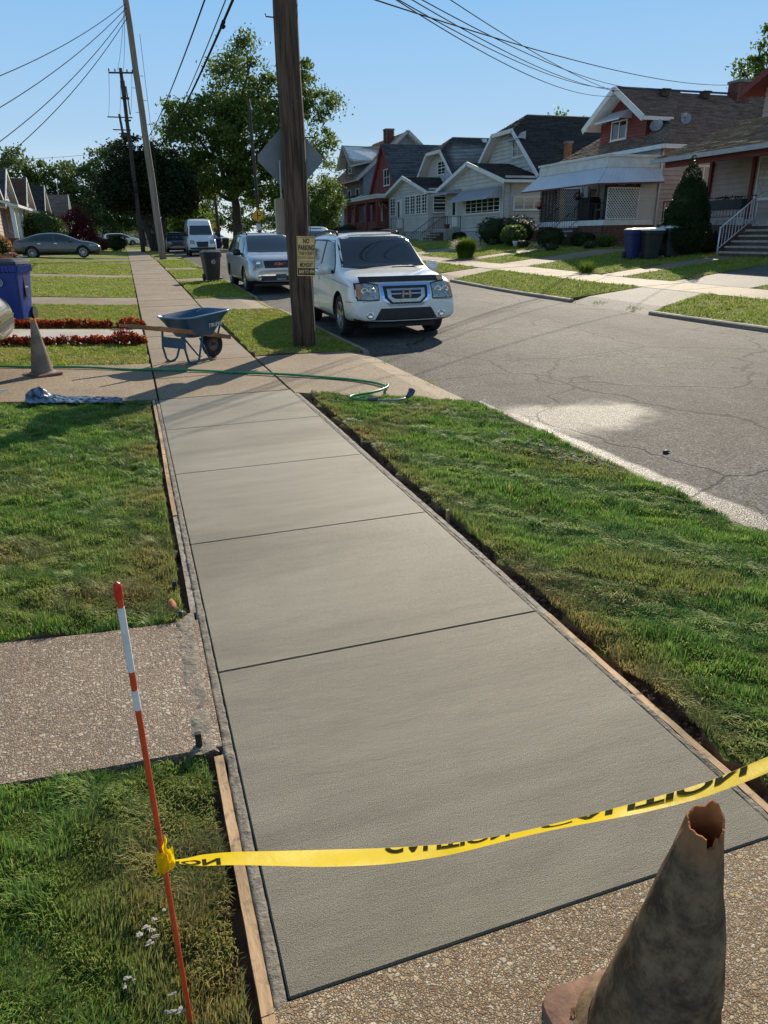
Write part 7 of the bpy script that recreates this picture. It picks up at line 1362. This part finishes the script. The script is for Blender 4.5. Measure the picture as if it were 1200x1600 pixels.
# ------------------------------------------------------------ cones
def cone(label,x,y,z,body,base,H=.70,r0=.135,r1=.022,half=.185,broken=False,tipm=None,rz=0,lean=(0,0)):
    t=thing('traffic_cone',label,'cone',(x,y,z),rz); n=64 if broken else 28; rg=random.Random(4); m_=MB(); L=28 if broken else 6; rings=[]
    jag=[0]*n
    if broken:
        kn=[(0,.014),(3,.026),(6,.028),(9,.012),(13,.008),(18,.002),(23,-.003),(28,-.007),(34,-.010),(40,-.012),(42,-.014),(43,-.036),(47,-.034),(48,-.010),(49,-.012),(50,-.024),(51,-.022),(52,-.004),(56,.002),(60,.008),(64,.014)]
        xs_=[a for a,b in kn]; ys_=[b for a,b in kn]; jag=[lerp(k,xs_,ys_)+rg.uniform(-.0012,.0012) for k in range(n)]
    for i in range(L+1):
        h=i/L
        for k in range(n):
            a=2*PI*k/n; r_=r0+(r1-r0)*h; 
            if broken: r_*=1+.055*noise.noise(V((math.cos(a)*1.2,math.sin(a)*1.2,h*2.4)))*1.4; r_+=.0035*noise.noise(V((math.cos(a)*3,math.sin(a)*3,h*9)))
            if broken: r_+=.0022*(1 if .30<h<.60 else 0)
            if broken and h>.9: r_*=1+.12*(h-.9)/.1*math.cos(a*1-.5)
            z_=.03+H*h+(jag[k] if i==L else (jag[k]*.3 if i==L-1 else 0)); m_.v.append((r_*math.cos(a)+lean[0]*h,r_*math.sin(a)+lean[1]*h,z_))
    for i in range(L):
        for k in range(n): m_.f.append((i*n+k,i*n+(k+1)%n,(i+1)*n+(k+1)%n,(i+1)*n+k)); m_.m.append(0)
    if not broken: m_.f.append(tuple(L*n+k for k in range(n))); m_.m.append(0)
    q=m_.build('cone_body',body,t,smooth=True)
    if broken:
        i2=MB()
        for i in range(L-5,L+1):
            for k in range(n): p=V(m_.v[i*n+k]); cx,cy=lean[0]*i/L,lean[1]*i/L; d=V((p.x-cx,p.y-cy,0)); d=d.normalized()*(d.length-.0035); i2.v.append((cx+d.x,cy+d.y,p.z-.0005))
        for i in range(5):
            for k in range(n): i2.f.append((i*n+k,(i+1)*n+k,(i+1)*n+(k+1)%n,i*n+(k+1)%n)); i2.m.append(0)
        o0=len(i2.v); 
        for k in range(n): i2.v.append(m_.v[L*n+k])
        for k in range(n): i2.f.append((5*n+k,o0+k,o0+(k+1)%n,5*n+(k+1)%n)); i2.m.append(0)
        i2.build('torn_inner_rim','cone_inner',q,smooth='auto')
    else:
        m_=MB(); m_.lathe([(r1+.012,H*.93),(r1+.001,H+.034),(r1*.4,H+.03),(.001,H+.02)],(lean[0],lean[1],0),EZ,14); m_.build('tip',tipm or body,q)
    m_=MB(); o=rrect(-half,half,half,half,0,0,.045); bt=[V((p.x*1.02,p.y*1.02,.0)) for p in o]; md=[V((p.x,p.y,.026)) for p in o]; up_=[V((p.x*.9,p.y*.9,.034)) for p in o]; nn=len(o)
    for s in (bt,md,up_): m_.v+=[tuple(V((p.x,p.y,p.z+.002*math.sin(p.x*40+p.y*31)))) for p in s]
    for i in range(2):
        for k in range(nn): m_.f.append((i*nn+k,i*nn+(k+1)%nn,(i+1)*nn+(k+1)%nn,(i+1)*nn+k)); m_.m.append(0)
    m_.f+=[tuple(range(nn))[::-1],tuple(2*nn+k for k in range(nn))]; m_.m+=[0,0]; m_.build('base',base,t,smooth='auto')
    m_=MB(); m_.lathe([(r0+.03,.033),(r0+.015,.045),(r0,.05)],(0,0,0),EZ,28); m_.build('collar',body,q,smooth=True)
    return t
cone('old dirty traffic cone with a torn broken top in the right foreground',.745,.80,-.009,'cone_near','cone_base',H=.632,r0=.142,r1=.033,broken=True,half=.185,lean=(.024,-.004))
m_=MB(); rg=random.Random(6)
for i in range(70): a=rg.uniform(0,2*PI); r_=abs(rg.gauss(0,.016)); m_.box((.635+math.cos(a)*r_,.90+math.sin(a)*r_,.022+rg.uniform(0,.008)),(rg.uniform(.003,.012),.0015,.0008),((math.cos(a*3),math.sin(a*3),.2),(-math.sin(a*3),math.cos(a*3),0),(0,0,1)))
tag(m_.build('dead_leaves','leaf_litter'),'small clump of dead leaves lying on the near cone base','leaf litter',kind='stuff')
cone('brown weathered traffic cone with orange tip on the left driveway',-1.38,10.36,T(-1.38,10.36),'cone_mid','cone_base',H=.68,r0=.14,r1=.03,tipm='cone_inner',rz=R(38),half=.19)
# ------------------------------------------------------------ marker stake and caution tape
t=thing('marker_stake','red and white driveway marker stake standing in the front left grass','stake',(-.226,1.22,0)); r_=.0058
for nm,a,b,mt in (('shaft',-.15,.868,'stake_red'),('paper_band',.868,.912,'stake_white'),('shaft',.912,.953,'stake_red'),('white_band',.953,1.088,'stake_white'),('shaft',1.088,1.12,'stake_red')):
    m_=MB(); m_.tube([(0,0,a),(0,0,b)],r_*(1.12 if 'band' in nm else 1),12); m_.build(nm,mt,t,smooth='auto')
m_=MB(); m_.lathe([(.0068,1.105),(.0078,1.108),(.0078,1.128),(.006,1.136),(.001,1.139)],(0,0,0),EZ,14); m_.build('cap','stake_cap',t,smooth='auto')
CAMP=V((CX,0,CH)); TP=[(262,-.215,.478,1.0,.30),(300,-.17,.462,.997,.42),(350,-.104,.447,.99,.52),(500,.107,.370,.965,.62),(600,.262,.320,.945,.56),(700,.429,.281,.92,.42),(800,.61,.262,.895,.27),(860,.72,.254,.88,.28),(930,.86,.242,.86,.38),(1000,1.004,.229,.845,.48),(1100,1.222,.221,.82,.60),(1200,1.447,.245,.80,.78),(1300,1.68,.29,.79,.80),(1420,1.95,.36,.78,.82)]
def tp(px):
    q=[lerp(px,[a[0] for a in TP],[a[j] for a in TP]) for j in (1,2,3,4)]; return q
def tpS(px):   # smoothed
    s=[tp(px+d) for d in (-36,-18,0,18,36)]; return [sum(w_*a[j] for w_,a in zip((.1,.22,.36,.22,.1),s)) for j in range(4)] if px>298 else tp(px)
def tape(px,v,off=0):
    x,z,k,f=tpS(px); P=CAMP+(V((x,1.22,z))-CAMP)*k; d=(P-CAMP).normalized(); up=(EZ-d*d.z).normalized(); f2=f+.05*math.sin(px*.013); W=up*f2+d*math.sqrt(max(0,1-f2*f2)); w_=.055*min(1,max(.25,(px-245)/70))
    cv=.006*math.sin(v*PI)*math.sin(px*.02); return P+W*(v*w_)-d*(off+cv)
t=thing('caution_tape','yellow caution tape tied to the red stake and stretched across the new concrete','tape',tape(262,0)); o_=tape(262,0)
m_=MB(); m_.sheet(lambda u,v:tape(262+u*1150,v-.5),150,6); m_.build('ribbon','tape_yellow',t,org=o_,smooth=True)
def tapetext(s,p0,p1,v0,v1,flip=True,off=.003):
    vs,fs=textmesh(s,1,.035); x0=min(q.x for q in vs);x1=max(q.x for q in vs);y0=min(q.y for q in vs);y1=max(q.y for q in vs); m_=MB(); K=28
    for f in fs:
        P=[V((p0+(vs[i].x-x0)/(x1-x0)*(p1-p0),(v0+(vs[i].y-y0)/(y1-y0)*(v1-v0)),0)) for i in f]; P=clip(clip(P,V((0,-.47,0)),EY),V((0,.485,0)),-EY)
        if len(P)<3: continue
        a=min(p.x for p in P); b=max(p.x for p in P); s0=math.floor(a/8)*8
        while s0<b:
            q=clip(clip(P,V((s0,0,0)),EX),V((s0+8,0,0)),-EX); s0+=8
            if len(q)>=3 and area(q)>1e-7: m_.add([tape(p.x,p.y,off) for p in q],[tuple(range(len(q)))])
    m_.build('lettering','tape_ink',t,org=o_)
tapetext('CAUTION',845,1165,.86,-.02); tapetext('CAUTION',600,795,1.1,.14); tapetext('ION',272,344,.1,-.42)
# the knot: a wrap round the stake and two crumpled ends
m_=MB(); c=V((-.226,1.22,.485)); KS=.72
m_.lathe([(.0075,-.03),(.011,-.022),(.013,0),(.011,.02),(.0075,.028)],c,(0.1,0,1),14,jit=lambda i,k:1+.25*math.sin(k*2.3+i))
m_.build('knot','tape_yellow',t,org=o_,smooth=True)
m_=MB(); m_.sheet(lambda u,v:c+KS*V((.012+.004*math.sin(v*9)+ (u-.5)*.022*(1-v*.75),-.012+.006*math.sin(u*6+v*4),.01+v*.085)),5,9); m_.sheet(lambda u,v:c+KS*V((.02+.012*u,-.01-.004*math.sin(v*7+u*5),-.02+.07*v)),4,8); m_.build('tape_end','tape_yellow',t,org=o_,smooth=True)
m_=MB(); m_.sheet(lambda u,v:c+KS*V((-.002-v*.028+(u-.5)*.02,-.012-.006*v+.004*math.sin(u*7),.004-v*.035+(u-.5)*.018)),5,6); m_.sheet(lambda u,v:c+KS*V((.008+v*.02,-.014+.003*math.sin(v*8),-.012+(u-.5)*.035*(1-.2*v))),5,5); m_.build('tape_end','tape_yellow',t,org=o_,smooth=True)
# ------------------------------------------------------------ hose, tarp, odds and ends
H_=[(-4.5,11.4),(-3.2,11.2),(-1.98,10.99),(-.74,10.73),(.51,10.11),(1.1,9.68),(1.67,9.25),(2.0,8.97),(2.29,8.69),(2.5,8.38),(2.60,8.08),(2.56,7.81),(2.45,7.67),(2.28,7.56),(2.08,7.50),(1.98,7.42),(1.99,7.33),(2.06,7.25),(2.15,7.18)]
def smooth(P,n=5):
    o=[]
    for i in range(len(P)-1):
        p0=V((*P[max(i-1,0)],0));p1=V((*P[i],0));p2=V((*P[i+1],0));p3=V((*P[min(i+2,len(P)-1)],0))
        for k in range(n): t_=k/n; o.append(.5*((2*p1)+(p2-p0)*t_+(2*p0-5*p1+4*p2-p3)*t_*t_+(3*p1-p0-3*p2+p3)*t_**3))
    return o+[V((*P[-1],0))]
def hz(p): return T(p.x,p.y)+.020+(.045 if (p.y<7.95 and p.x>1.6) else 0)+.004*math.sin(p.x*5)
t=thing('garden_hose','green garden hose snaking across the driveway onto the verge grass','hose',(.5,10.1,0)); o_=V((.5,10.1,0)); sp=[V((p.x,p.y,hz(p))) for p in smooth(H_)]
m_=MB(); m_.tube(sp,.0155,8); m_.build('tube','hose_green',t,org=o_,smooth=True)
m_=MB(); P=[V((p.x,p.y,T(p.x,p.y)+.07)) for p in smooth([(2.15,7.18),(2.22,7.10),(2.34,7.04),(2.46,7.06),(2.55,7.12)])]; m_.tube(P,.011,8); m_.build('end_hose','hose_wet',t,org=o_,smooth=True)
m_=MB(); m_.tube([(2.12,7.20,.07),(2.2,7.12,.075)],.022,8); m_.tube([(2.53,7.10,.075),(2.60,7.17,.10),(2.62,7.19,.13)],[.02,.035,.04],10); m_.build('nozzle','nozzle',t,org=o_,smooth='auto')
def tarpf(u,v):
    x=-1.36+u*.98; wd=.19-.09*u; y=8.72-.22*u+(v-.5)*wd*2; y+=.04*noise.noise(V((u*4,v*2,1))); h=(.02+.085*math.exp(-((u-.13)/.13)**2))*math.sin(PI*min(1,max(0,v)))**.6
    z=T(x,y)+.045+h*(1+.9*noise.noise(V((u*9,v*5,0))))+.018*noise.noise(V((u*22,v*12,3))); return (x,y-.22,z)
m_=MB(); m_.sheet(tarpf,70,26); o=m_.build('plastic_sheet','tarp_blue',smooth='auto'); tag(o,'crumpled blue grey plastic sheeting lying at the edge of the left lawn','plastic sheeting')
m_=MB(); 
for i in range(5):
    a=i*1.3; P=[V((-1.78+.12*math.cos(a+k*.7)*(.5+.1*k),8.48+.09*math.sin(a+k*.9),T(-1.7,8.5)+.06+.02*math.sin(k*2+i))) for k in range(8)]
    for p,q in zip(P,P[1:]): m_.bar(p,q,.045,.004)
tag(m_.build('yellow_tape_pile','tape_yellow'),'small heap of yellow tape at the left edge of the lawn','tape')
m_=MB(); m_.tube([(-1.95,8.75,T(-1.9,8.7)+.05),(-1.62,8.98,T(-1.6,8.9)+.07)],.013,6); tag(m_.build('white_stick','stake_white'),'white stick lying by the yellow tape at the left edge','stick')
bpy.context.view_layer.update()
